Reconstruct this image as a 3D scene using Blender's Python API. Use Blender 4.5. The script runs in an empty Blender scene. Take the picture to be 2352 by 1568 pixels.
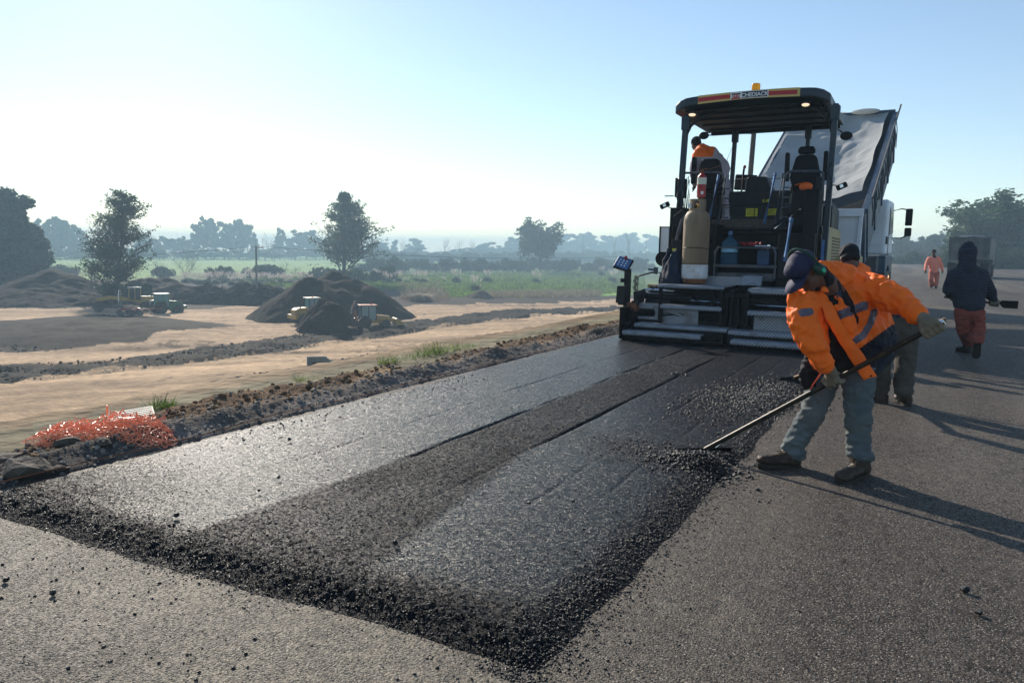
import bpy, bmesh, math, random
import numpy as np
from mathutils import Vector, Matrix, noise as mnoise
R = math.radians
rng = np.random.RandomState(7)
random.seed(7)
C = bpy.context.scene.collection
SC = bpy.context.scene

# ------------------------------------------------------------------ camera
CAMH = 1.4; HEAD = R(28.5); ROLL = math.atan(.018); PITCH = math.atan(209*math.cos(ROLL)/1700.)
cam = bpy.data.cameras.new('camera'); camo = bpy.data.objects.new('camera', cam); C.objects.link(camo)
cam.sensor_width = 36; cam.lens = 36*1700/2352.; cam.clip_start = .05; cam.clip_end = 6000
camo.matrix_world = Matrix.Translation((0, 0, CAMH)) @ Matrix.Rotation(HEAD, 4, 'Z') @ Matrix.Rotation(math.pi/2-PITCH, 4, 'X') @ Matrix.Rotation(ROLL, 4, 'Z')
SC.camera = camo
# ------------------------------------------------------------------ sky and sun
SUN_AZ = R(-54); SUN_EL = R(27)
w = bpy.data.worlds.new('World'); SC.world = w; w.use_nodes = True
nt = w.node_tree; bg = nt.nodes['Background']
sky = nt.nodes.new('ShaderNodeTexSky'); sky.sky_type = 'NISHITA'; sky.sun_disc = False
sky.sun_elevation = SUN_EL; sky.sun_rotation = SUN_AZ; sky.air_density = 1.0; sky.dust_density = .12; sky.ozone_density = 1.2
nt.links.new(sky.outputs[0], bg.inputs[0]); bg.inputs[1].default_value = .105
sl = bpy.data.lights.new('sun', 'SUN'); sl.energy = 5.0; sl.angle = R(.5); sl.color = (1, .91, .79)
so = bpy.data.objects.new('sun', sl); C.objects.link(so)
sd = Vector((math.sin(SUN_AZ)*math.cos(SUN_EL), math.cos(SUN_AZ)*math.cos(SUN_EL), math.sin(SUN_EL)))
so.rotation_euler = sd.to_track_quat('Z', 'Y').to_euler(); so.location = (-20, 20, 30)
SC.view_settings.view_transform = 'Standard'; SC.view_settings.look = 'None'
SC.view_settings.exposure = 0.55; SC.view_settings.gamma = 1
SC.cycles.volume_bounces = 1; SC.cycles.max_bounces = 6; SC.cycles.transparent_max_bounces = 16

# ------------------------------------------------------------------ measuring helpers (ground survey from the photo)
_cp, _sp, _cr, _sr, _ch, _sh = math.cos(PITCH), math.sin(PITCH), math.cos(ROLL), math.sin(ROLL), math.cos(HEAD), math.sin(HEAD)
def ray(px, py):
    u = px-1176.; v = py-784.
    u2 = u*_cr+v*_sr; v2 = -u*_sr+v*_cr
    y = 1700*_cp - v2*_sp; z = -1700*_sp - v2*_cp
    return u2*_ch-y*_sh, u2*_sh+y*_ch, z, y
def atZ(px, py, Z=0.):
    u, v, z, _ = ray(px, py); t = (Z-CAMH)/z
    return Vector((u*t, v*t, Z))
def atD(px, py, D):            # point on the sight line at forward distance D
    u, v, z, y = ray(px, py); t = D/y
    return Vector((u*t, v*t, CAMH+z*t))
def atYp(px, py, Y):
    u, v, z, _ = ray(px, py); t = Y/v
    return Vector((u*t, Y, CAMH+z*t))
def proj_np(X, Y, Z):
    a = X*_ch+Y*_sh; b = -X*_sh+Y*_ch; c = Z-CAMH
    yy = b*_cp-c*_sp; zz = b*_sp+c*_cp
    yy = np.where(yy < .05, .05, yy)
    u2 = 1700*a/yy; v2 = -1700*zz/yy
    return u2*_cr-v2*_sr+1176, u2*_sr+v2*_cr+784

# ------------------------------------------------------------------ noise
_perm = rng.rand(256, 256)
def vnoise(x, y):
    xi = np.floor(x).astype(int); yi = np.floor(y).astype(int); fx = x-xi; fy = y-yi
    fx = fx*fx*(3-2*fx); fy = fy*fy*(3-2*fy)
    a = _perm[xi & 255, yi & 255]; b = _perm[(xi+1) & 255, yi & 255]; c = _perm[xi & 255, (yi+1) & 255]; d = _perm[(xi+1) & 255, (yi+1) & 255]
    return (a*(1-fx)+b*fx)*(1-fy)+(c*(1-fx)+d*fx)*fy
def fbm(x, y, s=1., o=4, g=.5):
    x = np.asarray(x, float)*s; y = np.asarray(y, float)*s
    r = 0; a = 1; t = 0
    for i in range(o):
        r = r+a*(vnoise(x+17.3*i, y+31.7*i)-.5); t += a; a *= g; x = x*2.03; y = y*2.03
    return r/t*2
def sstep(a, b, x):
    t = np.clip((x-a)/(b-a), 0, 1); return t*t*(3-2*t)

# ------------------------------------------------------------------ object helpers
def tag(o, label=None, cat=None, group=None, kind=None):
    if label: o['label'] = label
    if cat: o['category'] = cat
    if group: o['group'] = group
    if kind: o['kind'] = kind
    return o
def empty(name, loc=(0, 0, 0), rz=0):
    o = bpy.data.objects.new(name, None); C.objects.link(o); o.location = loc; o.rotation_euler = (0, 0, rz); o.empty_display_size = .2
    return o
def mesh_obj(name, verts, faces, mat=None, parent=None, smooth=False):
    me = bpy.data.meshes.new(name); me.from_pydata([tuple(v) for v in verts], [], [tuple(f) for f in faces]); me.update()
    if smooth: me.polygons.foreach_set('use_smooth', [True]*len(me.polygons))
    o = bpy.data.objects.new(name, me); C.objects.link(o)
    if mat is not None:
        for m in (mat if isinstance(mat, (list, tuple)) else [mat]): me.materials.append(m)
    if parent is not None: o.parent = parent
    return o
def np_mesh(name, V, F, mat=None, parent=None, smooth=True):
    """V (n,3) F (m,k) numpy -> object"""
    me = bpy.data.meshes.new(name); n = len(V); m, k = F.shape
    me.vertices.add(n); me.vertices.foreach_set('co', np.asarray(V, np.float32).ravel())
    me.loops.add(m*k); me.loops.foreach_set('vertex_index', F.astype(np.int32).ravel())
    me.polygons.add(m); me.polygons.foreach_set('loop_start', np.arange(0, m*k, k, dtype=np.int32))
    try: me.polygons.foreach_set('loop_total', np.full(m, k, dtype=np.int32))
    except Exception: pass
    me.update(calc_edges=True); me.validate()
    me.polygons.foreach_set('use_smooth', np.full(len(me.polygons), smooth))
    o = bpy.data.objects.new(name, me); C.objects.link(o)
    if mat is not None:
        for q in (mat if isinstance(mat, (list, tuple)) else [mat]): me.materials.append(q)
    if parent is not None: o.parent = parent
    return o
def grid_faces(nu, nv):
    i, j = np.meshgrid(np.arange(nu-1), np.arange(nv-1), indexing='ij'); a = i*nv+j
    return np.stack([a, a+nv, a+nv+1, a+1], -1).reshape(-1, 4)
def set_col(o, cols, name='col'):
    at = o.data.color_attributes.new(name, 'FLOAT_COLOR', 'POINT'); c = np.ones((len(cols), 4), np.float32); c[:, :cols.shape[1]] = cols
    at.data.foreach_set('color', c.ravel())

def frame(d):
    d = Vector(d).normalized(); up = Vector((0, 0, 1)) if abs(d.z) < .95 else Vector((1, 0, 0))
    a = d.cross(up).normalized(); b = a.cross(d).normalized(); return a, b
class MB:
    def __init__(s): s.v = []; s.f = []
    def add(s, vs, fs):
        n = len(s.v); s.v += [Vector(v) for v in vs]; s.f += [tuple(i+n for i in f) for f in fs]; return s
    def box(s, c, d, rot=None):
        c = Vector(c); M = rot if rot is not None else Matrix.Identity(3)
        vs = [c+M @ Vector((x*d[0]/2, y*d[1]/2, z*d[2]/2)) for x in (-1, 1) for y in (-1, 1) for z in (-1, 1)]
        return s.add(vs, [(0, 1, 3, 2), (4, 6, 7, 5), (0, 4, 5, 1), (2, 3, 7, 6), (0, 2, 6, 4), (1, 5, 7, 3)])
    def bb(s, x0, x1, y0, y1, z0, z1): return s.box(((x0+x1)/2, (y0+y1)/2, (z0+z1)/2), (abs(x1-x0), abs(y1-y0), abs(z1-z0)))
    def cyl(s, p, q, r0, r1=None, n=12):
        p = Vector(p); q = Vector(q); r1 = r0 if r1 is None else r1; a, b = frame(q-p); vs = []
        for P, r in ((p, r0), (q, r1)):
            vs += [P+(a*math.cos(2*math.pi*i/n)+b*math.sin(2*math.pi*i/n))*r for i in range(n)]
        fs = [(i, (i+1) % n, n+(i+1) % n, n+i) for i in range(n)]+[tuple(range(n-1, -1, -1)), tuple(range(n, 2*n))]
        return s.add(vs, fs)
    def tube(s, pts, r, n=8, rs=None):
        pts = [Vector(p) for p in pts]; m = len(pts); vs = []; pa = None
        for i, p in enumerate(pts):
            d = (pts[min(i+1, m-1)]-pts[max(i-1, 0)]).normalized()
            if pa is None: a, b = frame(d)
            else:
                a = pa-d*pa.dot(d); a = a.normalized() if a.length > 1e-5 else frame(d)[0]; b = d.cross(a)
            pa = a; rr = rs[i] if rs else r
            vs += [p+(a*math.cos(2*math.pi*k/n)+b*math.sin(2*math.pi*k/n))*rr for k in range(n)]
        fs = [(i*n+k, i*n+(k+1) % n, (i+1)*n+(k+1) % n, (i+1)*n+k) for i in range(m-1) for k in range(n)]
        fs += [tuple(range(n-1, -1, -1)), tuple(range((m-1)*n, m*n))]
        return s.add(vs, fs)
    def lathe(s, c, prof, n=24, axis='Z'):
        c = Vector(c); vs = []
        for r, z in prof:
            for k in range(n):
                a = 2*math.pi*k/n; x, y = r*math.cos(a), r*math.sin(a)
                vs.append(c+(Vector((x, y, z)) if axis == 'Z' else Vector((z, x, y)) if axis == 'X' else Vector((x, z, y))))
        m = len(prof); fs = [(i*n+k, i*n+(k+1) % n, (i+1)*n+(k+1) % n, (i+1)*n+k) for i in range(m-1) for k in range(n)]
        fs += [tuple(range(n-1, -1, -1)), tuple(range((m-1)*n, m*n))]
        return s.add(vs, fs)
    def prism(s, poly, axis, a0, a1):
        """poly: 2D points; extruded along axis ('X','Y','Z') from a0 to a1"""
        n = len(poly)
        def P(u, v, w): return Vector((w, u, v)) if axis == 'X' else Vector((u, w, v)) if axis == 'Y' else Vector((u, v, w))
        vs = [P(u, v, a0) for u, v in poly]+[P(u, v, a1) for u, v in poly]
        return s.add(vs, [(i, (i+1) % n, n+(i+1) % n, n+i) for i in range(n)]+[tuple(range(n-1, -1, -1)), tuple(range(n, 2*n))])
    def ell(s, c, rad, rot=None, nu=12, nv=8):
        c = Vector(c); M = rot if rot is not None else Matrix.Identity(3); vs = [c+M @ Vector((0, 0, -rad[2]))]
        for j in range(1, nv):
            t = -math.pi/2+math.pi*j/nv
            for i in range(nu):
                p = 2*math.pi*i/nu; vs.append(c+M @ Vector((rad[0]*math.cos(t)*math.cos(p), rad[1]*math.cos(t)*math.sin(p), rad[2]*math.sin(t))))
        vs.append(c+M @ Vector((0, 0, rad[2]))); L = len(vs)-1; fs = []
        for i in range(nu): fs.append((0, 1+(i+1) % nu, 1+i))
        for j in range(nv-2):
            for i in range(nu): a = 1+j*nu; fs.append((a+i, a+(i+1) % nu, a+nu+(i+1) % nu, a+nu+i))
        a = 1+(nv-2)*nu
        for i in range(nu): fs.append((a+i, a+(i+1) % nu, L))
        return s.add(vs, fs)
    def cap(s, p, q, r0, r1, n=12):
        """tapered capsule"""
        p = Vector(p); q = Vector(q); d = (q-p); L = d.length; d = d.normalized() if L > 1e-6 else Vector((0, 0, 1))
        pts = []; rs = []
        for t in (-90, -60, -30): pts.append(p+d*r0*math.sin(R(t))); rs.append(max(r0*math.cos(R(t)), 1e-4))
        pts.append(p); rs.append(r0); pts.append(q); rs.append(r1)
        for t in (30, 60, 90): pts.append(q+d*r1*math.sin(R(t))); rs.append(max(r1*math.cos(R(t)), 1e-4))
        return s.tube(pts, 1, n, rs)
    def build(s, name, mat, parent=None, smooth=False, bevel=0, seg=2):
        o = mesh_obj(name, s.v, s.f, mat, parent, smooth)
        bm = bmesh.new(); bm.from_mesh(o.data); bmesh.ops.recalc_face_normals(bm, faces=bm.faces); bm.to_mesh(o.data); bm.free()
        if smooth:
            o.data.polygons.foreach_set('use_smooth', [True]*len(o.data.polygons))
            try: o.data.set_sharp_from_angle(angle=R(40))
            except Exception: pass
        if bevel:
            m = o.modifiers.new('bevel', 'BEVEL'); m.width = bevel; m.segments = seg; m.limit_method = 'ANGLE'; m.harden_normals = False
        return o
def split_pieces(mb):
    """connected pieces of a builder, each as a builder of its own"""
    par = list(range(len(mb.v)))
    def fd(a):
        while par[a] != a: par[a] = par[par[a]]; a = par[a]
        return a
    for f in mb.f:
        for k in f[1:]: par[fd(k)] = fd(f[0])
    out = {}
    for f in mb.f: out.setdefault(fd(f[0]), []).append(f)
    res = []
    for fs in out.values():
        ids = sorted({i for f in fs for i in f}); mp = {i: k for k, i in enumerate(ids)}; q = MB(); q.v = [mb.v[i] for i in ids]; q.f = [tuple(mp[i] for i in f) for f in fs]; res.append(q)
    return res
def build_each(mb, name, mt, parent=None, smooth=False, bevel=0): return [q.build(name, mt, parent, smooth, bevel) for q in split_pieces(mb)]
def nth(i): return ['first', 'second', 'third', 'fourth', 'fifth', 'sixth', 'seventh', 'eighth', 'ninth', 'tenth', 'eleventh', 'twelfth', 'thirteenth', 'fourteenth', 'fifteenth', 'sixteenth', 'seventeenth', 'eighteenth', 'nineteenth', 'twentieth', 'twenty-first', 'twenty-second', 'twenty-third', 'twenty-fourth', 'twenty-fifth', 'twenty-sixth', 'twenty-seventh', 'twenty-eighth', 'twenty-ninth', 'thirtieth', 'thirty-first', 'thirty-second', 'thirty-third', 'thirty-fourth', 'thirty-fifth', 'thirty-sixth', 'thirty-seventh', 'thirty-eighth', 'thirty-ninth', 'fortieth'][i]
def rename_in_order(objs, fmt):
    for i, o in enumerate(sorted(objs, key=lambda o: math.atan2(o.location.x, o.location.y))): o['label'] = fmt.format(nth(i))
def copy_tree(o, parent=None):
    c = o.copy(); C.objects.link(c)
    if parent is not None: c.parent = parent
    for ch in list(o.children): copy_tree(ch, c)
    return c

# ------------------------------------------------------------------ materials
def mat(name, col, rough=.6, metal=0., var=.25, vscale=6., bump=.0, bscale=60., spec=.3, dust=0., dustcol=(.3, .25, .2), attr=None, streak=False, sheen=0.):
    m = bpy.data.materials.new(name); m.use_nodes = True; n = m.node_tree; P = n.nodes['Principled BSDF']
    P.inputs['Roughness'].default_value = rough; P.inputs['Metallic'].default_value = metal
    P.inputs['Specular IOR Level'].default_value = spec
    if sheen: P.inputs['Sheen Weight'].default_value = sheen
    tc = n.nodes.new('ShaderNodeTexCoord'); src = tc.outputs['Object']
    if streak:
        mp = n.nodes.new('ShaderNodeMapping'); mp.inputs['Scale'].default_value = (1, 1, .18); n.links.new(src, mp.inputs[0]); src2 = mp.outputs[0]
    else: src2 = src
    nz = n.nodes.new('ShaderNodeTexNoise'); nz.inputs['Scale'].default_value = vscale; nz.inputs['Detail'].default_value = 8; nz.inputs['Roughness'].default_value = .65
    n.links.new(src2, nz.inputs['Vector'])
    rmp = n.nodes.new('ShaderNodeMapRange'); rmp.inputs[1].default_value = .3; rmp.inputs[2].default_value = .7
    rmp.inputs[3].default_value = 1-var; rmp.inputs[4].default_value = 1+var; n.links.new(nz.outputs[0], rmp.inputs[0])
    mx = n.nodes.new('ShaderNodeMix'); mx.data_type = 'RGBA'; mx.blend_type = 'MULTIPLY'; mx.inputs[0].default_value = 1
    if attr:
        at = n.nodes.new('ShaderNodeAttribute'); at.attribute_name = attr; n.links.new(at.outputs['Color'], mx.inputs[6])
    else: mx.inputs[6].default_value = (*col, 1)
    n.links.new(rmp.outputs[0], mx.inputs[7]); out = mx.outputs[2]
    if dust:
        nz2 = n.nodes.new('ShaderNodeTexNoise'); nz2.inputs['Scale'].default_value = vscale*.6; nz2.inputs['Detail'].default_value = 6; n.links.new(src2, nz2.inputs['Vector'])
        r2 = n.nodes.new('ShaderNodeMapRange'); r2.inputs[1].default_value = .42; r2.inputs[2].default_value = .68; r2.inputs[4].default_value = dust; n.links.new(nz2.outputs[0], r2.inputs[0])
        m2 = n.nodes.new('ShaderNodeMix'); m2.data_type = 'RGBA'; m2.inputs[7].default_value = (*dustcol, 1)
        n.links.new(r2.outputs[0], m2.inputs[0]); n.links.new(out, m2.inputs[6]); out = m2.outputs[2]
    n.links.new(out, P.inputs['Base Color'])
    rr = n.nodes.new('ShaderNodeMapRange'); rr.inputs[3].default_value = max(rough-.12, .03); rr.inputs[4].default_value = min(rough+.15, 1); n.links.new(nz.outputs[0], rr.inputs[0]); n.links.new(rr.outputs[0], P.inputs['Roughness'])
    if bump:
        b = n.nodes.new('ShaderNodeBump'); b.inputs['Strength'].default_value = bump; b.inputs['Distance'].default_value = .02
        nb = n.nodes.new('ShaderNodeTexNoise'); nb.inputs['Scale'].default_value = bscale; nb.inputs['Detail'].default_value = 5; n.links.new(src, nb.inputs['Vector'])
        n.links.new(nb.outputs[0], b.inputs['Height']); n.links.new(b.outputs[0], P.inputs['Normal'])
    return m
def ramp(n, src, stops):
    r = n.nodes.new('ShaderNodeValToRGB'); e = r.color_ramp.elements
    while len(e) < len(stops): e.new(.5)
    for i, (p, c) in enumerate(stops):
        e[i].position = p; e[i].color = (*c, 1) if len(c) == 3 else c
    n.links.new(src, r.inputs[0]); return r.outputs[0]
def asphalt(name, dark, lite, rough, bumpd, cell, fresh=False, patch=None, tilt=.7):
    """coarse bitumen-bound stone: cells of aggregate in two sizes, real relief in bump"""
    m = bpy.data.materials.new(name); m.use_nodes = True; n = m.node_tree; P = n.nodes['Principled BSDF']; L = n.links.new; P.inputs['Specular IOR Level'].default_value = .27 if fresh else .12
    tc = n.nodes.new('ShaderNodeTexCoord'); src = tc.outputs['Object']
    wn = n.nodes.new('ShaderNodeTexNoise'); wn.inputs['Scale'].default_value = 40; wn.inputs['Detail'].default_value = 2; L(src, wn.inputs['Vector'])
    v1 = n.nodes.new('ShaderNodeTexVoronoi'); v1.inputs['Scale'].default_value = cell; L(src, v1.inputs['Vector'])
    v2 = n.nodes.new('ShaderNodeTexVoronoi'); v2.inputs['Scale'].default_value = cell*2.7; L(src, v2.inputs['Vector'])
    sp = n.nodes.new('ShaderNodeSeparateColor'); L(v1.outputs['Color'], sp.inputs[0])
    sp2 = n.nodes.new('ShaderNodeSeparateColor'); L(v2.outputs['Color'], sp2.inputs[0])
    big = n.nodes.new('ShaderNodeTexNoise'); big.inputs['Scale'].default_value = .7; big.inputs['Detail'].default_value = 7; big.inputs['Roughness'].default_value = .6; L(src, big.inputs['Vector'])
    mid = n.nodes.new('ShaderNodeTexNoise'); mid.inputs['Scale'].default_value = 14; mid.inputs['Detail'].default_value = 6; L(src, mid.inputs['Vector'])
    a = n.nodes.new('ShaderNodeMath'); a.operation = 'MULTIPLY_ADD'; L(sp.outputs[0], a.inputs[0]); a.inputs[1].default_value = .9; L(mid.outputs[0], a.inputs[2])
    b = n.nodes.new('ShaderNodeMath'); b.operation = 'MULTIPLY_ADD'; L(big.outputs[0], b.inputs[0]); b.inputs[1].default_value = .7; L(a.outputs[0], b.inputs[2])
    c0 = ramp(n, b.outputs[0], [(.0, dark), (.75, dark), (1.0, lite)])
    m2 = n.nodes.new('ShaderNodeMapRange'); L(b.outputs[0], m2.inputs[0]); m2.inputs[1].default_value = .75; m2.inputs[2].default_value = 1.75
    mx = n.nodes.new('ShaderNodeMix'); mx.data_type = 'RGBA'; L(m2.outputs[0], mx.inputs[0]); mx.inputs[6].default_value = (*dark, 1); mx.inputs[7].default_value = (*lite, 1)
    out = mx.outputs[2]
    if patch:   # pale stone chips
        ch = n.nodes.new('ShaderNodeMapRange'); ch.inputs[1].default_value = .93; ch.inputs[2].default_value = .95; L(sp2.outputs[1], ch.inputs[0])
        m3 = n.nodes.new('ShaderNodeMix'); m3.data_type = 'RGBA'; L(ch.outputs[0], m3.inputs[0]); L(out, m3.inputs[6]); m3.inputs[7].default_value = (*patch, 1); out = m3.outputs[2]
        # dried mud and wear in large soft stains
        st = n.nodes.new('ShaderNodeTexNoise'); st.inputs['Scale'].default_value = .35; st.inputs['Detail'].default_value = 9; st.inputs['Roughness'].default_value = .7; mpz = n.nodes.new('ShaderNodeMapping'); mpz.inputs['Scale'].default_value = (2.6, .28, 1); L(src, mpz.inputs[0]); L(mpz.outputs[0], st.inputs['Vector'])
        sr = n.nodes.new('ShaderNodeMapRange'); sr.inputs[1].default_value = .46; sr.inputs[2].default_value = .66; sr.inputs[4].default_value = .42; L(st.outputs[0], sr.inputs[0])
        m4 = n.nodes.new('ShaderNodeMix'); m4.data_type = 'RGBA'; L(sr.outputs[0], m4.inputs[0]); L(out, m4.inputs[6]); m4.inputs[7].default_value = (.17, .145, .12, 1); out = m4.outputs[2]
    if patch:   # dried mud film plus low-angle sun sheen painted pale, by position on the sheet
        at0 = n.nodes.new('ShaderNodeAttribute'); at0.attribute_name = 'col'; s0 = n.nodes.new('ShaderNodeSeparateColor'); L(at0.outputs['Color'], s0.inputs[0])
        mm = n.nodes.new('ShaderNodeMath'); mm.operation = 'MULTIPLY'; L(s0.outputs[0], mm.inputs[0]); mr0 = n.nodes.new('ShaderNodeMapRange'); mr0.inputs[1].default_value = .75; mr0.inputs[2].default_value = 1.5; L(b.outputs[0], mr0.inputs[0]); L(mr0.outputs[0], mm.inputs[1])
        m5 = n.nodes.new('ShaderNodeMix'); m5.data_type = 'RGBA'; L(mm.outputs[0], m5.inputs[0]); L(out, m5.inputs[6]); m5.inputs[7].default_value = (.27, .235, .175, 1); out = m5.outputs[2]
    L(out, P.inputs['Base Color'])
    # relief
    h1 = n.nodes.new('ShaderNodeMath'); h1.operation = 'MULTIPLY_ADD'; L(sp.outputs[2], h1.inputs[0]); h1.inputs[1].default_value = .8
    inv = n.nodes.new('ShaderNodeMath'); inv.operation = 'MULTIPLY'; L(v1.outputs['Distance'], inv.inputs[0]); inv.inputs[1].default_value = -1.3; L(inv.outputs[0], h1.inputs[2])
    h2 = n.nodes.new('ShaderNodeMath'); h2.operation = 'MULTIPLY_ADD'; L(v2.outputs['Distance'], h2.inputs[0]); h2.inputs[1].default_value = -.6; L(h1.outputs[0], h2.inputs[2])
    h3 = n.nodes.new('ShaderNodeMath'); h3.operation = 'MULTIPLY_ADD'; L(mid.outputs[0], h3.inputs[0]); h3.inputs[1].default_value = .25; L(h2.outputs[0], h3.inputs[2])
    bp = n.nodes.new('ShaderNodeBump'); bp.inputs['Distance'].default_value = bumpd; bp.inputs['Strength'].default_value = 1.; L(h3.outputs[0], bp.inputs['Height'])
    if fresh:
        at = n.nodes.new('ShaderNodeAttribute'); at.attribute_name = 'col'; sa = n.nodes.new('ShaderNodeSeparateColor'); L(at.outputs['Color'], sa.inputs[0])
        ms = n.nodes.new('ShaderNodeMapRange'); ms.inputs[3].default_value = .55; ms.inputs[4].default_value = 1.; L(sa.outputs[0], ms.inputs[0]); L(ms.outputs[0], bp.inputs['Strength'])
        mr = n.nodes.new('ShaderNodeMapRange'); mr.inputs[3].default_value = rough-.02; mr.inputs[4].default_value = rough+.26; ms2 = n.nodes.new('ShaderNodeMapRange'); ms2.inputs[3].default_value = .07; ms2.inputs[4].default_value = .035; L(sa.outputs[0], ms2.inputs[0]); L(ms2.outputs[0], P.inputs['Specular IOR Level']); L(sa.outputs[0], mr.inputs[0]); L(mr.outputs[0], P.inputs['Roughness'])
    else:
        mr = n.nodes.new('ShaderNodeMapRange'); mr.inputs[3].default_value = rough-.12; mr.inputs[4].default_value = rough+.15; L(big.outputs[0], mr.inputs[0]); L(mr.outputs[0], P.inputs['Roughness'])
    # every stone lies at its own tilt, so each catches the light differently
    v3 = n.nodes.new('ShaderNodeTexVoronoi'); v3.inputs['Scale'].default_value = cell*1.6; L(src, v3.inputs['Vector'])
    acc = bp.outputs[0]
    for vor, kk in ((v1, tilt), (v3, tilt*.8)):
        sb = n.nodes.new('ShaderNodeVectorMath'); sb.operation = 'SUBTRACT'; L(vor.outputs['Color'], sb.inputs[0]); sb.inputs[1].default_value = (.5, .5, .5)
        sc_ = n.nodes.new('ShaderNodeVectorMath'); sc_.operation = 'SCALE'; L(sb.outputs[0], sc_.inputs[0]); sc_.inputs['Scale'].default_value = kk
        if fresh: mt_ = n.nodes.new('ShaderNodeMapRange'); mt_.inputs[3].default_value = kk*.75; mt_.inputs[4].default_value = kk*1.5; L(sa.outputs[0], mt_.inputs[0]); L(mt_.outputs[0], sc_.inputs['Scale'])
        ad = n.nodes.new('ShaderNodeVectorMath'); L(acc, ad.inputs[0]); L(sc_.outputs[0], ad.inputs[1]); acc = ad.outputs[0]
    nm_ = n.nodes.new('ShaderNodeVectorMath'); nm_.operation = 'NORMALIZE'; L(acc, nm_.inputs[0]); L(nm_.outputs[0], P.inputs['Normal'])
    return m
# ================================================================== GROUND
PZ = -8.3
POLY = [  # surveyed soil zones of the plain: (photo outline, colour)
 ([(-400,590),(-400,700),(3000,700),(3000,590)], (.20,.30,.09)),                 # far pasture
 ([(380,634),(800,632),(1000,622),(2300,606),(2300,700),(380,700)], (.12,.17,.05)),  # rough grass
 ([(820,606),(1400,606),(1560,612),(1560,640),(820,640)], (.09,.13,.045)),
 ([(-400,636),(200,640),(440,650),(620,660),(1200,668),(1460,664),(2300,640),(2300,1300),(-400,1300)], (.055,.04,.029)),
 ([(1030,666),(1200,664),(1470,660),(1470,676),(1380,680),(1150,684),(1030,684)], (.17,.30,.04)),
 ([(-400,650),(230,655),(330,690),(300,706),(-400,714)], (.022,.02,.018)),
 ([(430,650),(620,655),(660,700),(430,692)], (.022,.02,.018)),
 ([(-400,712),(250,706),(420,712),(600,700),(930,704),(1000,697),(1230,696),(1480,686),(1480,700),(1200,712),(1090,722),(960,738),(800,752),(720,764),(600,782),(420,806),(340,822),(-400,862)], (.40,.275,.17)),
 ([(-400,745),(60,734),(120,727),(230,722),(330,727),(440,737),(540,748),(490,761),(420,776),(330,788),(200,800),(40,808),(-400,815)], (.026,.018,.013)),
 ([(-400,862),(340,822),(600,782),(800,752),(960,738),(1090,722),(1200,712),(1480,700),(1480,712),(1220,726),(1000,752),(700,800),(480,830),(300,848),(0,880),(-400,915)], (.03,.021,.015)),
 ([(-400,915),(0,880),(300,848),(480,830),(700,800),(1000,752),(1220,726),(1480,712),(1480,1300),(-400,1300)], (.44,.30,.18)),
 ([(520,872),(620,858),(700,842),(780,826),(900,812),(1050,800),(1250,760),(1300,770),(1000,850),(760,880),(620,900)], (.045,.034,.025)),
 ([(-400,990),(60,972),(200,962),(420,900),(560,880),(600,900),(400,960),(200,1010),(-400,1060)], (.12,.09,.065)),
]
def in_poly(px, py, poly):
    ins = np.zeros(px.shape, bool); n = len(poly)
    for i in range(n):
        x1, y1 = poly[i]; x2, y2 = poly[(i+1) % n]
        if y1 == y2: continue
        c = ((y1 > py) != (y2 > py)) & (px < (x2-x1)*(py-y1)/(y2-y1)+x1); ins ^= c
    return ins
def ground_h(X, Y):
    edge = -6.35+.25*fbm(Y, Y*0, .4, 3)
    s = np.clip((edge-X)/1.75, 0, 8.3)                  # embankment side
    z = -np.minimum(s, 8.3+0*s)
    z = z-.02
    rel = fbm(X, Y, .09, 5)*.35+fbm(X, Y, .6, 3)*.06
    z = z+rel*sstep(16, 26, -X)
    # low tilled heap left of the field track, trench by the culvert, banks beside the tracks
    c = atZ(225, 762, PZ); dx = X-c.x; dy = Y-c.y
    return z, rel
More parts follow.
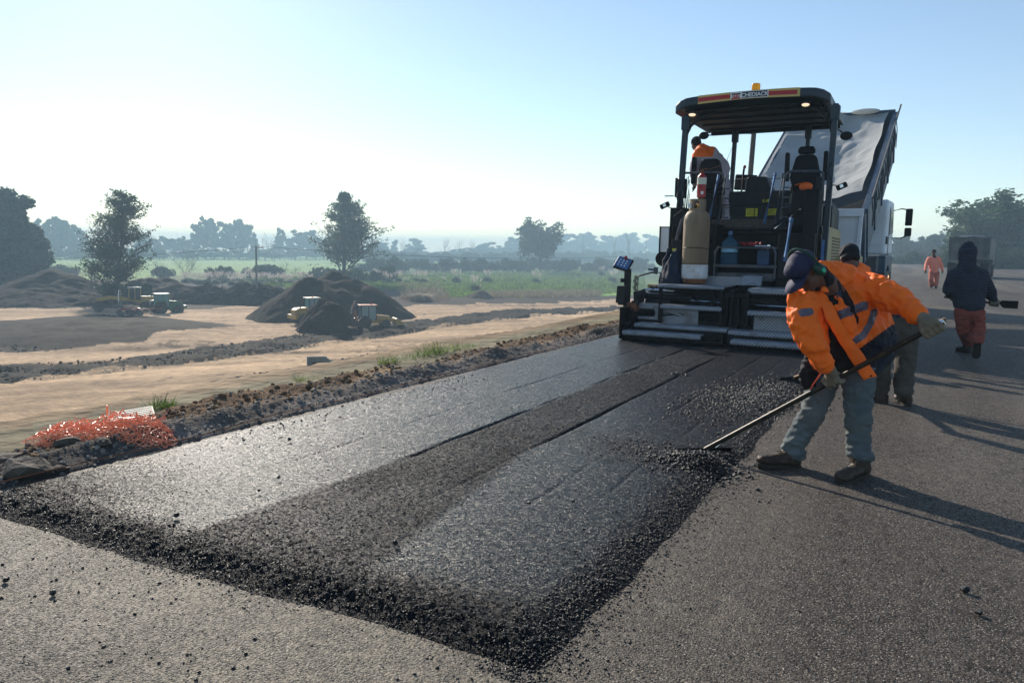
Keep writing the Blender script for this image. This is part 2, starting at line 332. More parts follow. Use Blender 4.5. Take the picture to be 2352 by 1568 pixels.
def make_ground():
    a1 = np.linspace(-R(46), R(44), 1000); a0 = np.linspace(-math.pi, -R(46), 40)[:-1]; a2 = np.linspace(R(44), math.pi, 40)[1:]
    ang = np.concatenate([a0, a1, a2]); rad = np.concatenate([np.linspace(.3, 14, 60), np.geomspace(14.3, 130, 300), np.geomspace(130.8, 1500, 170)])
    A, Rr = np.meshgrid(ang-HEAD, rad, indexing='ij')
    X = Rr*np.sin(A); Y = Rr*np.cos(A)
    Z, rel = ground_h(X, Y)
    px, py = proj_np(X, Y, np.full_like(X, PZ))
    nx = px+fbm(X, Y, .22, 4)*16*(100/np.clip(Rr, 40, 900)); ny = py+fbm(X+90, Y, .22, 4)*5*(100/np.clip(Rr, 40, 900))
    col = np.zeros(X.shape+(3,)); col[:] = (.17, .21, .09)
    vis = (Y*_ch-X*_sh) > 5
    for poly, c in POLY:
        k = in_poly(nx, ny, poly) & vis; col[k] = c
    tan = col[..., 0] > .35
    # wheel tracks running along the dirt roads: long thin strips
    u = X*.62+Y*.78; v = -X*.78+Y*.62
    tr = fbm(v*1.1, u*.03, 1., 4)*.5+fbm(v*.35, u*.02, 1., 3)*.5
    fine = np.abs(fbm(v*3.2+.6*fbm(X, Y, .15, 2), u*.05, 1., 3)); lum = 1+(.75*tr-.5*sstep(.12, .0, fine)*sstep(-.1, .3, fbm(X, Y, .08, 3)))*tan+.22*fbm(X, Y, .35, 4)+.12*fbm(X, Y, 2.2, 3)
    dk = tan & (fbm(v*.5, u*.05, 1., 4)+.6*fbm(X, Y, .5, 4) > .62)
    col[dk] *= np.array((.45, .44, .43))
    gp = (fbm(X, Y, .12, 4) > .12) & (col[..., 1] > col[..., 0]) & (Rr < 330)
    col[gp] *= np.array((.75, .68, .7))
    col *= lum[..., None]
    # heaps and ditches follow the zones
    px2, py2 = px, py
    heap = in_poly(px, py, POLY[8][0]) & vis
    cx, cyy = 225, 764
    dd = np.clip(1-((px-cx)/340)**2-((py-cyy)/40)**2, 0, 1)
    Z = Z+np.where(vis, dd*1.1*(1+.3*fbm(X, Y, .5, 4)), 0)
    strip = in_poly(px, py, POLY[9][0]) & vis; Z = Z+strip*(fbm(X, Y, .5, 5)*.5+.1)
    trench = in_poly(px, py, POLY[11][0]) & vis; Z = Z-trench*(.5+fbm(X, Y, .6, 4)*.3)
    # embankment and right-hand verge
    emb = X > -21
    e = np.array((.21, .155, .10)); k = (X < -6) & emb; col[k] = e*(1+.5*fbm(X, Y, .8, 4))[k][:, None]
    k = (X >= -6); col[k] = (np.array((.17, .15, .10))*(1+.4*fbm(X, Y, .5, 4))[k][:, None])
    V = np.stack([X, Y, Z], -1).reshape(-1, 3)
    F = grid_faces(len(ang), len(rad))
    g = np_mesh('ground', V, F, M['soil']); set_col(g, np.clip(col.reshape(-1, 3), 0, 1)); tag(g, kind='structure')
    return g
M = {}
m = mat('soil', (1, 1, 1), .92, var=.28, vscale=1.3, bump=.9, bscale=3.5, attr='col', spec=.04); M['soil'] = m
M['soil'].node_tree.nodes['Bump'].inputs['Distance'].default_value = .12
M['soilclod'] = mat('soil_clod', (.14, .092, .056), .95, var=.45, vscale=9, bump=.8, bscale=60, spec=.04)
M['gravel'] = mat('gravel_stone', (.20, .185, .165), .8, var=.5, vscale=18, bump=.5, bscale=90, spec=.3)
M['verge'] = mat('verge_soil', (1, 1, 1), .95, var=.45, vscale=7, bump=1., bscale=45, attr='col', spec=.04)
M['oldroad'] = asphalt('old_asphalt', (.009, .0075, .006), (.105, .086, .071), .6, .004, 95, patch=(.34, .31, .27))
M['fresh'] = asphalt('fresh_asphalt', (.004, .0043, .005), (.018, .020, .024), .34, .004, 95, fresh=True, tilt=.8)
M['lump'] = mat('asphalt_lump', (.008, .0083, .0095), .38, var=.5, vscale=30, bump=.5, bscale=180, spec=.35)
make_ground()

# old carriageway: one big sheet with gentle rutting
def make_road():
    ys = np.concatenate([np.linspace(-6, 16, 250), np.geomspace(16.1, 200, 160)]); us = np.linspace(0, 1, 160)
    U, Y = np.meshgrid(us, ys, indexing='ij')
    x0 = -4.62+.06*fbm(Y, Y*0+3, 2., 3)+np.clip(Y-60, 0, 200)*.012; x1 = 11+np.clip(Y, 0, 200)*.11
    X = x0+(x1-x0)*U**1.15
    Z = .004+.006*fbm(X, Y, .8, 3)
    Z = np.where(U == 0, -.06, Z)
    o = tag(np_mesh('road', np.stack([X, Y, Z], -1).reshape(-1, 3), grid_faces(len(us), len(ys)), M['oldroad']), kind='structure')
    mud_sheen = sstep(.2, -1.4, X+.35*fbm(X, Y, 1.1, 4)+.25*(Y-1.))*sstep(4, 2.2, Y)*(.55+.9*fbm(X, Y, 1.6, 5))+.35*sstep(.1, .6, fbm(X, Y*.35, .5, 5))*sstep(-.4, .6, X)+.5*sstep(20, 60, Y)*sstep(-.2, .5, fbm(X*1.5, Y*.06, .6, 4))  # pale near-left patch paints in sun sheen along with the dried mud
    set_col(o, np.clip(mud_sheen, 0, 1).reshape(-1, 1)*np.ones(3)); return o
make_road()

# fresh mat of asphalt, 6 cm thick, with screed seams and ragged rims
LX0, LX1, LY0, LY1 = -4.36, -.95, 2.02, 17.5
def fresh_h(X, Y):
    el = LX0+.05*fbm(Y, Y*0+5, 1.4, 4); er = LX1+.08*fbm(Y, Y*0+9, 1.1, 5)-.0*Y; ef = LY0-.03+.08*fbm(X, X*0+2, 1.6, 4)+.04*(X+2.7)
    d = np.minimum(np.minimum((X-el)*1.3, (er-X)*.55), (Y-ef)*.8)           # rim distance
    coarse = np.clip(1-sstep(.0, .22, (er-X)), 0, 1)
    coarse = np.maximum(coarse, 1-sstep(.12, .50+.25*fbm(X, X*0, 1.7, 3), (Y-ef)))
    corner = sstep(1.5, .2, np.hypot((X-LX0)*.9, (Y-LY0)*1.2)); coarse = np.maximum(coarse, corner*.9)
    wn = .05*fbm(Y, Y*0, 1.5, 4)
    wide = np.clip((4.3-Y)*.30, 0, .8)
    band = sstep(-2.86-.15*wide+wn*.3, -2.80-.15*wide+wn*.3, X)*(1-sstep(-2.27+wide*.45, -2.21+wide*.55, X))*(1-.75*sstep(7.5, 10.5, Y))
    band = band*(.75+.25*fbm(X, Y, 3., 3))
    coarse = np.clip(np.maximum(coarse, band), 0, 1)
    drag = .5*np.exp(-((X+1.7-.25*(5.6-Y))/.5)**2-((Y-4.85)/.25)**2)           # raked patch
    coarse = np.maximum(coarse, np.clip(drag*1.1+.5*fbm(X, Y, 2.5, 4)*drag, 0, 1))
    z = .046*sstep(-.02, .13, d)
    rough = fbm(X, Y, 42, 3, .7); rim = np.clip(1-sstep(.25, .6, np.minimum(er-X, Y-ef)), 0, 1)*.6+.4
    z = z+coarse*sstep(.0, .1, d)*rim*(.018*rough+.006*fbm(X, Y, 9, 3)+.007*np.abs(fbm(X+5, Y, 60, 2)))+(1-coarse)*.0012*rough
    z = z+.012*coarse*(1-sstep(.1, .4, er-X))*sstep(0, .08, d)+.004*fbm(X, Y, .6, 2)
    for sx, st, amp in ((-2.84, 1., .026), (-2.25, 1., .032), (-3.4, .3, .008), (-1.75, .35, .008), (-3.9, .3, .005), (-1.45, .3, .005)):
        br = np.clip(.55+1.6*fbm(Y, Y*0+sx*7, 1.2, 3), 0, 1) if st < 1 or sx < -2.5 else np.clip(.8+1.2*fbm(Y, Y*0, .9, 3), 0, 1)
        z = z-amp*br*np.exp(-((X-sx-.01*fbm(Y, Y*0, 3, 2))/.014)**2)*sstep(3., 3.9, Y)
    return z, coarse, d
def make_fresh():
    ys = np.concatenate([np.arange(1.8, 5.5, .011), np.arange(5.5, 9, .02), np.arange(9, LY1, .07)]); xs = np.arange(-4.55, -.72, .0125)
    X, Y = np.meshgrid(xs, ys, indexing='ij'); Z, co, d = fresh_h(X, Y)
    Z = np.where(d < -.015, -.03, Z)
    ok = (d > -.05)
    F = grid_faces(len(xs), len(ys)); okf = ok.reshape(-1)[F].all(1)
    V = np.stack([X, Y, Z], -1).reshape(-1, 3)
    F = F[okf]; used = np.unique(F); remap = -np.ones(len(V), int); remap[used] = np.arange(len(used))
    o = np_mesh('fresh_asphalt', V[used], remap[F], M['fresh']); c = co.reshape(-1)[used]; set_col(o, np.stack([c, c, c], -1)); tag(o, kind='structure')
make_fresh()

# irregular lumps: template stones merged into one mesh
def rocks_template(k, seed):
    r = np.random.RandomState(seed); bm = bmesh.new(); bmesh.ops.create_icosphere(bm, subdivisions=1 if k == 0 else 2, radius=1)
    V = np.array([v.co[:] for v in bm.verts]); F = np.array([[v.index for v in f.verts] for f in bm.faces]); bm.free()
    n = V/np.linalg.norm(V, axis=1)[:, None]; d = np.ones(len(V))
    for _ in range(6):
        a = r.randn(3); a /= np.linalg.norm(a); t = .55+.3*r.rand(); h = n@a; d = np.where(h*d > t, t/np.maximum(h, .01), d)
    return V*d[:, None]*np.array([1, .85, .65]), F
TPL = [rocks_template(0, i) for i in range(8)]
TPL2 = [rocks_template(1, i+50) for i in range(8)]
def scatter(name, P, S, mt, tpl=TPL, parent=None, smooth=False, flat=1.):
    Vs = []; Fs = []; n = 0
    for i in range(len(P)):
        V, F = tpl[i % len(tpl)]; a = rng.rand()*6.28; c, s = math.cos(a), math.sin(a); b = rng.randn()*.5; cb, sb = math.cos(b), math.sin(b)
        Rm = np.array([[c, -s, 0], [s, c, 0], [0, 0, 1]])@np.array([[1, 0, 0], [0, cb, -sb], [0, sb, cb]])
        W = (V@Rm.T)*S[i]*np.array([1, 1, flat])+P[i]; Vs.append(W); Fs.append(F+n); n += len(V)
    return np_mesh(name, np.concatenate(Vs), np.concatenate(Fs), mt, parent, smooth)
def fz(x, y): return fresh_h(np.asarray(x, float), np.asarray(y, float))[0]
pts = []; sz = []
def addp(x, y, s, z=None):
    zz = fz(x, y) if z is None else z
    zz = np.maximum(zz, 0.004)
    for a, b, c, d in zip(x, y, zz, s): pts.append((a, b, c+d*.25)); sz.append(d)
# right rim, front rim, raked patches, coarse band, stray crumbs
n = 13000; y = 2.0+np.abs(rng.rand(n))**1.3*7.5; x = LX1-.10+rng.randn(n)*.07+.07*fbm(y, y*0+9, 1.1, 5); addp(x, y, .002+.007*rng.rand(n)**2.5)
n = 1100; y = 2.0+np.abs(rng.rand(n))**1.3*7.5; x = LX1+.02+np.abs(rng.randn(n))*.09+.07*fbm(y, y*0+9, 1.1, 5); addp(x, y, .002+.006*rng.rand(n)**2)
n = 8500; x = LX0+rng.rand(n)*3.4; y = LY0+.04*(x+2.7)+.09+rng.randn(n)*.085; addp(x, y, .002+.005*rng.rand(n)**2.5)
n = 1100; x = -1.35+rng.randn(n)*.30; y = 4.75+rng.randn(n)*.17-.25*(x+1.4); addp(x, y, .003+.010*rng.rand(n)**2.4)
n = 1100; x = -1.15+rng.randn(n)*.13; y = 4.75+rng.randn(n)*.13; addp(x, y, .006+.014*rng.rand(n)**2, z=np.maximum(fz(x, y), 0)+.07*np.exp(-((x+1.15)/.17)**2-((y-4.75)/.15)**2)*rng.rand(n))
n = 2600; x = -1.35+rng.randn(n)*.24; y = 7.0+rng.randn(n)*.55; addp(x, y, .005+.013*rng.rand(n)**2)
n = 1300; x = -1.15+rng.randn(n)*.2; y = 7.6+rng.randn(n)*.4; addp(x, y, .008+.013*rng.rand(n)**2)
n = 900; x = LX0+.1+rng.rand(n)*3.1; y = 2.3+rng.rand(n)**1.2*8; addp(x, y, .003+.007*rng.rand(n)**3)
n = 700; x = -2.85+rng.rand(n)*.75; y = 2.2+rng.rand(n)*3.; addp(x, y, .003+.004*rng.rand(n)**2)
n = 260; x = -4.25+np.abs(rng.randn(n))*.22; y = 3.3+rng.rand(n)*3.5; addp(x, y, .003+.012*rng.rand(n)**3)
n = 60; y = 8.1+rng.randn(n)*.04; x = -2.25+rng.randn(n)*.05; addp(x, y, .01+.014*rng.rand(n))
n = 160; x = -.7+rng.rand(n)*2.5; y = 1.8+rng.rand(n)*6; addp(x, y, .003+.007*rng.rand(n)**2, z=np.zeros(n)+.006)
n = 1100; x = -4.4+rng.rand(n)*4; y = 1.0+rng.rand(n)*1.1; addp(x, y, .002+.008*rng.rand(n)**4, z=np.zeros(n)+.006)
k = np.array(pts); s = np.array(sz)
tag(scatter('loose_asphalt', k, s, M['lump']), 'black crumbs of hot asphalt strewn along the rims of the fresh strip', 'asphalt crumbs', kind='stuff')
# the handful of bigger lumps one could count
for i, (px, py, r_) in enumerate([(405, 1186, .02), (595, 1128, .014), (908, 1249, .018), (1215, 1157, .016), (1316, 1153, .015), (1495, 1228, .014), (14, 1335, .018), (122, 1365, .018), (2216, 1358, .024), (2248, 1410, .018), (640, 1098, .015), (665, 1011, .02), (560, 1012, .015)]):
    p = atZ(px, py, .06 if px < 1500 and py < 1300 else .01)
    o = scatter('asphalt_lump', np.array([(0, 0, r_*.5)]), np.array([r_]), M['lump'], TPL2); o.location = p
    words = ['big', 'small', 'rounded', 'wedge-shaped', 'pointed', 'flat', 'dark', 'glossy', 'largest', 'squat', 'small rounded', 'broad', 'angular'][i]
    where = ['on the bright left half of the fresh strip', 'between the left seam and the bright surface', 'at the lower end of the dark middle band', 'left one of two in the right half strip', 'right one of two in the right half strip', 'near the right rim below the rake', 'on the old road at the far left bottom', 'on the pale old road below the left corner of the strip', 'alone on the old road at the right, upper of two', 'on the old road at the right, lower of two', 'left of the middle seam on the bright surface', 'beside the soil verge near the upper left edge', 'just right of the orange net on the strip edge'][i]
    tag(o, f'{words} black asphalt lump {where}', 'asphalt lump', 'single lumps of asphalt')

# verge of tipped soil and stone between the strip and the slope
def verge_h(X, Y):
    t = (-4.4-X)
    z = .02+.10*np.exp(-((t-.35)/.14)**2)*(.5+fbm(X, Y, 1.1, 3))+.12*np.exp(-((t-1.05)/.28)**2)*(.6+.9*fbm(X, Y, .8, 4))+.10*np.exp(-((t-1.75)/.25)**2)*(.6+fbm(X, Y, .9, 4))
    z = z-.27*sstep(.4, 2.0, t)
    z = z+(.05*fbm(X, Y, 4, 5, .62)+.022*np.abs(fbm(X, Y, 14, 4)))*sstep(.02, .3, t)
    z = z-np.clip(t-1.9, 0, 3)*.62-.05*sstep(.1, 0, t)
    return z
def make_verge():
    ys = np.concatenate([np.arange(.6, 9, .022), np.geomspace(9, 80, 240)]); xs = np.arange(-7.3, -4.33, .022)
    X, Y = np.meshgrid(xs, ys, indexing='ij'); Z = verge_h(X, Y)
    g = sstep(.75, .1, -4.4-X); f = fbm(X, Y, 2.0, 4)
    col = np.array((.13, .085, .052))*(1-g[..., None])+np.array((.15, .135, .12))*g[..., None]
    col = col*(1+.6*f[..., None]); k = (fbm(X, Y, .7, 4) > .25) & (g < .5); col[k] = np.array((.24, .17, .10))*(1+.4*f[k])[:, None]
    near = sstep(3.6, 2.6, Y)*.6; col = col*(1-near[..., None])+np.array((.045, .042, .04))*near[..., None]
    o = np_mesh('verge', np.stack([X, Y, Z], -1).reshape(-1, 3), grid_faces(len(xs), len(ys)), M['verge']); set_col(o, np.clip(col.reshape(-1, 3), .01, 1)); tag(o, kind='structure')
make_verge()
def vz(x, y): return verge_h(np.asarray(x, float), np.asarray(y, float))
n = 5200; x = -4.45-np.abs(rng.randn(n))*.5; x = np.clip(x, -6.6, -4.38); y = 1.+rng.rand(n)**1.5*17; s = .006+.022*rng.rand(n)**3
tag(scatter('verge_gravel', np.stack([x, y, vz(x, y)+s*.2], -1), s, M['gravel']), 'grey pebbles and crushed stone lying along the strip edge', 'gravel', kind='stuff')
n = 5200; t = rng.rand(n); x = -4.9-1.6*t+rng.randn(n)*.1; y = 1.+rng.rand(n)**1.3*26; s = .007+.034*rng.rand(n)**3.2
tag(scatter('soil_clods', np.stack([x, y, vz(x, y)+s*.15], -1), s, M['soilclod'], TPL2), 'brown clods of dug earth heaped along the verge', 'soil clods', kind='stuff')
# ================================================================== PAVER
M['dark'] = mat('charcoal_paint', (.011, .0125, .016), .5, var=.35, vscale=4, bump=.1, bscale=40, dust=.25, dustcol=(.04, .035, .03), spec=.2)
M['black'] = mat('black_paint', (.004, .0042, .005), .5, var=.3, vscale=5, dust=.2, dustcol=(.02, .018, .016), spec=.13)
M['rubber'] = mat('black_rubber', (.006, .006, .0065), .7, var=.3, vscale=8, bump=.2, spec=.15)
M['navy'] = mat('navy_canopy', (.018, .035, .055), .42, var=.15, vscale=3, dust=.2, dustcol=(.09, .085, .08))
M['steelblue'] = mat('blue_rail_paint', (.045, .13, .30), .35, var=.25, vscale=8, dust=.2)
M['tube'] = mat('grey_rail_paint', (.045, .055, .075), .35, var=.25, vscale=8, dust=.3)
M['chrome'] = mat('chrome_rod', (.55, .6, .66), .18, 1., var=.1)
M['seat'] = mat('black_seat_vinyl', (.006, .006, .008), .6, var=.2, vscale=9, bump=.3, bscale=120, spec=.15)
M['yellow'] = mat('sand_yellow_paint', (.42, .32, .12), .5, var=.2, vscale=5, dust=.4, dustcol=(.2, .17, .12))
M['fyellow'] = mat('fascia_yellow', (.55, .42, .14), .4, var=.08, vscale=3)
M['fred'] = mat('fascia_red', (.42, .02, .03), .4, var=.08, vscale=3)
M['white'] = mat('white_paint', (.72, .73, .74), .4, var=.06, vscale=4, dust=.12, dustcol=(.4, .36, .3))
M['lnavy'] = mat('logo_navy', (.012, .022, .05), .4, var=.05)
M['stick'] = mat('yellow_sticker', (.62, .58, .03), .5, var=.25, vscale=40)
M['cyl'] = mat('tan_cylinder_paint', (.27, .195, .12), .6, var=.22, vscale=7, bump=.25, bscale=30, dust=.75, dustcol=(.12, .065, .035), streak=True)
M['cylw'] = mat('chipped_white_paint', (.62, .63, .64), .55, var=.1, vscale=12, dust=.4, dustcol=(.3, .2, .12))
M['rust'] = mat('rusty_steel', (.16, .065, .03), .85, var=.5, vscale=12, bump=.4)
M['red'] = mat('red_enamel', (.34, .012, .015), .35, var=.12, vscale=6, dust=.15)
M['label'] = mat('paper_label', (.62, .6, .5), .6, var=.4, vscale=70)
M['orangeplastic'] = mat('orange_plastic', (.9, .16, .02), .4, var=.05)
M['brass'] = mat('brass', (.5, .36, .12), .35, .9, var=.2)
def glass(name, col, rough=.08, alpha=1, trans=.9):
    m = bpy.data.materials.new(name); m.use_nodes = True; P = m.node_tree.nodes['Principled BSDF']
    P.inputs['Base Color'].default_value = (*col, 1); P.inputs['Roughness'].default_value = rough; P.inputs['Transmission Weight'].default_value = trans; P.inputs['IOR'].default_value = 1.15
    return m
M['amber'] = glass('amber_lens', (1., .42, .02), .2, trans=.55)
M['blueplastic'] = glass('blue_clear_plastic', (.25, .65, .95), .1, trans=.9)
def emit(name, col, s):
    m = bpy.data.materials.new(name); m.use_nodes = True; P = m.node_tree.nodes['Principled BSDF']
    P.inputs['Base Color'].default_value = (.8, .8, .75, 1); P.inputs['Emission Color'].default_value = (*col, 1); P.inputs['Emission Strength'].default_value = s; return m
M['lamp'] = emit('warm_lamp', (1., .72, .42), .7)
def treadplate():
    m = bpy.data.materials.new('tread_plate'); m.use_nodes = True; n = m.node_tree; P = n.nodes['Principled BSDF']; L = n.links.new
    tc = n.nodes.new('ShaderNodeTexCoord'); sx = n.nodes.new('ShaderNodeSeparateXYZ'); L(tc.outputs['Object'], sx.inputs[0])
    def mth(op, a, b=None):
        q = n.nodes.new('ShaderNodeMath'); q.operation = op
        for i, s in enumerate((a, b)):
            if s is None: continue
            if isinstance(s, (int, float)): q.inputs[i].default_value = s
            else: L(s, q.inputs[i])
        return q.outputs[0]
    zy = mth('ADD', sx.outputs[2], sx.outputs[1]); k = 21.
    a = mth('MULTIPLY', mth('ADD', sx.outputs[0], zy), k); b = mth('MULTIPLY', mth('SUBTRACT', sx.outputs[0], zy), k)
    fa = mth('FRACT', a); fb = mth('FRACT', b)
    par = mth('MODULO', mth('ADD', mth('FLOOR', a), mth('FLOOR', b)), 2.); par = mth('ABSOLUTE', par)
    la = mth('LESS_THAN', mth('ABSOLUTE', mth('SUBTRACT', fa, .5)), .15); lb = mth('LESS_THAN', mth('ABSOLUTE', mth('SUBTRACT', fb, .5)), .15)
    ga = mth('MULTIPLY', la, par); gb = mth('MULTIPLY', lb, mth('SUBTRACT', 1., par)); r = mth('MAXIMUM', ga, gb)
    nz = n.nodes.new('ShaderNodeTexNoise'); nz.inputs['Scale'].default_value = 5; nz.inputs['Detail'].default_value = 8; L(tc.outputs['Object'], nz.inputs['Vector'])
    c1 = ramp(n, nz.outputs[0], [(.35, (.10, .11, .125)), (.6, (.20, .21, .24)), (.68, (.07, .055, .045))])
    mx = n.nodes.new('ShaderNodeMix'); mx.data_type = 'RGBA'; L(mth('MULTIPLY', r, .75), mx.inputs[0]); L(c1, mx.inputs[6]); mx.inputs[7].default_value = (.60, .65, .73, 1); L(mx.outputs[2], P.inputs['Base Color'])
    P.inputs['Metallic'].default_value = .35; L(mth('MULTIPLY_ADD' if False else 'ADD', mth('MULTIPLY', nz.outputs[0], .4), .2), P.inputs['Roughness'])
    bp = n.nodes.new('ShaderNodeBump'); bp.inputs['Distance'].default_value = .004; L(r, bp.inputs['Height']); L(bp.outputs[0], P.inputs['Normal'])
    return m
M['tread'] = treadplate()

def text_mesh(name, s, size, mt, loc, rot, parent=None, ext=.002, bold=0., spacing=1.):
    cu = bpy.data.curves.new(name, 'FONT'); cu.body = s; cu.size = size; cu.extrude = ext; cu.offset = bold; cu.align_x = 'CENTER'; cu.align_y = 'CENTER'; cu.space_character = spacing
    t = bpy.data.objects.new(name, cu); C.objects.link(t); dg = bpy.context.evaluated_depsgraph_get(); dg.update()
    me = bpy.data.meshes.new_from_object(t.evaluated_get(dg)); bpy.data.objects.remove(t); o = bpy.data.objects.new(name, me); C.objects.link(o); me.materials.clear(); me.materials.append(mt)
    o.location = loc; o.rotation_euler = rot
    if parent is not None: o.parent = parent
    return o

PX, PY = -2.67, 11.0
pav = empty('asphalt_paver', (0, 0, 0))
tag(pav, 'black asphalt paver with navy canopy, two operator seats and checker plate screed steps', 'paver')
# --- screed
def stepplate(x0, x1, y0, y1, z0, z1, nm='step'):
    # tread plate folded over a rounded nose
    r = .022; prof = [(y1, z1), (y0+r, z1), (y0+.3*r, z1-.3*r), (y0, z1-r), (y0, z0+r), (y0+.3*r, z0+.3*r), (y0+r, z0), (y0+r+.02, z0), (y0+r+.02, z1-.02), (y1, z1-.02)]
    b = MB().prism(prof, 'X', x0, x1); return b.build(nm, M['tread'], pav, bevel=.003, seg=1)
stepplate(-3.97, -2.75, 10.90, 11.22, .125, .20)
stepplate(-2.30, -.93, 10.84, 11.16, .10, .175)
stepplate(-3.86, -2.42, 11.13, 11.50, .235, .30)
stepplate(-2.39, -.93, 11.08, 11.46, .215, .285)
stepplate(-3.52, -2.56, 11.35, 11.52, .53, .60)
stepplate(-2.17, -1.02, 11.30, 11.50, .50, .575)
stepplate(-3.60, -2.56, 11.42, 12.25, .855, .91, 'deck')
stepplate(-2.20, -1.05, 11.40, 12.25, .82, .90, 'deck')
b = MB(); b.prism([(-3.92, .34), (-3.92, .38), (-3.66, .38), (-3.63, .42), (-3.63, .47), (-3.66, .51), (-3.92, .51), (-3.92, .60), (-3.53, .60), (-3.53, .34)], 'Y', 11.47, 11.50); b.build('tread_panel', M['tread'], pav)
MB().bb(-3.515, -2.95, 11.50, 11.52, .30, .53).build('tread_panel', M['tread'], pav)
MB().bb(-2.10, -1.02, 11.47, 11.49, .285, .50).build('tread_panel', M['tread'], pav)
MB().bb(-3.60, -2.2, 12.25, 12.28, .91, 1.04).build('tread_panel', M['tread'], pav)
MB().box((-2.28, 12.1, .99), (.30, .02, .16), Matrix.Rotation(R(-20), 3, 'X')).build('tread_flap', M['tread'], pav)
f = MB()
f.bb(-3.95, -2.45, 11.52, 12.3, .06, .36); f.bb(-2.4, -.95, 11.5, 12.3, .06, .34); f.bb(-3.88, -2.5, 11.9, 12.3, .36, .85); f.bb(-2.35, -1., 11.9, 12.3, .34, .8)
f.bb(-4.0, -3.94, 10.95, 12.6, .04, .30); f.bb(-.95, -.90, 10.9, 12.6, .04, .30)
f.bb(-3.93, -2.46, 11.12, 11.52, .062, .235); f.bb(-2.40, -.95, 11.1, 11.5, .062, .215); f.bb(-3.95, -2.5, 10.98, 11.12, .062, .125)
for x in (-3.53, -2.57, -2.42, -2.19, -1.04): f.bb(x-.02, x+.02, 11.36, 11.44, .3, .86)
f.bb(-2.56, -2.2, 11.6, 11.7, .3, .8)
for x in (-2.52, -2.36, -2.24): f.bb(x-.03, x+.03, 11.44, 11.62, .25, .75)
f.build('screed_frame', M['black'], pav, bevel=.006)
g = MB().cyl((-3.9, 11.72, .70), (-1.05, 11.62, .68), .05, n=14); g.cyl((-3.85, 11.66, .60), (-3.45, 11.66, .60), .06, n=14); g.build('telescopic_tube', M['dark'], pav, True)
for z in (.80, .73): MB().cyl((-3.93, 11.78, z), (-3.40, 11.74, z), .022, n=10).build('chrome_rod', M['chrome'], pav, True)
MB().cyl((-3.1, 11.6, .665), (-2.6, 11.58, .66), .012, n=8).build('chrome_rod', M['chrome'], pav, True)
MB().cyl((-2.1, 11.56, .645), (-1.1, 11.54, .64), .014, n=8).build('chrome_rod', M['chrome'], pav, True)
e = MB(); e.bb(-4.03, -3.99, 10.92, 12.4, .06, .55); e.bb(-3.99, -3.93, 11.2, 11.5, .06, .5); e.build('end_gate', M['black'], pav, bevel=.006)
e = MB(); e.bb(-4.06, -3.90, 11.32, 11.46, .46, .60); e.cyl((-4.0, 11.28, .53), (-4.0, 11.34, .53), .03); e.build('gate_bracket', M['rust'], pav, bevel=.005)
e = MB(); e.bb(-3.98, -3.86, 11.4, 11.6, .60, .72); e.cyl((-3.97, 11.4, .72), (-3.82, 11.5, .78), .05); e.cyl((-4.0, 11.38, .60), (-3.88, 11.38, .60), .035); e.build('spindle_block', M['dark'], pav, bevel=.008)
# --- side control stand on the screed end
s = MB(); s.bb(-4.17, -4.08, 11.45, 11.55, .50, 1.14); s.bb(-4.245, -4.12, 11.40, 11.56, .55, .86); s.bb(-4.16, -3.96, 11.46, 11.54, .46, .54); s.box((-4.26, 11.44, .72), (.04, .05, .28), Matrix.Rotation(R(4), 3, 'Y')); s.cyl((-4.22, 11.42, .95), (-4.17, 11.45, .95), .035)
cst = s.build('control_post', M['dark'], pav, bevel=.008)
rt = Matrix.Rotation(R(14), 3, 'Y') @ Matrix.Rotation(R(48), 3, 'X')
c0 = Vector((-4.19, 11.45, 1.215))
k = MB().box(c0, (.27, .25, .05), rt); cp = k.build('control_panel', M['dark'], pav, bevel=.02, seg=3)
k = MB().box(c0+rt @ Vector((0, 0, .028)), (.235, .215, .012), rt); k.build('key_plate', M['steelblue'], cp, bevel=.01)
k = MB()
for i in range(3):
    for j in range(3): k.box(c0+rt @ Vector((-.06+.055*i, -.06+.05*j, .038)), (.022, .022, .01), rt)
build_each(k, 'button', M['white'], cp)
MB().cyl(c0+rt @ Vector((.01, .09, .03)), c0+rt @ Vector((.01, .09, .07)), .022, .026, n=12).build('stop_knob', M['red'], cp, True)
g = MB().tube([(-4.02, 11.7, .62), (-4.02, 11.7, 1.0), (-3.98, 11.7, 1.03), (-3.78, 11.7, 1.085), (-3.70, 11.7, 1.07)], .014, 8); g.tube([(-3.72, 11.75, 1.09), (-3.67, 11.75, 1.085), (-3.645, 11.75, 1.05), (-3.63, 11.75, .74)], .014, 8)
g.cyl((-3.84, 11.68, 1.135), (-3.74, 11.68, 1.13), .016); g.box((-3.72, 11.69, 1.12), (.06, .05, .1)); g.build('guard_rail', M['tube'], pav, True)
cb = []
for i in range(160):
    t = i/159; p = Vector((-4.02, 11.66, .80)).lerp(Vector((-3.52, 11.6, 1.06)), t)+Vector((0, 0, -.16*4*t*(1-t)*(1-.3*t))); a = t*2*math.pi*17; cb.append(p+Vector((.012*math.sin(a), .018*math.cos(a), .018*math.sin(a))))
MB().tube(cb, .0045, 5).build('coiled_cable', M['black'], pav, True)
cb = [Vector((-4.035+.03*math.sin(i*.6)+.01*math.sin(i*.13), 11.62+.03*math.cos(i*.6), 1.03-.28*i/120)) for i in range(120)]
MB().tube(cb, .0055, 5).build('coiled_cable', M['black'], pav, True)
g = MB(); g.bb(-3.80, -3.70, 12.2, 12.3, .72, 1.08); g.bb(-4.02, -3.80, 12.2, 12.3, .78, .87); g.build('side_arm', M['yellow'], pav, bevel=.01)
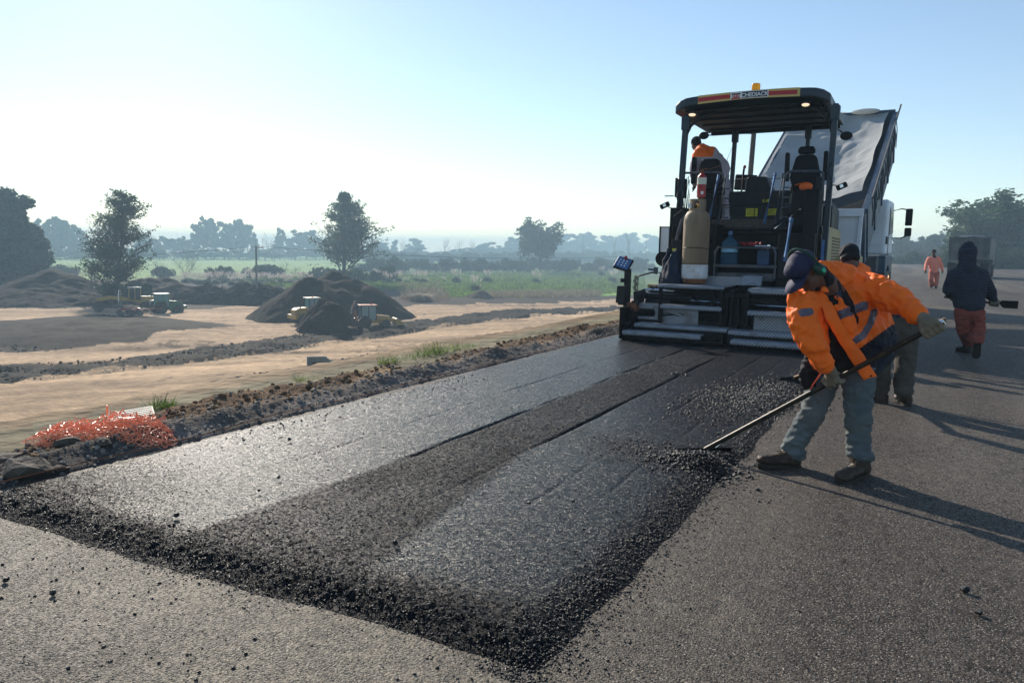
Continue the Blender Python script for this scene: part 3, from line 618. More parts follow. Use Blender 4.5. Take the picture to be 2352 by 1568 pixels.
# --- tractor body
b = MB(); b.bb(-3.84, -3.5, 12.9, 16.0, .55, 1.9); b.bb(-1.9, -1.44, 12.9, 16.0, .45, 1.9); b.bb(-3.5, -1.9, 13.3, 16.0, .5, 1.78); b.bb(-3.6, -1.6, 12.5, 13.3, .35, .62); b.bb(-3.86, -1.42, 13.15, 15.9, 1.76, 1.83)
body = b.build('chassis', M['black'], pav, bevel=.015)
b = MB(); b.prism([(14.9, 1.8), (14.9, 2.32), (15.2, 2.38), (16.2, 2.3), (16.3, 1.2), (14.9, 1.2)], 'X', -3.8, -1.45); b.build('engine_hood', M['dark'], pav, bevel=.02)
for sx, n_ in ((-3.86, 0), (-1.40, 1)):
    b = MB(); b.prism([(13.4, .5), (13.4, 1.6), (14.2, 1.9), (16.0, 1.9), (16.2, 1.3), (16.2, .5)], 'X', sx-.02, sx+.02); sp = b.build('side_cover', M['yellow'], pav, bevel=.008)
    b = MB()
    for i in range(14): b.bb(sx-.03, sx+.03, 14.5, 15.9, 1.0+.055*i, 1.02+.055*i)
    b.build('grille_slat', M['black'], sp)
for sx in (-3.62, -1.66):
    b = MB(); b.lathe((sx-.2, 13.6, .48), [(.2, 0), (.44, .02), (.48, .08), (.48, .32), (.44, .38), (.2, .4)], 28, 'X'); b.lathe((sx-.2, 15.4, .48), [(.2, 0), (.44, .02), (.48, .08), (.48, .32), (.44, .38), (.2, .4)], 28, 'X')
    b.bb(sx-.17, sx+.17, 13.6, 15.4, .02, .94)
    b.build('crawler_track', M['rubber'], pav, bevel=.01)
# hopper at the front, seen past the right side
b = MB(); b.prism([(16.3, .45), (16.3, 1.42), (17.9, 1.32), (17.9, .5)], 'X', -1.35, -1.20); b.prism([(16.3, .45), (16.3, 1.42), (17.9, 1.32), (17.9, .5)], 'X', -4.1, -3.95); b.bb(-3.95, -1.35, 16.3, 16.4, .5, 1.38)
b.bb(-1.36, -1.02, 16.1, 17.2, .95, 1.42); b.build('hopper', M['yellow'], pav, bevel=.05, seg=3)
# --- operator platform
b = MB(); b.bb(-3.22, -2.18, 13.16, 13.19, 1.86, 2.0); b.build('tread_sill', mat('worn_brown_tread', (.06, .05, .04), .6, .3, var=.8, vscale=30, bump=.6, bscale=40), pav); b = MB(); b.bb(-3.86, -1.42, 13.1, 15.2, 1.83, 1.86); b.build('platform_floor', M['dark'], pav)
b = MB(); b.bb(-3.26, -2.12, 14.25, 14.6, 1.86, 2.56); b.bb(-3.30, -2.08, 14.22, 14.6, 2.30, 2.32); b.bb(-2.72, -2.69, 14.235, 14.3, 1.9, 2.28); pn = b.build('centre_console', M['dark'], pav, bevel=.012)
b = MB().prism([(-2.92, 2.5), (-2.90, 2.78), (-2.86, 2.83), (-2.55, 2.82), (-2.42, 2.52)], 'Y', 14.3, 14.75); b.build('instrument_cowl', M['dark'], pav, bevel=.02)
for x0, x1, z0, z1 in ((-2.86, -2.655, 2.10, 2.245), (-2.50, -2.32, 2.12, 2.235), (-2.57, -2.46, 2.355, 2.405)):
    o = MB().bb(x0, x1, 14.212 if z0 > 2.3 else 14.236, 14.249, z0, z1).build('warning_sticker', M['stick'], pn)
    q = MB()
    for i in range(5): q.bb(x0+.015+.01*(i % 2), x1-.015-.02*((i*7) % 3), (14.209 if z0 > 2.3 else 14.233), 14.2345, z0+(z1-z0)*(.14+.17*i), z0+(z1-z0)*(.14+.17*i)+.007)
    q.build('sticker_print', M['black'], o)
b = MB()
for z in (2.02, 2.21):
    for x in (-3.08, -2.2): b.cyl((x, 14.23, z), (x, 14.26, z), .018)
b.build('latch', M['black'], pn)
# tool shelf at the back of the tractor
b = MB(); b.bb(-2.94, -2.02, 12.45, 12.95, 1.205, 1.23); b.bb(-2.94, -2.00, 12.45, 12.95, 1.50, 1.525)
for x, tilt in ((-2.96, .1), (-2.0, -.1)): b.tube([(x, 12.44, 1.02), (x, 12.44, 1.44), (x+tilt*.6, 12.46, 1.53)], .022, 6)
b.bb(-2.98, -1.98, 12.43, 12.46, 1.19, 1.235); b.bb(-2.93, -2.03, 12.47, 12.8, .98, 1.1); b.build('tool_shelf', M['tube'], pav, bevel=.004)
b = MB(); b.bb(-3.42, -2.98, 12.55, 12.9, .7, 1.55); b.bb(-3.30, -2.98, 12.6, 13.1, 1.5, 1.9); b.bb(-2.0, -1.45, 12.6, 12.9, .72, 1.75); b.cyl((-3.16, 12.5, 1.62), (-3.16, 12.62, 1.62), .09, n=16); b.bb(-1.88, -1.55, 12.9, 13.4, 1.5, 2.45); b.bb(-1.66, -1.44, 12.75, 13.3, 1.2, 2.45)
build_each(b, 'rear_housing', M['black'], pav, False, .015)
MB().bb(-1.98, -1.62, 12.57, 12.60, 1.02, 1.52).build('access_cover', M['dark'], pav, bevel=.02)
# posts
for p, q, r_ in (((-3.82, 13.2, 1.8), (-3.76, 13.2, 3.80), .045), ((-1.37, 13.2, .8), (-1.34, 13.2, 3.82), .045), ((-3.39, 15.3, 2.3), (-3.36, 15.3, 3.85), .038), ((-2.01, 15.3, 2.3), (-2.0, 15.3, 3.85), .038)):
    p = Vector(p); q = Vector(q); d = q-p; b = MB(); b.box((p+q)/2, (r_*2, r_*2.4, d.length), Matrix.Rotation(math.atan2(d.x, d.z), 3, 'Y'))
    b.box(q+Vector((0, 0, -.14)), (r_*3.1, r_*3, .22)); b.build('canopy_post', M['navy'], pav, bevel=.01)
g = MB(); g.tube([(-3.77, 13.2, 3.38), (-3.68, 13.2, 3.62), (-3.52, 13.25, 3.77), (-3.3, 13.3, 3.83)], .032, 8); g.tube([(-1.37, 13.2, 3.38), (-1.47, 13.2, 3.62), (-1.62, 13.25, 3.77), (-1.85, 13.3, 3.83)], .032, 8); build_each(g, 'post_brace', M['dark'], pav, True)
# canopy roof
def canopy():
    nx, ny = 24, 12; V = []; 
    def top(x, y):
        t = (x-PX)/1.26; return 4.085-.035*t*t-.085*abs(t)**12
    def outline(i, j):
        x = PX-1.26+2.52*i/nx; y = 12.95+2.65*j/ny; return x, y
    vs = []; 
    for lay in (0, 1):
        for i in range(nx+1):
            for j in range(ny+1):
                x, y = outline(i, j)
                ex = abs((x-PX)/1.26); cut = max(0, ex-.86)/.14*.12
                if j == 0: y += cut
                if j == ny: y -= cut
                z = top(x, y); vs.append((x, y, z if lay == 0 else z-.150+.02*(1-ex)))
    n = (nx+1)*(ny+1); fs = []
    for i in range(nx):
        for j in range(ny):
            a = i*(ny+1)+j; fs.append((a, a+ny+1, a+ny+2, a+1)); fs.append((n+a, n+a+1, n+a+ny+2, n+a+ny+1))
    for i in range(nx):
        a = i*(ny+1); fs.append((a, n+a, n+a+ny+1, a+ny+1)); a += ny; fs.append((a, a+ny+1, n+a+ny+1, n+a))
    for j in range(ny): fs.append((j, j+1, n+j+1, n+j)); a = nx*(ny+1)+j; fs.append((a, n+a, n+a+1, a+1))
    o = mesh_obj('canopy', vs, fs, M['navy'], pav); bm = bmesh.new(); bm.from_mesh(o.data); bmesh.ops.recalc_face_normals(bm, faces=bm.faces); bm.to_mesh(o.data); bm.free()
    mo = o.modifiers.new('bevel', 'BEVEL'); mo.width = .025; mo.segments = 3; mo.limit_method = 'ANGLE'
    # recessed underside with ribs
    b = MB(); b.bb(PX-1.1, PX+1.1, 13.1, 15.5, 3.845, 3.87)
    for y in (13.35, 13.9, 14.5, 15.1): b.bb(PX-1.14, PX+1.14, y-.03, y+.03, 3.81, 3.85)
    b.bb(PX-1.2, PX+1.2, 15.4, 15.5, 3.78, 3.87); b.build('ceiling_liner', M['black'], o, bevel=.008)
    # curved fascia strips on the rear edge
    def strip(nm, x0, x1, f0, f1, dy, mt, par, n=14):
        vs = []; 
        for k in range(n+1):
            x = x0+(x1-x0)*k/n; zt = top(x, 13); zb = zt-.150+.02*(1-abs((x-PX)/1.26)); H = zt-zb
            for yy in (12.95-dy, 12.95): vs += [(x, yy, zb+H*f1), (x, yy, zb+H*f0)]
        fs = []
        for k in range(n): a = 4*k; fs += [(a, a+1, a+5, a+4), (a, a+4, a+6, a+2), (a+1, a+3, a+7, a+5)]
        fs += [(0, 2, 3, 1), (4*n, 4*n+1, 4*n+3, 4*n+2)]
        return mesh_obj(nm, vs, fs, mt, par)
    fa = strip('fascia', -3.50, -1.86, .02, 1.0, .012, M['fyellow'], o); strip('red_stripe', -3.495, -1.90, .26, .74, .016, M['fred'], fa)
    lg = strip('logo_board', -2.955, -2.345, .07, .95, .022, M['white'], o); strip('name_plate', -2.765, -2.36, .15, .87, .026, M['lnavy'], lg)
    zc = top(-2.56, 13)-.073
    text_mesh('lettering', 'CHEDIACK', .088, M['white'], (-2.562, 12.922, zc), (R(90), 0, 0), lg, .0015, .0022, .98)
    za = top(-2.86, 13)-.075
    for sgn, mt in ((1, M['lnavy']), (-1, M['lnavy'])):
        z = za+sgn*.036; q = MB().prism([(-2.94, z), (-2.915, z+.022), (-2.915, z+.009), (-2.815, z+.009), (-2.815, z+.022), (-2.79, z), (-2.815, z-.022), (-2.815, z-.009), (-2.915, z-.009), (-2.915, z-.022)], 'Y', 12.924, 12.93); q.build('arrow', M['lnavy'] if sgn > 0 else M['fred'], lg)
    q = MB().cyl((-2.865, 12.918, za), (-2.865, 12.929, za), .03, n=16); q.bb(-2.92, -2.81, 12.922, 12.929, za-.018, za+.018); em = q.build('emblem', M['fred'], lg)
    q = MB().cyl((-2.865, 12.913, za), (-2.865, 12.92, za), .013, n=12); q.box((-2.905, 12.919, za), (.012, .006, .02)); q.box((-2.825, 12.919, za), (.012, .006, .02)); q.build('emblem_dot', M['white'], em)
    for x in (-3.62, -1.78):
        l = MB().lathe((x, 13.08, 3.80 if x < -3 else 3.83), [(.03, .06), (.07, .03), (.075, 0), (.06, -.02)], 16); hd = l.build('work_light', M['dark'], o, True); MB().ell((x, 13.06, (3.80 if x < -3 else 3.83)-.015), (.062, .062, .028)).build('lens', M['lamp'], hd, True)
    be = MB().lathe((-2.62, 13.3, 4.08), [(.07, 0), (.075, .03), (.06, .05)], 16).build('beacon', M['black'], o, True)
    MB().lathe((-2.62, 13.3, 4.12), [(.068, 0), (.072, .02), (.07, .125), (.062, .14)], 18).build('lens', M['amber'], be, True)
    return o
canopy()
def operator_seat(cx, y, head=True, lean=0):
    bk = MB(); H = .62; z0 = 2.58; pr = []
    pts_ = [(-.20, 0), (-.255, .18), (-.20, .40), (-.17, .52), (-.12, .56), (.12, .56), (.17, .52), (.20, .40), (.255, .18), (.20, 0)]
    bk.prism([(cx+a, z0+c) for a, c in pts_], 'Y', y, y+.13); s_ = bk.build('seat', M['seat'], pav, bevel=.035, seg=3)
    c = MB().box((cx, y+.33, z0-.02), (.5, .5, .14)); c.build('cushion', M['seat'], s_, bevel=.04, seg=3)
    if head: h = MB().prism([(cx-.13, z0+.57), (cx-.145, z0+.64), (cx-.11, z0+.70), (cx+.11, z0+.70), (cx+.145, z0+.64), (cx+.13, z0+.57)], 'Y', y-.01, y+.12); h.build('headrest', M['seat'], s_, bevel=.03, seg=3)
    p = MB().bb(cx-.19, cx+.19, y-.02, y+.4, 2.05, 2.5); p.box((cx, y+.2, 1.95), (.3, .35, .25)); p.build('pedestal', M['black'], s_, bevel=.03)
    for sx in ((-1,) if not head else (-1, 1)): a = MB().prism([(cx+sx*.315-.04, z0+.12), (cx+sx*.315-.038, z0+.60), (cx+sx*.315-.02, z0+.615), (cx+sx*.315+.03, z0+.61), (cx+sx*.315+.04, z0+.12)], 'Y', y+.05, y+.17); a.build('armrest', M['seat'], s_, bevel=.012)
operator_seat(-1.84, 13.95); operator_seat(-3.50, 13.95, head=False)
# guard rails and ladders
def rail(nm, pts_, r_, mt): return MB().tube(pts_, r_, 8).build(nm, mt, pav, True)
rail('guard_rail', [(-3.86, 13.25, 2.72), (-3.82, 13.25, 2.79), (-3.74, 13.25, 2.82), (-3.16, 13.25, 2.81), (-3.09, 13.25, 2.78), (-3.06, 13.25, 2.70)], .02, M['tube'])
rail('guard_rail', [(-2.07, 13.2, 2.0), (-2.06, 13.2, 2.68), (-2.02, 13.2, 2.75), (-1.95, 13.2, 2.78), (-1.52, 13.2, 2.77), (-1.46, 13.2, 2.73), (-1.45, 13.2, 2.24), (-1.50, 13.2, 2.22), (-2.03, 13.2, 2.24)], .024, M['tube'])
MB().bb(-1.56, -1.44, 13.18, 13.24, 2.2, 2.68).build('guard_panel', M['dark'], pav, bevel=.01)
for x in (-3.13, -2.20):
    rail('ladder_rail', [(x+.02, 13.05, 2.75), (x-.10, 12.98, 1.92)], .026, M['steelblue'])
    rail('ladder_rail', [(x+.13, 13.1, 2.74), (x+.06, 13.02, 1.92)], .018, M['tube'])
rail('cross_bar', [(-3.18, 14.8, 2.83), (-2.2, 14.8, 2.83)], .017, M['tube'])
rail('grab_bar', [(-2.08, 12.7, 1.82), (-1.70, 12.7, 2.13)], .018, M['chrome'])
rail('lift_strut', [(-1.84, 12.3, 1.3), (-1.79, 12.4, 1.98)], .035, M['steelblue'])
rail('lift_strut', [(-1.30, 12.4, .7), (-1.36, 12.9, 1.65)], .025, M['steelblue'])
rail('lift_strut', [(-3.62, 12.2, 1.05), (-3.58, 12.2, 1.5), (-3.50, 12.3, 1.95), (-3.45, 12.35, 2.02)], .028, M['tube'])
for x0 in (-2.98, -2.02):
    b = MB()
    for i in range(4): b.cyl((x0-.02, 12.95, 2.02+.16*i), (x0+.09, 12.95, 2.02+.16*i), .012)
    build_each(b, 'ladder_rung', M['tube'], pav)
# small fittings: mirrors, lamps, boxes
def mirror(p, q):
    MB().tube([p, (Vector(p)+Vector(q))/2+Vector((0, 0, .01)), q], .012, 6).build('mirror_arm', M['black'], pav, True); MB().ell(q, (.095, .05, .07), nu=14).build('mirror', M['black'], pav, True)
mirror((-3.02, 15.3, 3.75), (-3.62, 13.9, 3.55)); mirror((-1.34, 13.2, 3.45), (-1.155, 13.2, 3.31))
def flood(c, yaw, armto):
    rr = Matrix.Rotation(yaw, 3, 'Z') @ Matrix.Rotation(R(-25), 3, 'Y'); h = MB().box(c, (.17, .08, .085), rr).build('flood_lamp', M['black'], pav, bevel=.015); MB().box(Vector(c)+rr @ Vector((0, -.043, 0)), (.05, .006, .05), rr).build('lens', M['chrome'], h); MB().tube([c, armto], .015, 6).build('lamp_arm', M['black'], pav, True)
flood((-4.02, 13.0, 2.24), R(6), (-3.86, 13.05, 2.17)); flood((-1.17, 13.2, 2.52), 0, (-1.36, 13.2, 2.55))
MB().ell((-3.885, 13.1, 2.05), (.032, .03, .05)).build('indicator_lamp', M['amber'], pav, True)
MB().bb(-3.93, -3.80, 13.25, 13.6, 2.40, 2.74).build('electric_box', M['dark'], pav, bevel=.01)
MB().bb(-3.92, -3.66, 13.0, 13.3, 1.7, 2.20).build('electric_box', M['black'], pav, bevel=.01)
MB().cyl((-4.06, 13.1, 2.41), (-3.9, 13.1, 2.41), .01).build('bracket_rod', M['tube'], pav)
b = MB(); b.bb(-3.98, -3.84, 12.7, 12.74, 1.42, 1.84); b.build('light_board', M['white'], pav); b = MB(); b.bb(-4.0, -3.98, 12.68, 12.76, 1.38, 1.86); b.bb(-3.98, -3.8, 12.745, 12.78, 1.38, 1.86); b.build('board_frame', M['black'], pav)
MB().bb(-3.60, -3.46, 12.1, 12.2, 1.0, 1.62).build('tool_box', M['dark'], pav, bevel=.01); MB().bb(-3.58, -3.51, 12.075, 12.098, 1.32, 1.48).build('warning_sticker', M['stick'], pav, bevel=.004)
b = MB(); b.box((-3.04, 14.95, 2.78), (.42, .06, .30), Matrix.Rotation(R(4), 3, 'Y')); b.build('display_panel', M['dark'], pav, bevel=.03, seg=3)
MB().tube([(-3.02, 14.5, 2.5), (-3.0, 14.5, 2.9), (-2.98, 14.45, 3.0)], .02, 6).build('lever', M['black'], pav, True); MB().ell((-2.97, 14.44, 3.02), (.03, .03, .035)).build('lever_knob', M['red'], pav, True)
g = MB()
for i in range(9):
    a = rng.rand(4); x = -3.85+.25*a[0]; g.tube([(x, 13.1, 2.75-.1*a[1]), (x+.1*a[2]-.05, 13.05, 2.4), (x+.1*a[3]-.05, 13.1, 2.1)], .008, 5)
for i in range(14):
    a = rng.rand(6); x = -3.9+2.9*a[0]; z = .45+.35*a[1]; g.tube([(x, 11.55, z), (x+.15*a[2], 11.48, z-.12*a[3]), (x+.3*a[4]+.1, 11.5, z-.05), (x+.4*a[5]+.2, 11.6, z+.05)], .008+.006*a[3], 5)
g.tube([(-3.42, 12.0, 2.1), (-3.56, 12.0, 2.0), (-3.6, 12.02, 1.7), (-3.55, 12.0, 1.3)], .008, 5)
g.tube([(-1.75, 12.6, 1.35), (-1.62, 12.5, 1.7), (-1.68, 12.45, 1.3), (-1.55, 12.5, 1.1)], .010, 5)
g.tube([(-1.33, 13.1, 2.9), (-1.40, 13.05, 2.75), (-1.31, 13.1, 2.6), (-1.36, 13.1, 2.4)], .008, 5)
build_each(g, 'hose', M['black'], pav, True)
MB().lathe((-3.98, 12.85, 1.30), [(.03, 0), (.13, .01), (.13, .06), (.03, .07)], 18, 'Y').build('hose_reel', M['rubber'], pav, True)

# --- things carried by the paver
gc = empty('gas_cylinder', (-3.17, 12.0, .925)); tag(gc, 'tall tan gas cylinder with chipped white foot standing on the paver deck', 'gas cylinder')
MB().lathe((0, 0, 0), [(.19, .30), (.205, .32), (.208, .34), (.208, 1.0), (.203, 1.03), (.19, 1.09), (.155, 1.14), (.10, 1.17), (.05, 1.18)], 32).build('tank', M['cyl'], gc, True)
MB().lathe((0, 0, 0), [(.19, .07), (.205, .09), (.2085, .11), (.2085, .30), (.2075, .30)], 32).build('foot_band', M['cylw'], gc, True)
MB().lathe((0, 0, 0), [(.17, 0), (.18, 0), (.195, .08), (.19, .1)], 32).build('foot_ring', M['rust'], gc, True)
cl = MB(); n_ = 28
for i in range(n_):
    a0 = 2*math.pi*i/n_; a1 = 2*math.pi*(i+1)/n_
    if 4.45 < (a0 % 6.283) < 4.95:
        zz = ((1.15, 1.19), (1.315, 1.34))
    else: zz = ((1.15, 1.34),)
    for z0, z1 in zz:
        vs = [(r*math.cos(a), r*math.sin(a), z) for r in (.125, .13) for a in (a0, a1) for z in (z0, z1)]; cl.add(vs, [(0, 2, 3, 1), (4, 5, 7, 6), (0, 1, 5, 4), (2, 6, 7, 3), (0, 4, 6, 2), (1, 3, 7, 5)])
cl.build('valve_collar', M['cyl'], gc)
MB().lathe((0, 0, 1.17), [(.025, 0), (.025, .05), (.04, .06), (.04, .09), (.015, .1)], 12).build('valve', M['brass'], gc, True)
MB().tube([(.209*math.cos(a), .209*math.sin(a), .55-.02*math.sin(a)) for a in np.linspace(math.pi, 2*math.pi, 16)], .006, 5).build('strap', M['black'], gc, True)
MB().prism([(-.125, 1.2), (-.07, 1.2), (-.07, 1.27), (-.125, 1.27)], 'Y', -.122, -.09).build('label', M['white'], gc)
fe = empty('fire_extinguisher', (-3.20, 12.30, 2.31)); tag(fe, 'red fire extinguisher hung above the tan gas cylinder on the paver', 'fire extinguisher')
MB().lathe((0, 0, 0), [(.06, 0), (.072, .01), (.074, .30), (.065, .35), (.03, .38), (.025, .4)], 20).build('tank', M['red'], fe, True)
MB().lathe((0, 0, 0), [(.0745, .21), (.0752, .21), (.0752, .32), (.0745, .32)], 20).build('label', M['label'], fe, True)
h = MB().box((0, 0, .42), (.05, .05, .05)); h.box((.02, 0, .455), (.12, .02, .015), Matrix.Rotation(R(-12), 3, 'Y')); h.tube([(0, 0, .42), (.09, -.02, .44), (.3, -.05, .5)], .006, 5); h.build('valve_handle', M['rust'], fe, bevel=.005)
MB().prism([(.01, .05), (.05, .05), (.05, .1), (.01, .1)], 'Y', -.077, -.06).build('sticker', M['white'], fe)
wb = empty('water_bottle', (-2.76, 12.6, 1.232)); tag(wb, 'large clear blue water bottle standing on the paver shelf', 'water bottle')
MB().lathe((0, 0, 0), [(.02, .0), (.125, .0), (.138, .02), (.138, .07), (.130, .085), (.138, .10), (.138, .17), (.130, .185), (.138, .2), (.138, .29), (.130, .305), (.136, .32), (.125, .36), (.06, .43), (.03, .45), (.03, .50), (.001, .502)], 28).build('bottle', M['blueplastic'], wb, True)
MB().lathe((0, 0, 0), [(.001, .005), (.12, .006), (.128, .02), (.128, .26), (.001, .261)], 24).build('water', glass('water_in_bottle', (.35, .75, .95), .02, trans=1), wb, True)
MB().lathe((0, 0, .49), [(.034, 0), (.034, .055), (.02, .06)], 14).build('cap', M['steelblue'], wb, True)
MB().lathe((0, 0, 0), [(.1385, .205), (.1392, .205), (.1392, .28), (.1385, .28)], 28).build('label', mat('pale_blue_label', (.25, .5, .7), .4, var=.3, vscale=30), wb, True)
jc = empty('jerrycan', (-2.22, 12.65, 1.232)); tag(jc, 'small dark blue plastic jerrycan on the paver shelf', 'jerrycan')
mt = mat('dark_blue_plastic', (.02, .06, .14), .4, var=.15)
MB().prism([(-.1, 0), (-.1, .22), (-.06, .27), (.1, .25), (.1, 0)], 'Y', -.07, .07).build('can', mt, jc, bevel=.02, seg=3); MB().tube([(-.05, 0, .26), (-.03, 0, .30), (.05, 0, .29), (.07, 0, .25)], .012, 6).build('handle', mt, jc, True); MB().cyl((.06, 0, .25), (.06, 0, .29), .022).build('cap', M['white'], jc)
rg = MB(); r_ = np.random.RandomState(3)
for i in range(12):
    p = Vector((-2.62+.35*r_.rand(), 12.55+.15*r_.rand(), 1.545+.03*r_.rand())); rg.tube([p, p+Vector((.06*r_.randn(), .04*r_.randn(), .035)), p+Vector((.1*r_.randn(), .05*r_.randn(), .0))], .010, 6)
tag(rg.build('rag', M['red'], None, True), 'crumpled red rag and straps lying on top of the paver shelf', 'rag')
tl = MB().cyl((-2.35, 12.55, 1.54), (-2.12, 12.6, 1.545), .012); tl.box((-2.14, 12.6, 1.55), (.05, .04, .03)); tag(tl.build('wrench', M['chrome'], None, bevel=.003), 'steel wrench lying on the paver shelf beside the red rag', 'wrench')
# hat hung on the back of the right seat
hh = empty('orange_hat', (-1.80, 13.86, 2.585)); tag(hh, 'orange cap hung upside down behind the right paver seat', 'cap')
q = MB().ell((0, 0, 0), (.115, .07, .075), nu=18, nv=10); q.build('crown', M['orangeplastic'], hh, True); q = MB().ell((-.07, -.01, .045), (.12, .06, .018), Matrix.Rotation(R(-10), 3, 'Y')); q.build('brim', M['orangeplastic'], hh, True)
# ================================================================== PEOPLE
def remesh(mb, voxel, smooth=4, disp=0., dscale=9., seed=0, stretch=(1, 1, 1)):
    """melt overlapping volumes into one continuous skin; returns (V, F)"""
    me = bpy.data.meshes.new('tmp'); me.from_pydata([tuple(v) for v in mb.v], [], mb.f)
    bm = bmesh.new(); bm.from_mesh(me); bmesh.ops.recalc_face_normals(bm, faces=bm.faces); bm.to_mesh(me); bm.free()
    o = bpy.data.objects.new('tmp', me); C.objects.link(o)
    r = o.modifiers.new('r', 'REMESH'); r.mode = 'VOXEL'; r.voxel_size = voxel; r.adaptivity = 0
    if smooth: s = o.modifiers.new('s', 'SMOOTH'); s.iterations = smooth; s.factor = .5
    dg = bpy.context.evaluated_depsgraph_get(); dg.update(); ev = o.evaluated_get(dg); m2 = bpy.data.meshes.new_from_object(ev)
    n = len(m2.vertices); V = np.empty(n*3); m2.vertices.foreach_get('co', V); V = V.reshape(-1, 3)
    N = np.empty(n*3); m2.vertices.foreach_get('normal', N); N = N.reshape(-1, 3)
    F = [tuple(p.vertices) for p in m2.polygons]
    bpy.data.objects.remove(o); bpy.data.meshes.remove(me); bpy.data.meshes.remove(m2)
    if disp:
        for i in range(n):
            p = Vector(V[i]); q = Vector((p.x*stretch[0], p.y*stretch[1], p.z*stretch[2]))*dscale+Vector((seed*3.1, seed, 0))
            a = mnoise.noise(q); b = mnoise.noise(q*2.3+Vector((5, 1, 2)))
            V[i] += N[i]*disp*((1-2*abs(a))*1.1-.45+.5*b)
    return V, F
def skinobj(name, V, F, mats, parent=None, matfn=None):
    o = mesh_obj(name, V, F, mats, parent, True)
    if matfn is not None:
        V = np.asarray(V)
        for p in o.data.polygons:
            c = V[list(p.vertices)].mean(0); p.material_index = matfn(c)
    return o
def cloth(name, mb, mt, parent, voxel=.011, smooth=5, disp=.008, dscale=9, seed=0, stretch=(1, 1, 1), matfn=None):
    V, F = remesh(mb, voxel, smooth, disp, dscale, seed, stretch); return skinobj(name, V, F, mt, parent, matfn)
def limb(mb, pts, rs, n=12):
    for i in range(len(pts)-1): mb.cap(pts[i], pts[i+1], rs[i], rs[i+1], n)
    return mb
def basis(fwd, up):
    f = Vector(fwd).normalized(); u = (Vector(up)-f*Vector(up).dot(f)).normalized(); r = f.cross(u); return Matrix((r, f, u)).transposed()   # columns right, forward, up
def head_mb(c, B, s=1.):
    """head with brow, nose, mouth, chin and ears; c = centre, B columns right/forward/up"""
    m = MB(); P = lambda x, y, z: Vector(c)+B @ Vector((x*s, y*s, z*s))
    m.ell(P(0, -.012, .03), (.076*s, .096*s, .09*s), B, 16, 12); m.ell(P(0, .022, -.035), (.058*s, .065*s, .075*s), B, 14, 10); m.ell(P(0, .055, -.088), (.028*s, .026*s, .022*s), B)
    m.ell(P(0, .075, .022), (.05*s, .018*s, .016*s), B); m.cap(P(0, .085, .015), P(0, .104, -.022), .009*s, .014*s, 8); m.ell(P(0, .082, -.055), (.026*s, .012*s, .011*s), B); m.ell(P(0, .078, -.068), (.022*s, .012*s, .008*s), B)
    for x in (-1, 1): m.ell(P(.079*x, -.008, -.005), (.012*s, .022*s, .034*s), B); m.ell(P(.045*x, .055, -.025), (.022*s, .022*s, .02*s), B)
    return m
def face_details(c, B, parent, s=1.):
    P = lambda x, y, z: Vector(c)+B @ Vector((x*s, y*s, z*s))
    for x in (-1, 1):
        MB().ell(P(.03*x, .083, 0), (.013*s, .008*s, .007*s), B).build('eye', M['eye'], parent, True)
    MB().ell(P(0, .09, -.061), (.022*s, .007*s, .005*s), B).build('lips', M['lip'], parent, True)
def hand_mb(wrist, grip, axis, r=.017, back=None, s=1., flip=1):
    """gloved hand closed round a shaft: grip = point on shaft, axis = shaft direction, back = direction from shaft to the back of the hand"""
    m = MB(); ax = Vector(axis).normalized(); g = Vector(grip); w_ = Vector(wrist)
    back = (w_-g) if back is None else Vector(back); back = (back-ax*back.dot(ax)).normalized(); side = ax.cross(back)*flip
    palm = g+back*(r+.020)*s
    m.cap(w_, palm-side*.015, .027*s, .028*s, 12)
    for k, t in enumerate((-.036, -.012, .012, .036)):
        b0 = palm+ax*t*s+side*.012; L = (.93, 1.05, 1., .85)[k]
        pts_ = []
        for a in (70, 20, -35, -95, -150):
            a = R(a*L if a < 0 else a); pts_.append(g+ax*t*s*1.02+(back*math.sin(a)+side*math.cos(a))*(r+.012)*s)
        limb(m, [palm+ax*t*.8*s-side*.02]+pts_, [.0145*s, .0135*s, .0125*s, .012*s, .0115*s, .010*s], 8)
        m.cap(w_+(palm-w_)*.35, b0, .016*s, .0145*s, 8)
    th = [palm-side*.02-ax*.03*flip, g-side*(r+.018)-ax*.045*flip+back*.012, g-side*(r+.008)-back*.012-ax*.05*flip, g-back*(r+.012)-ax*.045*flip+side*.002]
    limb(m, th, [.017*s, .0145*s, .0125*s, .011*s], 8)
    return m
def open_hand_mb(w_, d, nrm, s=1.):
    m = MB(); w_ = Vector(w_); d = Vector(d).normalized(); nrm = Vector(nrm).normalized(); sd_ = d.cross(nrm).normalized(); m.cap(w_, w_+d*.07*s, .026*s, .032*s, 10)
    for k, t in enumerate((-.030, -.010, .010, .028)):
        L = (.06, .075, .07, .055)[k]*s; b0 = w_+d*.08*s+sd_*t*s; limb(m, [b0, b0+d*L*.55+nrm*.008, b0+d*L*.9+nrm*.03], [.011*s, .0105*s, .009*s], 8)
    limb(m, [w_+d*.02*s-sd_*.02*s, w_+d*.055*s-sd_*.048*s+nrm*.012, w_+d*.09*s-sd_*.05*s+nrm*.025], [.014*s, .012*s, .010*s], 8); return m
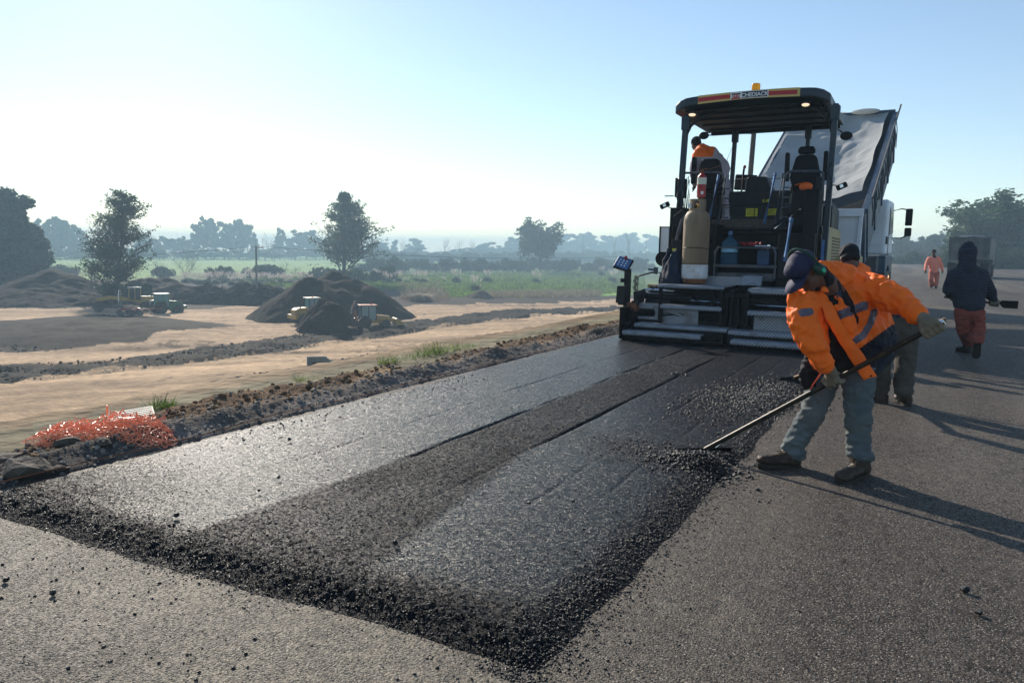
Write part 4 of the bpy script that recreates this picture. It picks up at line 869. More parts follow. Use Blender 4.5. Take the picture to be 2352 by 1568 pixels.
def boot(parent, heel, toe, ankle, mt, sole, s=1., name='boot', lift=0.):
    h = Vector(heel); t = Vector(toe); a = Vector(ankle); d = (t-h); L = d.length; d = d.normalized(); up = Vector((0, 0, 1)); up = (up-d*up.dot(d)).normalized()
    m = MB(); B = basis(d, up)
    m.ell(h+d*.05+up*.055, (.041*s, .052, .052), B, 14, 10); m.ell(h+d*L*.45+up*.058, (.042*s, .10, .040), B, 14, 10); m.ell(t-d*.062+up*.048, (.049*s, .066, .036), B, 14, 10); m.ell(h+d*L*.62+up*.055, (.045*s, .08, .036), B, 14, 10)
    m.cap(h+d*.062+up*.06, a, .050*s, .052*s, 14); m.cap(h+d*.11+up*.07, a+d*.02, .042*s, .045*s, 12)
    V, F = remesh(m, .009, 4, .004, 22, 3); o = skinobj(name, V, F, mt, parent)
    q = []; r_ = .048*s; n = 26
    for k in range(n):
        an = 2*math.pi*k/n; x = math.cos(an); y = math.sin(an); wdt = r_*(1.0+.06*y) if y > 0 else r_*.86; wdt *= (.9 if abs(y) < .3 else 1)
        q.append(h+d*(L/2+L/2*(abs(y)**.8)*(1 if y > 0 else -1)*1.0)+B @ Vector((wdt*(abs(x)**.6)*(1 if x > 0 else -1), 0, 0)))
    sm = MB(); sm.add([p+up*.002 for p in q]+[p+up*.028 for p in q], [(i, (i+1) % n, n+(i+1) % n, n+i) for i in range(n)]+[tuple(range(n-1, -1, -1)), tuple(range(n, 2*n))]); sm.build('sole', sole, o, bevel=.004)
    lc = MB()
    for k in range(5):
        p = a.lerp(h+d*L*.60+up*.092, .15+.19*k)+d*(.050-.014*k)+up*(.004+.003*k); lc.tube([p-B @ Vector((.022, 0, 0)), p+up*.006, p+B @ Vector((.022, .0, 0))], .0032, 5)
    lc.build('laces', M['lace'], o, True)
    return o
M['skin'] = mat('brown_skin', (.11, .05, .032), .5, var=.1, vscale=20, bump=.1, bscale=200)
M['eye'] = mat('dark_eye', (.05, .04, .035), .15, var=0)
M['lip'] = mat('lip_skin', (.16, .06, .045), .5, var=.05)
def cloth_mat(name, col, rough=.8, var=.15, dust=0., dc=(.2, .17, .13), b=.6, bs=26, sheen=.0):
    m = mat(name, col, rough, var=var, vscale=7, bump=b, bscale=bs, spec=.25, dust=dust, dustcol=dc, sheen=sheen); m.node_tree.nodes['Bump'].inputs['Distance'].default_value = .012; return m
M['hiviz'] = cloth_mat('orange_jacket_cloth', (1.0, .165, .008), .55, .12, .15, (.45, .09, .02), 1., 20)
M['hivizin'] = cloth_mat('navy_jacket_cloth', (.010, .012, .022), .7, .2)
M['reflect'] = mat('grey_reflective_tape', (.11, .10, .13), .4, var=.12, vscale=14, bump=.2)
M['denim'] = cloth_mat('washed_denim', (.10, .122, .13), .85, .35, .4, (.15, .135, .105), .8, 30)
M['blackcloth'] = cloth_mat('black_cloth', (.008, .008, .011), .8, .2)
M['glove'] = cloth_mat('worn_work_glove', (.22, .185, .13), .9, .3, .35, (.05, .045, .04), .8, 90)
M['boot'] = mat('brown_boot_leather', (.034, .021, .012), .55, var=.4, vscale=14, bump=.5, bscale=45, dust=.3, dustcol=(.12, .10, .07))
M['sole'] = mat('boot_sole', (.03, .024, .018), .8, var=.3, vscale=20)
M['lace'] = mat('boot_lace', (.10, .07, .04), .8, var=.2)
M['cap'] = cloth_mat('navy_cap_cloth', (.028, .028, .065), .75, .15, 0, b=.3, bs=120)
M['muff'] = mat('dark_green_plastic', (.012, .05, .035), .35, var=.1)
M['green'] = mat('bright_green_plastic', (.01, .45, .22), .4, var=.05)
M['pipe'] = mat('worn_black_pipe', (.025, .021, .017), .4, .5, var=.4, vscale=30, dust=.5, dustcol=(.09, .07, .035))
M['cordred'] = mat('orange_cord', (.8, .09, .03), .6, var=.1)

# ---- the raker in front
def raker():
    D = atD
    butt = D(2168, 738, 4.25); tip = D(1612, 1036, 5.04)
    def shaft(px):
        f = (px-2168)/(1612-2168.); a = 1/4.25+(1/5.04-1/4.25)*f; return D(px, 738+(1036-738)*f, 1/a)
    ax = (tip-butt).normalized()
    # rake
    rk = empty('asphalt_rake', tip); tag(rk, 'long black asphalt rake held by the bending man in the bright orange jacket', 'rake')
    inv = Matrix.Translation(-tip)
    def rel(mb): mb.v = [v-tip for v in mb.v]; return mb
    rel(MB().cyl(butt, tip, .0165, n=14)).build('handle', M['pipe'], rk, True)
    rel(MB().cyl(butt, butt+ax*.03, .0185, n=14)).build('end_cap', M['chrome'], rk, True)
    hd = Vector((-.75, .66, 0)).normalized(); pr = Vector((0, 0, 1)).cross(hd).normalized()
    bl = MB(); bw = Vector((.80, .60, 0)).normalized(); bl.box(tip+Vector((0, 0, -.012)), (.42, .012, .085), Matrix.Rotation(math.atan2(bw.y, bw.x), 3, 'Z') @ Matrix.Rotation(R(20), 3, 'X'))
    rel(bl).build('blade', M['black'], rk, bevel=.002)
    st = MB(); q = shaft(1690)
    st.tube([q, tip+bw*.10+Vector((0, 0, .02))], .006, 6); rel(st).build('stay', M['chrome'], rk, True)
    # skeleton
    pel = D(1940, 832, 4.80); rh = D(1902, 842, 4.84); lh = D(1972, 845, 4.72)
    rk_ = D(1868, 945, 4.76); ra = D(1818, 1040, 4.80); lk = D(1972, 955, 4.64); la = D(1972, 1048, 4.60)
    nb = D(1893, 655, 4.60); rs = D(1842, 695, 4.52); ls = D(1972, 662, 4.80); waist = D(1948, 775, 4.80); chest = D(1912, 705, 4.70)
    hc = D(1850, 626, 4.50)
    el = D(2050, 683, 4.56); wl = D(2110, 724, 4.36); gl = shaft(2140)
    er = D(1862, 785, 4.42); wr = D(1903, 842, 4.47); gr = shaft(1914)
    root = None
    fwd = (D(1850-50, 626+86, 4.40)-hc).normalized()
    upv = D(1850-84, 626-54, 4.44)-hc; B = basis(fwd, upv)
    bm_ = head_mb(hc, B, .99); limb(bm_, [hc-B @ Vector((0, .02, .05)), nb], [.058, .065]); limb(bm_, [nb, chest, waist, pel], [.09, .13, .12, .13]); limb(bm_, [rs, er, wr], [.055, .042, .03]); limb(bm_, [ls, el, wl], [.055, .042, .03])
    limb(bm_, [rh, rk_, ra], [.075, .05, .035]); limb(bm_, [lh, lk, la], [.075, .05, .035])
    V, F = remesh(bm_, .010, 3); base = Vector((-.45, 4.95, 0)); V = V-np.array(base)
    body = skinobj('person', V, F, M['skin']); body.location = base
    tag(body, 'man bending over in bright orange jacket, navy cap and jeans, pulling a long rake', 'person')
    def put(o): o.location = -base; return o
    # trousers
    tr = MB(); tr.ell(pel+Vector((0, 0, .02)), (.17, .135, .15)); limb(tr, [rh, rk_, ra+Vector((0, 0, .03))], [.105, .078, .070]); limb(tr, [lh, lk, la+Vector((0, 0, .02))], [.108, .082, .073]); limb(tr, [waist, pel], [.14, .15])
    tr.ell(ra+Vector((.02, 0, .0)), (.078, .074, .05)); tr.ell(la+Vector((.015, 0, .01)), (.078, .074, .05))
    put(cloth('jeans', tr, M['denim'], body, .010, 4, .012, 10, 1, (1.0, 1.0, 2.2)))
    pk = MB(); pk.box(D(1945, 900, 4.60), (.004, .004, .004)); 
    # shirt and jacket
    sh = MB(); limb(sh, [nb, chest+Vector((0, -.02, -.01)), waist, D(1945, 815, 4.74)], [.085, .135, .150, .150]); sh.ell(D(1925, 790, 4.68), (.10, .08, .10))
    limb(sh, [hc-B @ Vector((0, .055, .075)), nb, D(1893, 690, 4.60)], [.062, .07, .075]); limb(sh, [D(1868, 668, 4.60), D(1882, 705, 4.62), D(1905, 740, 4.64)], [.07, .08, .085])
    put(cloth('shirt', sh, M['blackcloth'], body, .013, 4, .010, 9, 2))
    jk = MB()
    back = D(1945, 660, 4.90)
    # left (viewer right) half of torso and shoulder with sleeve
    limb(jk, [D(1885, 622, 4.62), D(1930, 640, 4.70), ls], [.062, .10, .105]); limb(jk, [ls, D(2012, 668, 4.66), el, D(2088, 706, 4.45), D(2104, 719, 4.38)], [.105, .098, .086, .068, .062])
    limb(jk, [D(1945, 680, 4.72), D(1965, 745, 4.76), D(1990, 790, 4.78)], [.135, .15, .145]); limb(jk, [D(1905, 650, 4.62), D(1925, 720, 4.66), D(1952, 775, 4.66)], [.06, .07, .06])
    limb(jk, [D(1990, 700, 4.85), D(2010, 780, 4.86)], [.12, .13]); limb(jk, [D(1975, 800, 4.76), D(1985, 842, 4.72)], [.11, .06])
    limb(jk, [D(1912, 680, 4.585), D(1936, 735, 4.60), D(1962, 785, 4.62)], [.055, .062, .07])
    # right (viewer left) shoulder, sleeve and front edge
    limb(jk, [D(1880, 640, 4.66), D(1850, 690, 4.60), rs], [.08, .088, .085]); limb(jk, [rs, D(1845, 740, 4.46), er, D(1890, 832, 4.445)], [.085, .083, .075, .060]); limb(jk, [D(1862, 700, 4.58), D(1885, 780, 4.60)], [.08, .05])
    limb(jk, [D(1824, 672, 4.50), D(1834, 705, 4.50)], [.03, .06])
    vs_ = {}
    def pix(c):
        x, y = proj_np(np.array([c[0]]), np.array([c[1]]), np.array([c[2]])); return x[0], y[0]
    def seg(x, y, a, b_):   # signed side of line a->b
        return (b_[0]-a[0])*(y-a[1])-(b_[1]-a[1])*(x-a[0])
    def dseg(x, y, pts_):
        best = 1e9
        for (x0, y0), (x1, y1) in zip(pts_, pts_[1:]):
            dx, dy = x1-x0, y1-y0; t = max(0, min(1, ((x-x0)*dx+(y-y0)*dy)/(dx*dx+dy*dy))); best = min(best, math.hypot(x-x0-t*dx, y-y0-t*dy))
        return best
    # tailoring seams: navy hem panel, tapes across the chest and round the waist (cut along planes of the pose)
    def jm(c):
        x, y = pix(c)
        if seg(x, y, (2040, 752), (1975, 800)) < 0 and y > 745 and x > 1960 and seg(x, y, (1971, 797), (2032, 742)) > 0: return 1
        if x > 1915 and y < 735 and dseg(x, y, [(1916, 731), (1932, 722), (1975, 706), (1992, 700)]) < 10 and x < 1994 and y > 692: return 2
        if dseg(x, y, [(2008, 716), (1998, 745), (1982, 770), (1948, 794)]) < 8: return 2
        if dseg(x, y, [(1843, 718), (1860, 716)]) < 9 and c[1] < 10: return 2
        return 0
    put(cloth('jacket', jk, [M['hiviz'], M['hivizin'], M['reflect']], body, .008, 4, .016, 13, 5, (1, 1, 1), jm))
    # loose front flap hanging down: thick sheet with orange binding
    def sheet(nm, outline, depth, thick, mt, par, nx=1):
        n = len(outline); pa = [D(x, y, d) for x, y, d in outline]; cen = sum(pa, Vector())/n
        nrm = (pa[1]-pa[0]).cross(pa[2]-pa[0]).normalized(); nrm = nrm if nrm.y < 0 else -nrm
        m_ = MB(); m_.add([p+nrm*thick/2 for p in pa]+[p-nrm*thick/2 for p in pa], [tuple(range(n)), tuple(range(2*n-1, n-1, -1))]+[(i, (i+1) % n, n+(i+1) % n, n+i) for i in range(n)])
        return put(m_.build(nm, mt, par, bevel=.004))
    def ribbon(nm, cl, thick, mt, par, seed=1, sub=10):
        """cl: list of (left xyz, right xyz) stations -> cushion-like strip"""
        rows = []; 
        for k in range(len(cl)-1):
            for j in range(sub):
                t = j/sub; rows.append((cl[k][0].lerp(cl[k+1][0], t), cl[k][1].lerp(cl[k+1][1], t)))
        rows.append(cl[-1]); nc = 10; V_ = []
        for i, (a, b_) in enumerate(rows):
            for j in range(nc+1):
                t = j/nc; p = a.lerp(b_, t); w_ = .010*mnoise.noise(p*14+Vector((seed, 0, 0)))+.006*mnoise.noise(p*33); V_.append(p+Vector((-.3, -.9, .1))*(w_+.012*math.sin(math.pi*t)))
        F_ = [(i*(nc+1)+j, i*(nc+1)+j+1, (i+1)*(nc+1)+j+1, (i+1)*(nc+1)+j) for i in range(len(rows)-1) for j in range(nc)]
        o = mesh_obj(nm, V_, F_, mt, par, True); s_ = o.modifiers.new('thick', 'SOLIDIFY'); s_.thickness = thick; s_.offset = 0; return put(o)
    sk_ = MB(); limb(sk_, [D(2012, 770, 4.86), D(2022, 800, 4.82), D(2012, 835, 4.72), D(2008, 856, 4.66)], [.10, .105, .06, .03]); limb(sk_, [D(1985, 800, 4.74), D(1992, 835, 4.66)], [.08, .05]); put(cloth('jacket_skirt', sk_, M['hivizin'], body, .010, 4, .012, 9, 7))
    ribbon('jacket_placket', [(D(1880, 668, 4.53), D(1905, 672, 4.56)), (D(1882, 690, 4.52), D(1907, 688, 4.54)), (D(1898, 735, 4.50), D(1925, 728, 4.52)), (D(1925, 782, 4.54), D(1950, 770, 4.55)), (D(1955, 828, 4.565), D(1982, 814, 4.565)), (D(1983, 872, 4.55), D(2013, 864, 4.55))], .012, M['hiviz'], body, 4)
    ribbon('jacket_placket', [(D(1835, 700, 4.46), D(1850, 690, 4.50)), (D(1858, 735, 4.50), D(1880, 725, 4.53)), (D(1880, 775, 4.52), D(1898, 765, 4.55)), (D(1893, 815, 4.52), D(1905, 805, 4.56))], .012, M['hiviz'], body, 6)
    # collar wings
    ribbon('collar', [(D(1862, 592, 4.66), D(1876, 594, 4.62)), (D(1880, 622, 4.60), D(1893, 620, 4.58)), (D(1890, 650, 4.54), D(1906, 645, 4.55)), (D(1884, 668, 4.50), D(1900, 672, 4.52))], .014, M['hiviz'], body, 8)
    ribbon('collar_lining', [(D(1858, 600, 4.62), D(1872, 610, 4.60)), (D(1862, 640, 4.56), D(1885, 640, 4.57)), (D(1868, 668, 4.53), D(1899, 655, 4.52))], .012, M['hivizin'], body, 9)
    # chest emblem: small dark letter mark
    nrm_e = -0.02; e0 = D(1927, 676, 4.50); ex = (D(1942, 671, 4.515)-e0).normalized(); ez = (D(1923, 662, 4.50)-e0).normalized(); ey = ex.cross(ez); Me = Matrix((ex, ey, ez)).transposed()
    em = MB()
    for cx_, cz_, w_, h_ in ((-.017, 0, .006, .042), (.017, 0, .006, .042), (0, .012, .03, .006), (0, -.012, .03, .006), (0, 0, .010, .014)): em.box(e0+Me @ Vector((cx_, 0, cz_)), (w_, .004, h_), Me)
    put(em.build('chest_emblem', M['lnavy'], body))
    bt = MB().cyl(D(1909, 688, 4.515), D(1909, 688, 4.50), .006); put(bt.build('snap_button', M['black'], body)); bt = MB().cyl(D(2001, 863, 4.54), D(2001, 863, 4.525), .006); put(bt.build('snap_button', M['black'], body))
    # cuffs, gloves
    limb_ = MB().cap(D(2098, 714, 4.40), D(2109, 723, 4.355), .061, .058, 16); put(cloth('cuff', limb_, M['hiviz'], body, .009, 2, .004, 20, 3))
    limb_ = MB().cap(D(1887, 822, 4.435), D(1894, 838, 4.44), .060, .056, 16); put(cloth('cuff', limb_, M['hiviz'], body, .009, 2, .004, 20, 4))
    g = hand_mb(D(1907, 846, 4.48), gr, ax, .017, back=(D(1907, 846, 4.42)-gr), s=1.16, flip=1); put(cloth('glove', g, M['glove'], body, .0058, 2, .0018, 40, 1))
    g = hand_mb(D(2118, 728, 4.33), gl, ax, .017, back=(D(2128, 722, 4.18)-gl), s=1.22, flip=-1); put(cloth('glove', g, M['glove'], body, .0058, 2, .0018, 40, 2))
    g = MB().cap(D(2108, 722, 4.36), D(2122, 732, 4.31), .042, .040, 14); put(cloth('glove_cuff', g, M['glove'], body, .008, 2, .003, 30, 5))
    g = MB().cap(D(1899, 840, 4.455), D(1908, 853, 4.49), .038, .038, 14); put(cloth('glove_cuff', g, M['glove'], body, .008, 2, .003, 30, 6))
    # cap
    P = lambda x, y, z: hc+B @ Vector((x, y, z))
    cm = MB(); cm.ell(P(0, -.015, .055), (.086, .106, .078), B, 20, 12); cm.ell(P(0, .03, .075), (.07, .07, .055), B, 16, 10)
    o = cloth('cap', cm, M['cap'], body, .007, 3, .0025, 14, 2); put(o)
    vs = []; n = 20
    for k in range(n+1):
        a = -math.pi/2+math.pi*k/n; vs.append((math.sin(a)*.082, .075+.105*math.cos(a)**.8 if math.cos(a) > 0 else .075, .052-.028*math.sin(a)**2-.03*max(math.cos(a), 0)))
    for k in range(n+1): x, y, z = vs[k]; vs.append((x*.9, .05+(y-.075)*0, z+.006+.01*(1-abs(x)/.08)))
    o2 = mesh_obj('visor', [P(*v) for v in vs], [(k, k+1, n+1+k+1, n+1+k) for k in range(n)], M['cap'], None, True); s_ = o2.modifiers.new('thick', 'SOLIDIFY'); s_.thickness = .005
    o2.parent = o
    # ear defenders
    mf = MB()
    for sgn in (1, -1):
        mf2 = MB().ell(P(.102*sgn, -.012, -.012), (.024, .036, .048), B, 18, 12); q = mf2.build('ear_cup', M['muff'], body, True); put(q)
        gd = MB().box(P(.127*sgn, -.008, -.022), (.008, .022, .024), B); q2 = gd.build('yoke_clip', M['green'], q, bevel=.002)
    band = [P(math.sin(a)*.118, -.018-.045*math.cos(a), -.01+(.155*math.cos(a) if math.cos(a) > 0 else 0)) for a in np.linspace(-math.pi/2, math.pi/2, 20)]
    put(MB().tube(band, .008, 6).build('headband', M['muff'], body, True))
    face_details(hc, B, body, .99)
    for ch in body.children:
        if ch.name.startswith(('eye', 'lips')): put(ch)
    # boots and the cord at the pocket
    bo = boot(body, D(1838, 1076, 4.80), D(1737, 1071, 4.74), ra+Vector((0, 0, -.0)), M['boot'], M['sole'], 1.1); put(bo)
    hz_ = atZ(1976, 1092, 0); tz = atZ(1927, 1106, 0); tz = hz_+(tz-hz_)*1.0
    bo = boot(body, atZ(1990, 1090), atZ(1928, 1108)+Vector((.0, -.06, 0)), la+Vector((0, 0, 0)), M['boot'], M['sole'], 1.1); put(bo)
    c = MB().tube([D(1890, 846, 4.50), D(1880, 865, 4.47), D(1868, 882, 4.47), D(1862, 893, 4.50)], .0045, 6); put(c.build('orange_cord', M['cordred'], body, True))
    pc = MB(); pc.ell(D(1862, 850, 4.70), (.06, .05, .13), Matrix.Rotation(R(10), 3, 'Y')); put(cloth('hip_pouch', pc, M['blackcloth'], body, .010, 3, .02, 16, 9, (1, 1, 1.5)))
raker()

# ---- generic clothed figure from joints
def figure(label, base, J, mats_, cat='person', head_B=None, vox=.014, hs=1., hood=None, beanie=None, coatlen=.0, seed=1, bulk=1., boots=None, gloves=None, hat=None, fine=True, tb=None):
    """J: dict of joint points: hc nb chest waist pel rs re rw ls le lw rh rk ra lh lk la"""
    base = Vector(base); g = lambda k: J[k]
    bm_ = head_mb(g('hc'), head_B, hs); limb(bm_, [g('hc')-head_B @ Vector((0, .02, .06)), g('nb')], [.055, .065]); limb(bm_, [g('nb'), g('chest'), g('waist'), g('pel')], [.09, .13, .12, .13])
    limb(bm_, [g('rs'), g('re'), g('rw')], [.055, .042, .03]); limb(bm_, [g('ls'), g('le'), g('lw')], [.055, .042, .03]); limb(bm_, [g('rh'), g('rk'), g('ra')], [.075, .05, .035]); limb(bm_, [g('lh'), g('lk'), g('la')], [.075, .05, .035])
    V, F = remesh(bm_, .012, 3); V = V-np.array(base); body = skinobj('person', V, F, M['skin']); body.location = base; tag(body, label, cat)
    def put(o): o.location = -base; return o
    tr = MB(); b = tb or bulk; hv = (g('rh')-g('lh')); tr.ell(g('pel'), (.17*b, .135*b, .13))
    for s_ in 'rl': limb(tr, [g(s_+'h'), g(s_+'k'), g(s_+'a')+Vector((0, 0, .03))], [.112*b, .088*b, .078*b]); tr.ell(g(s_+'a')+Vector((0, 0, .01)), (.082*b, .08*b, .045))
    limb(tr, [g('waist'), g('pel')], [.14*b, .155*b])
    put(cloth('trousers', tr, mats_['trousers'], body, vox, 4, .013, 9, seed, (1, 1, 1.6)))
    b = bulk; jk = MB(); limb(jk, [g('nb'), g('chest'), g('waist'), g('waist').lerp(g('pel'), coatlen)], [.085*b, .15*b, .155*b, .16*b])
    sw = (g('rs')-g('ls')).normalized()
    for s_, sg in (('r', 1), ('l', -1)):
        limb(jk, [g('nb'), g(s_+'s'), g(s_+'e'), g(s_+'w')], [.075*b, .090*b, .072*b, .055*b]); limb(jk, [g(s_+'s').lerp(g('chest'), .35), g('waist')+sw*sg*.045*b, g('waist').lerp(g('pel'), coatlen)+sw*sg*.055*b], [.12*b, .125*b, .13*b])
    put(cloth('jacket', jk, mats_['jacket'], body, vox, 4, .012, 8, seed+3, (1, 1, 1), mats_.get('fn')))
    if hood is not None:
        hm = MB(); P = lambda x, y, z: g('hc')+head_B @ Vector((x, y, z)); hm.ell(P(0, -.02, .02), (.108, .128, .125), head_B, 18, 12); hm.ell(P(0, -.045, .09), (.07, .085, .075), head_B, 18, 12); limb(hm, [P(0, -.03, -.03), P(0, -.03, -.13), P(0, -.03, -.19)], [.105, .105, .12]); put(cloth('hood', hm, hood, body, .010, 4, .008, 12, 4))
    if beanie is not None:
        hm = MB(); P = lambda x, y, z: g('hc')+head_B @ Vector((x, y, z)); hm.ell(P(0, -.02, .055), (.09, .108, .095), head_B, 18, 12); hm.ell(P(0, -.03, .0), (.088, .09, .05), head_B, 16, 10); put(cloth('beanie', hm, beanie, body, .009, 4, .006, 16, 4))
    if fine: face_details(g('hc'), head_B, body, hs); [put(ch) for ch in body.children if ch.name.startswith(('eye', 'lips'))]
    for s_ in 'rl':
        if boots: hl, to = boots[s_]; put(boot(body, hl, to, g(s_+'a'), mats_['boot'], M['sole'], 1.1))
    return body, put
M['greytr'] = cloth_mat('grey_work_trousers', (.065, .058, .048), .85, .25, .3, (.12, .105, .08)); M['navycloth'] = cloth_mat('navy_cloth', (.012, .018, .04), .8, .2)
M['palehiviz'] = cloth_mat('faded_orange_cloth', (.80, .24, .16), .8, .12, .2, (.55, .28, .2)); M['pinktr'] = cloth_mat('faded_orange_trousers', (.42, .13, .09), .85, .15, .2, (.3, .16, .12)); M['redtr'] = cloth_mat('faded_red_trousers', (.24, .058, .04), .85, .2, .2, (.12, .06, .05))
M['darkboot'] = mat('dark_boot_leather', (.02, .016, .013), .6, var=.4, vscale=12, bump=.3)
def striped():
    m = cloth_mat('striped_hoodie', (.012, .018, .032), .85, .1); n = m.node_tree; P = n.nodes['Principled BSDF']; L = n.links.new
    tc = n.nodes.new('ShaderNodeTexCoord'); sx = n.nodes.new('ShaderNodeSeparateXYZ'); L(tc.outputs['Object'], sx.inputs[0])
    nz = n.nodes.new('ShaderNodeTexNoise'); nz.inputs['Scale'].default_value = 5; L(tc.outputs['Object'], nz.inputs['Vector'])
    a = n.nodes.new('ShaderNodeMath'); a.operation = 'MULTIPLY_ADD'; L(nz.outputs[0], a.inputs[0]); a.inputs[1].default_value = .05; L(sx.outputs[2], a.inputs[2])
    b = n.nodes.new('ShaderNodeMath'); b.operation = 'MULTIPLY'; L(a.outputs[0], b.inputs[0]); b.inputs[1].default_value = 34
    f = n.nodes.new('ShaderNodeMath'); f.operation = 'FRACT'; L(b.outputs[0], f.inputs[0]); c = ramp(n, f.outputs[0], [(.0, (.014, .018, .032)), (.5, (.015, .019, .034)), (.62, (.045, .052, .068)), (.9, (.045, .052, .068)), (1., (.014, .018, .032))]); L(c, P.inputs['Base Color']); return m
M['striped'] = striped()

# man in striped hoodie walking away with a shovel
def hooded():
    D0 = 9.95; s = lambda x, y, d=0: atD(x, y, D0+d)
    J = dict(hc=s(2222, 583, .03), nb=s(2224, 618), chest=s(2226, 650), waist=s(2226, 692), pel=s(2226, 712), rs=s(2254, 634), ls=s(2194, 634), re=s(2273, 668), rw=s(2281, 688, .05), le=s(2180, 664, .02), lw=s(2192, 680, .20),
             lh=s(2211, 715), rh=s(2243, 715), lk=s(2213, 758, .08), la=s(2222, 796, .12), rk=s(2249, 758, -.02), ra=s(2246, 784, -.16))
    fw = Vector((.0, 1, 0)); fw = (s(2222, 583, .5)-s(2222, 583)).normalized(); fw.z = -.1; fw += Vector((-.15, 0, 0)); B = basis(fw, (0, 0, 1))
    gnd = atZ(2222, 812); 
    la = J['la']; J['la'] = Vector((la.x, la.y, .11)); 
    up_dir = Vector((0, 0, 1))
    ra = J['ra']; 
    heelL = atZ(2228, 813)+Vector((.0, -.0, 0)); toeL = heelL+Vector((-.16, .24, 0)); J['la'] = heelL+Vector((-.03, .05, .13))
    heelR = ra+Vector((0, -.05, .02)); toeR = heelR+Vector((.0, .12, -.26))
    body, put = figure('man in striped hooded sweater and faded red trousers walking away with a shovel', heelL, J, dict(trousers=M['redtr'], jacket=M['striped'], boot=M['darkboot']), head_B=B, vox=.015, hood=M['striped'], coatlen=.1, seed=4, bulk=1.1, tb=.92, boots=None, fine=True)
    put(boot(body, heelL, toeL, J['la'], M['darkboot'], M['sole'], 1.1)); put(boot(body, heelR, toeR, ra, M['darkboot'], M['sole'], 1.15))
    a = s(2188, 684, .22); b = s(2296, 698, .0); ax = (b-a).normalized(); gl = a.lerp(b, .09); gr = a.lerp(b, .86)
    gr = s(2284, 697, .03)
    g = hand_mb(J['rw'], gr, ax, .016, s=1.15); put(cloth('hand', g, M['glove'], body, .009, 2, .0)); g = hand_mb(J['lw'], a.lerp(b, .05), ax, .016, s=1.15); put(cloth('hand', g, M['glove'], body, .009, 2, .0))
    sv = empty('shovel', b); tag(sv, 'black flat shovel carried low by the man in the striped hoodie', 'shovel')
    h = MB().cyl(a-ax*.1, b, .016, n=10); h.v = [v-b for v in h.v]; h.build('handle', M['pipe'], sv, True)
    e = s(2338, 700, -.05); ed = (e-b).normalized(); nrm = ed.cross(Vector((0, 0, 1))).normalized(); up = nrm.cross(ed)
    bl = MB(); prof = [b-up*.035, b+up*.03+ed*.02, e+up*.03, e+up*.065-ed*.0, e-up*.05, b-up*.055+ed*.04]
    pr = [b+ed*.0+up*.02, b+ed*.02+up*.05, e+up*.052, e-up*.052, b+ed*.05-up*.052, b+ed*.0-up*.0]
    n = len(pr); th = nrm*.012; bl.add([p-b+th for p in pr]+[p-b-th for p in pr], [tuple(range(n)), tuple(range(2*n-1, n-1, -1))]+[(i, (i+1) % n, n+(i+1) % n, n+i) for i in range(n)]); bl.build('blade', M['black'], sv, bevel=.004)
hooded()

# man in faded orange suit walking towards us
def pinkman():
    D0 = 32.5; s = lambda x, y, d=0: atD(x, y, D0+d); D0 = 34.0
    gz = atZ(2147, 662); ch = -gz.x*_sh+gz.y*_ch; D0 = ch
    J = dict(hc=s(2145, 580, -.02), nb=s(2145, 592), chest=s(2145, 603), waist=s(2145, 618), pel=s(2145, 625), ls=s(2156, 595), rs=s(2134, 595), le=s(2162, 608, -.05), lw=s(2164.5, 620, -.2), re=s(2128, 608, -.05), rw=s(2125.5, 620, -.2),
             rh=s(2140, 626), lh=s(2151, 626), rk=s(2138, 642, -.12), ra=s(2139, 657, .08), lk=s(2151, 642, -.05), la=s(2150, 656, -.10))
    fw = (Vector((0, 0, 0))-Vector((gz.x, gz.y, 0))).normalized(); B = basis(fw, (0, 0, 1))
    hR = Vector(J['ra']); hR.z = .02; hL = Vector(J['la']); hL.z = 0
    body, put = figure('man in faded orange jacket and trousers walking towards the camera in the distance', gz, J, dict(trousers=M['pinktr'], jacket=[M['palehiviz'], M['reflect']], boot=M['darkboot']), head_B=B, vox=.022, beanie=M['blackcloth'], coatlen=.75, seed=8, bulk=1.15,
        boots=dict(r=(hR-fw*.08, hR+fw*.2), l=(hL-fw*.08, hL+fw*.2)))
    for k in 'rl':
        put(cloth('hand', open_hand_mb(J[k+'w'], (0, 0, -1), fw, 1.1), M['glove'], body, .010, 1, 0))
    c = MB().ell(J['nb']+Vector((0, 0, .04)), (.11, .11, .07)); put(cloth('neck_warmer', c, M['blackcloth'], body, .014, 3, .01, 12, 3))
pinkman()

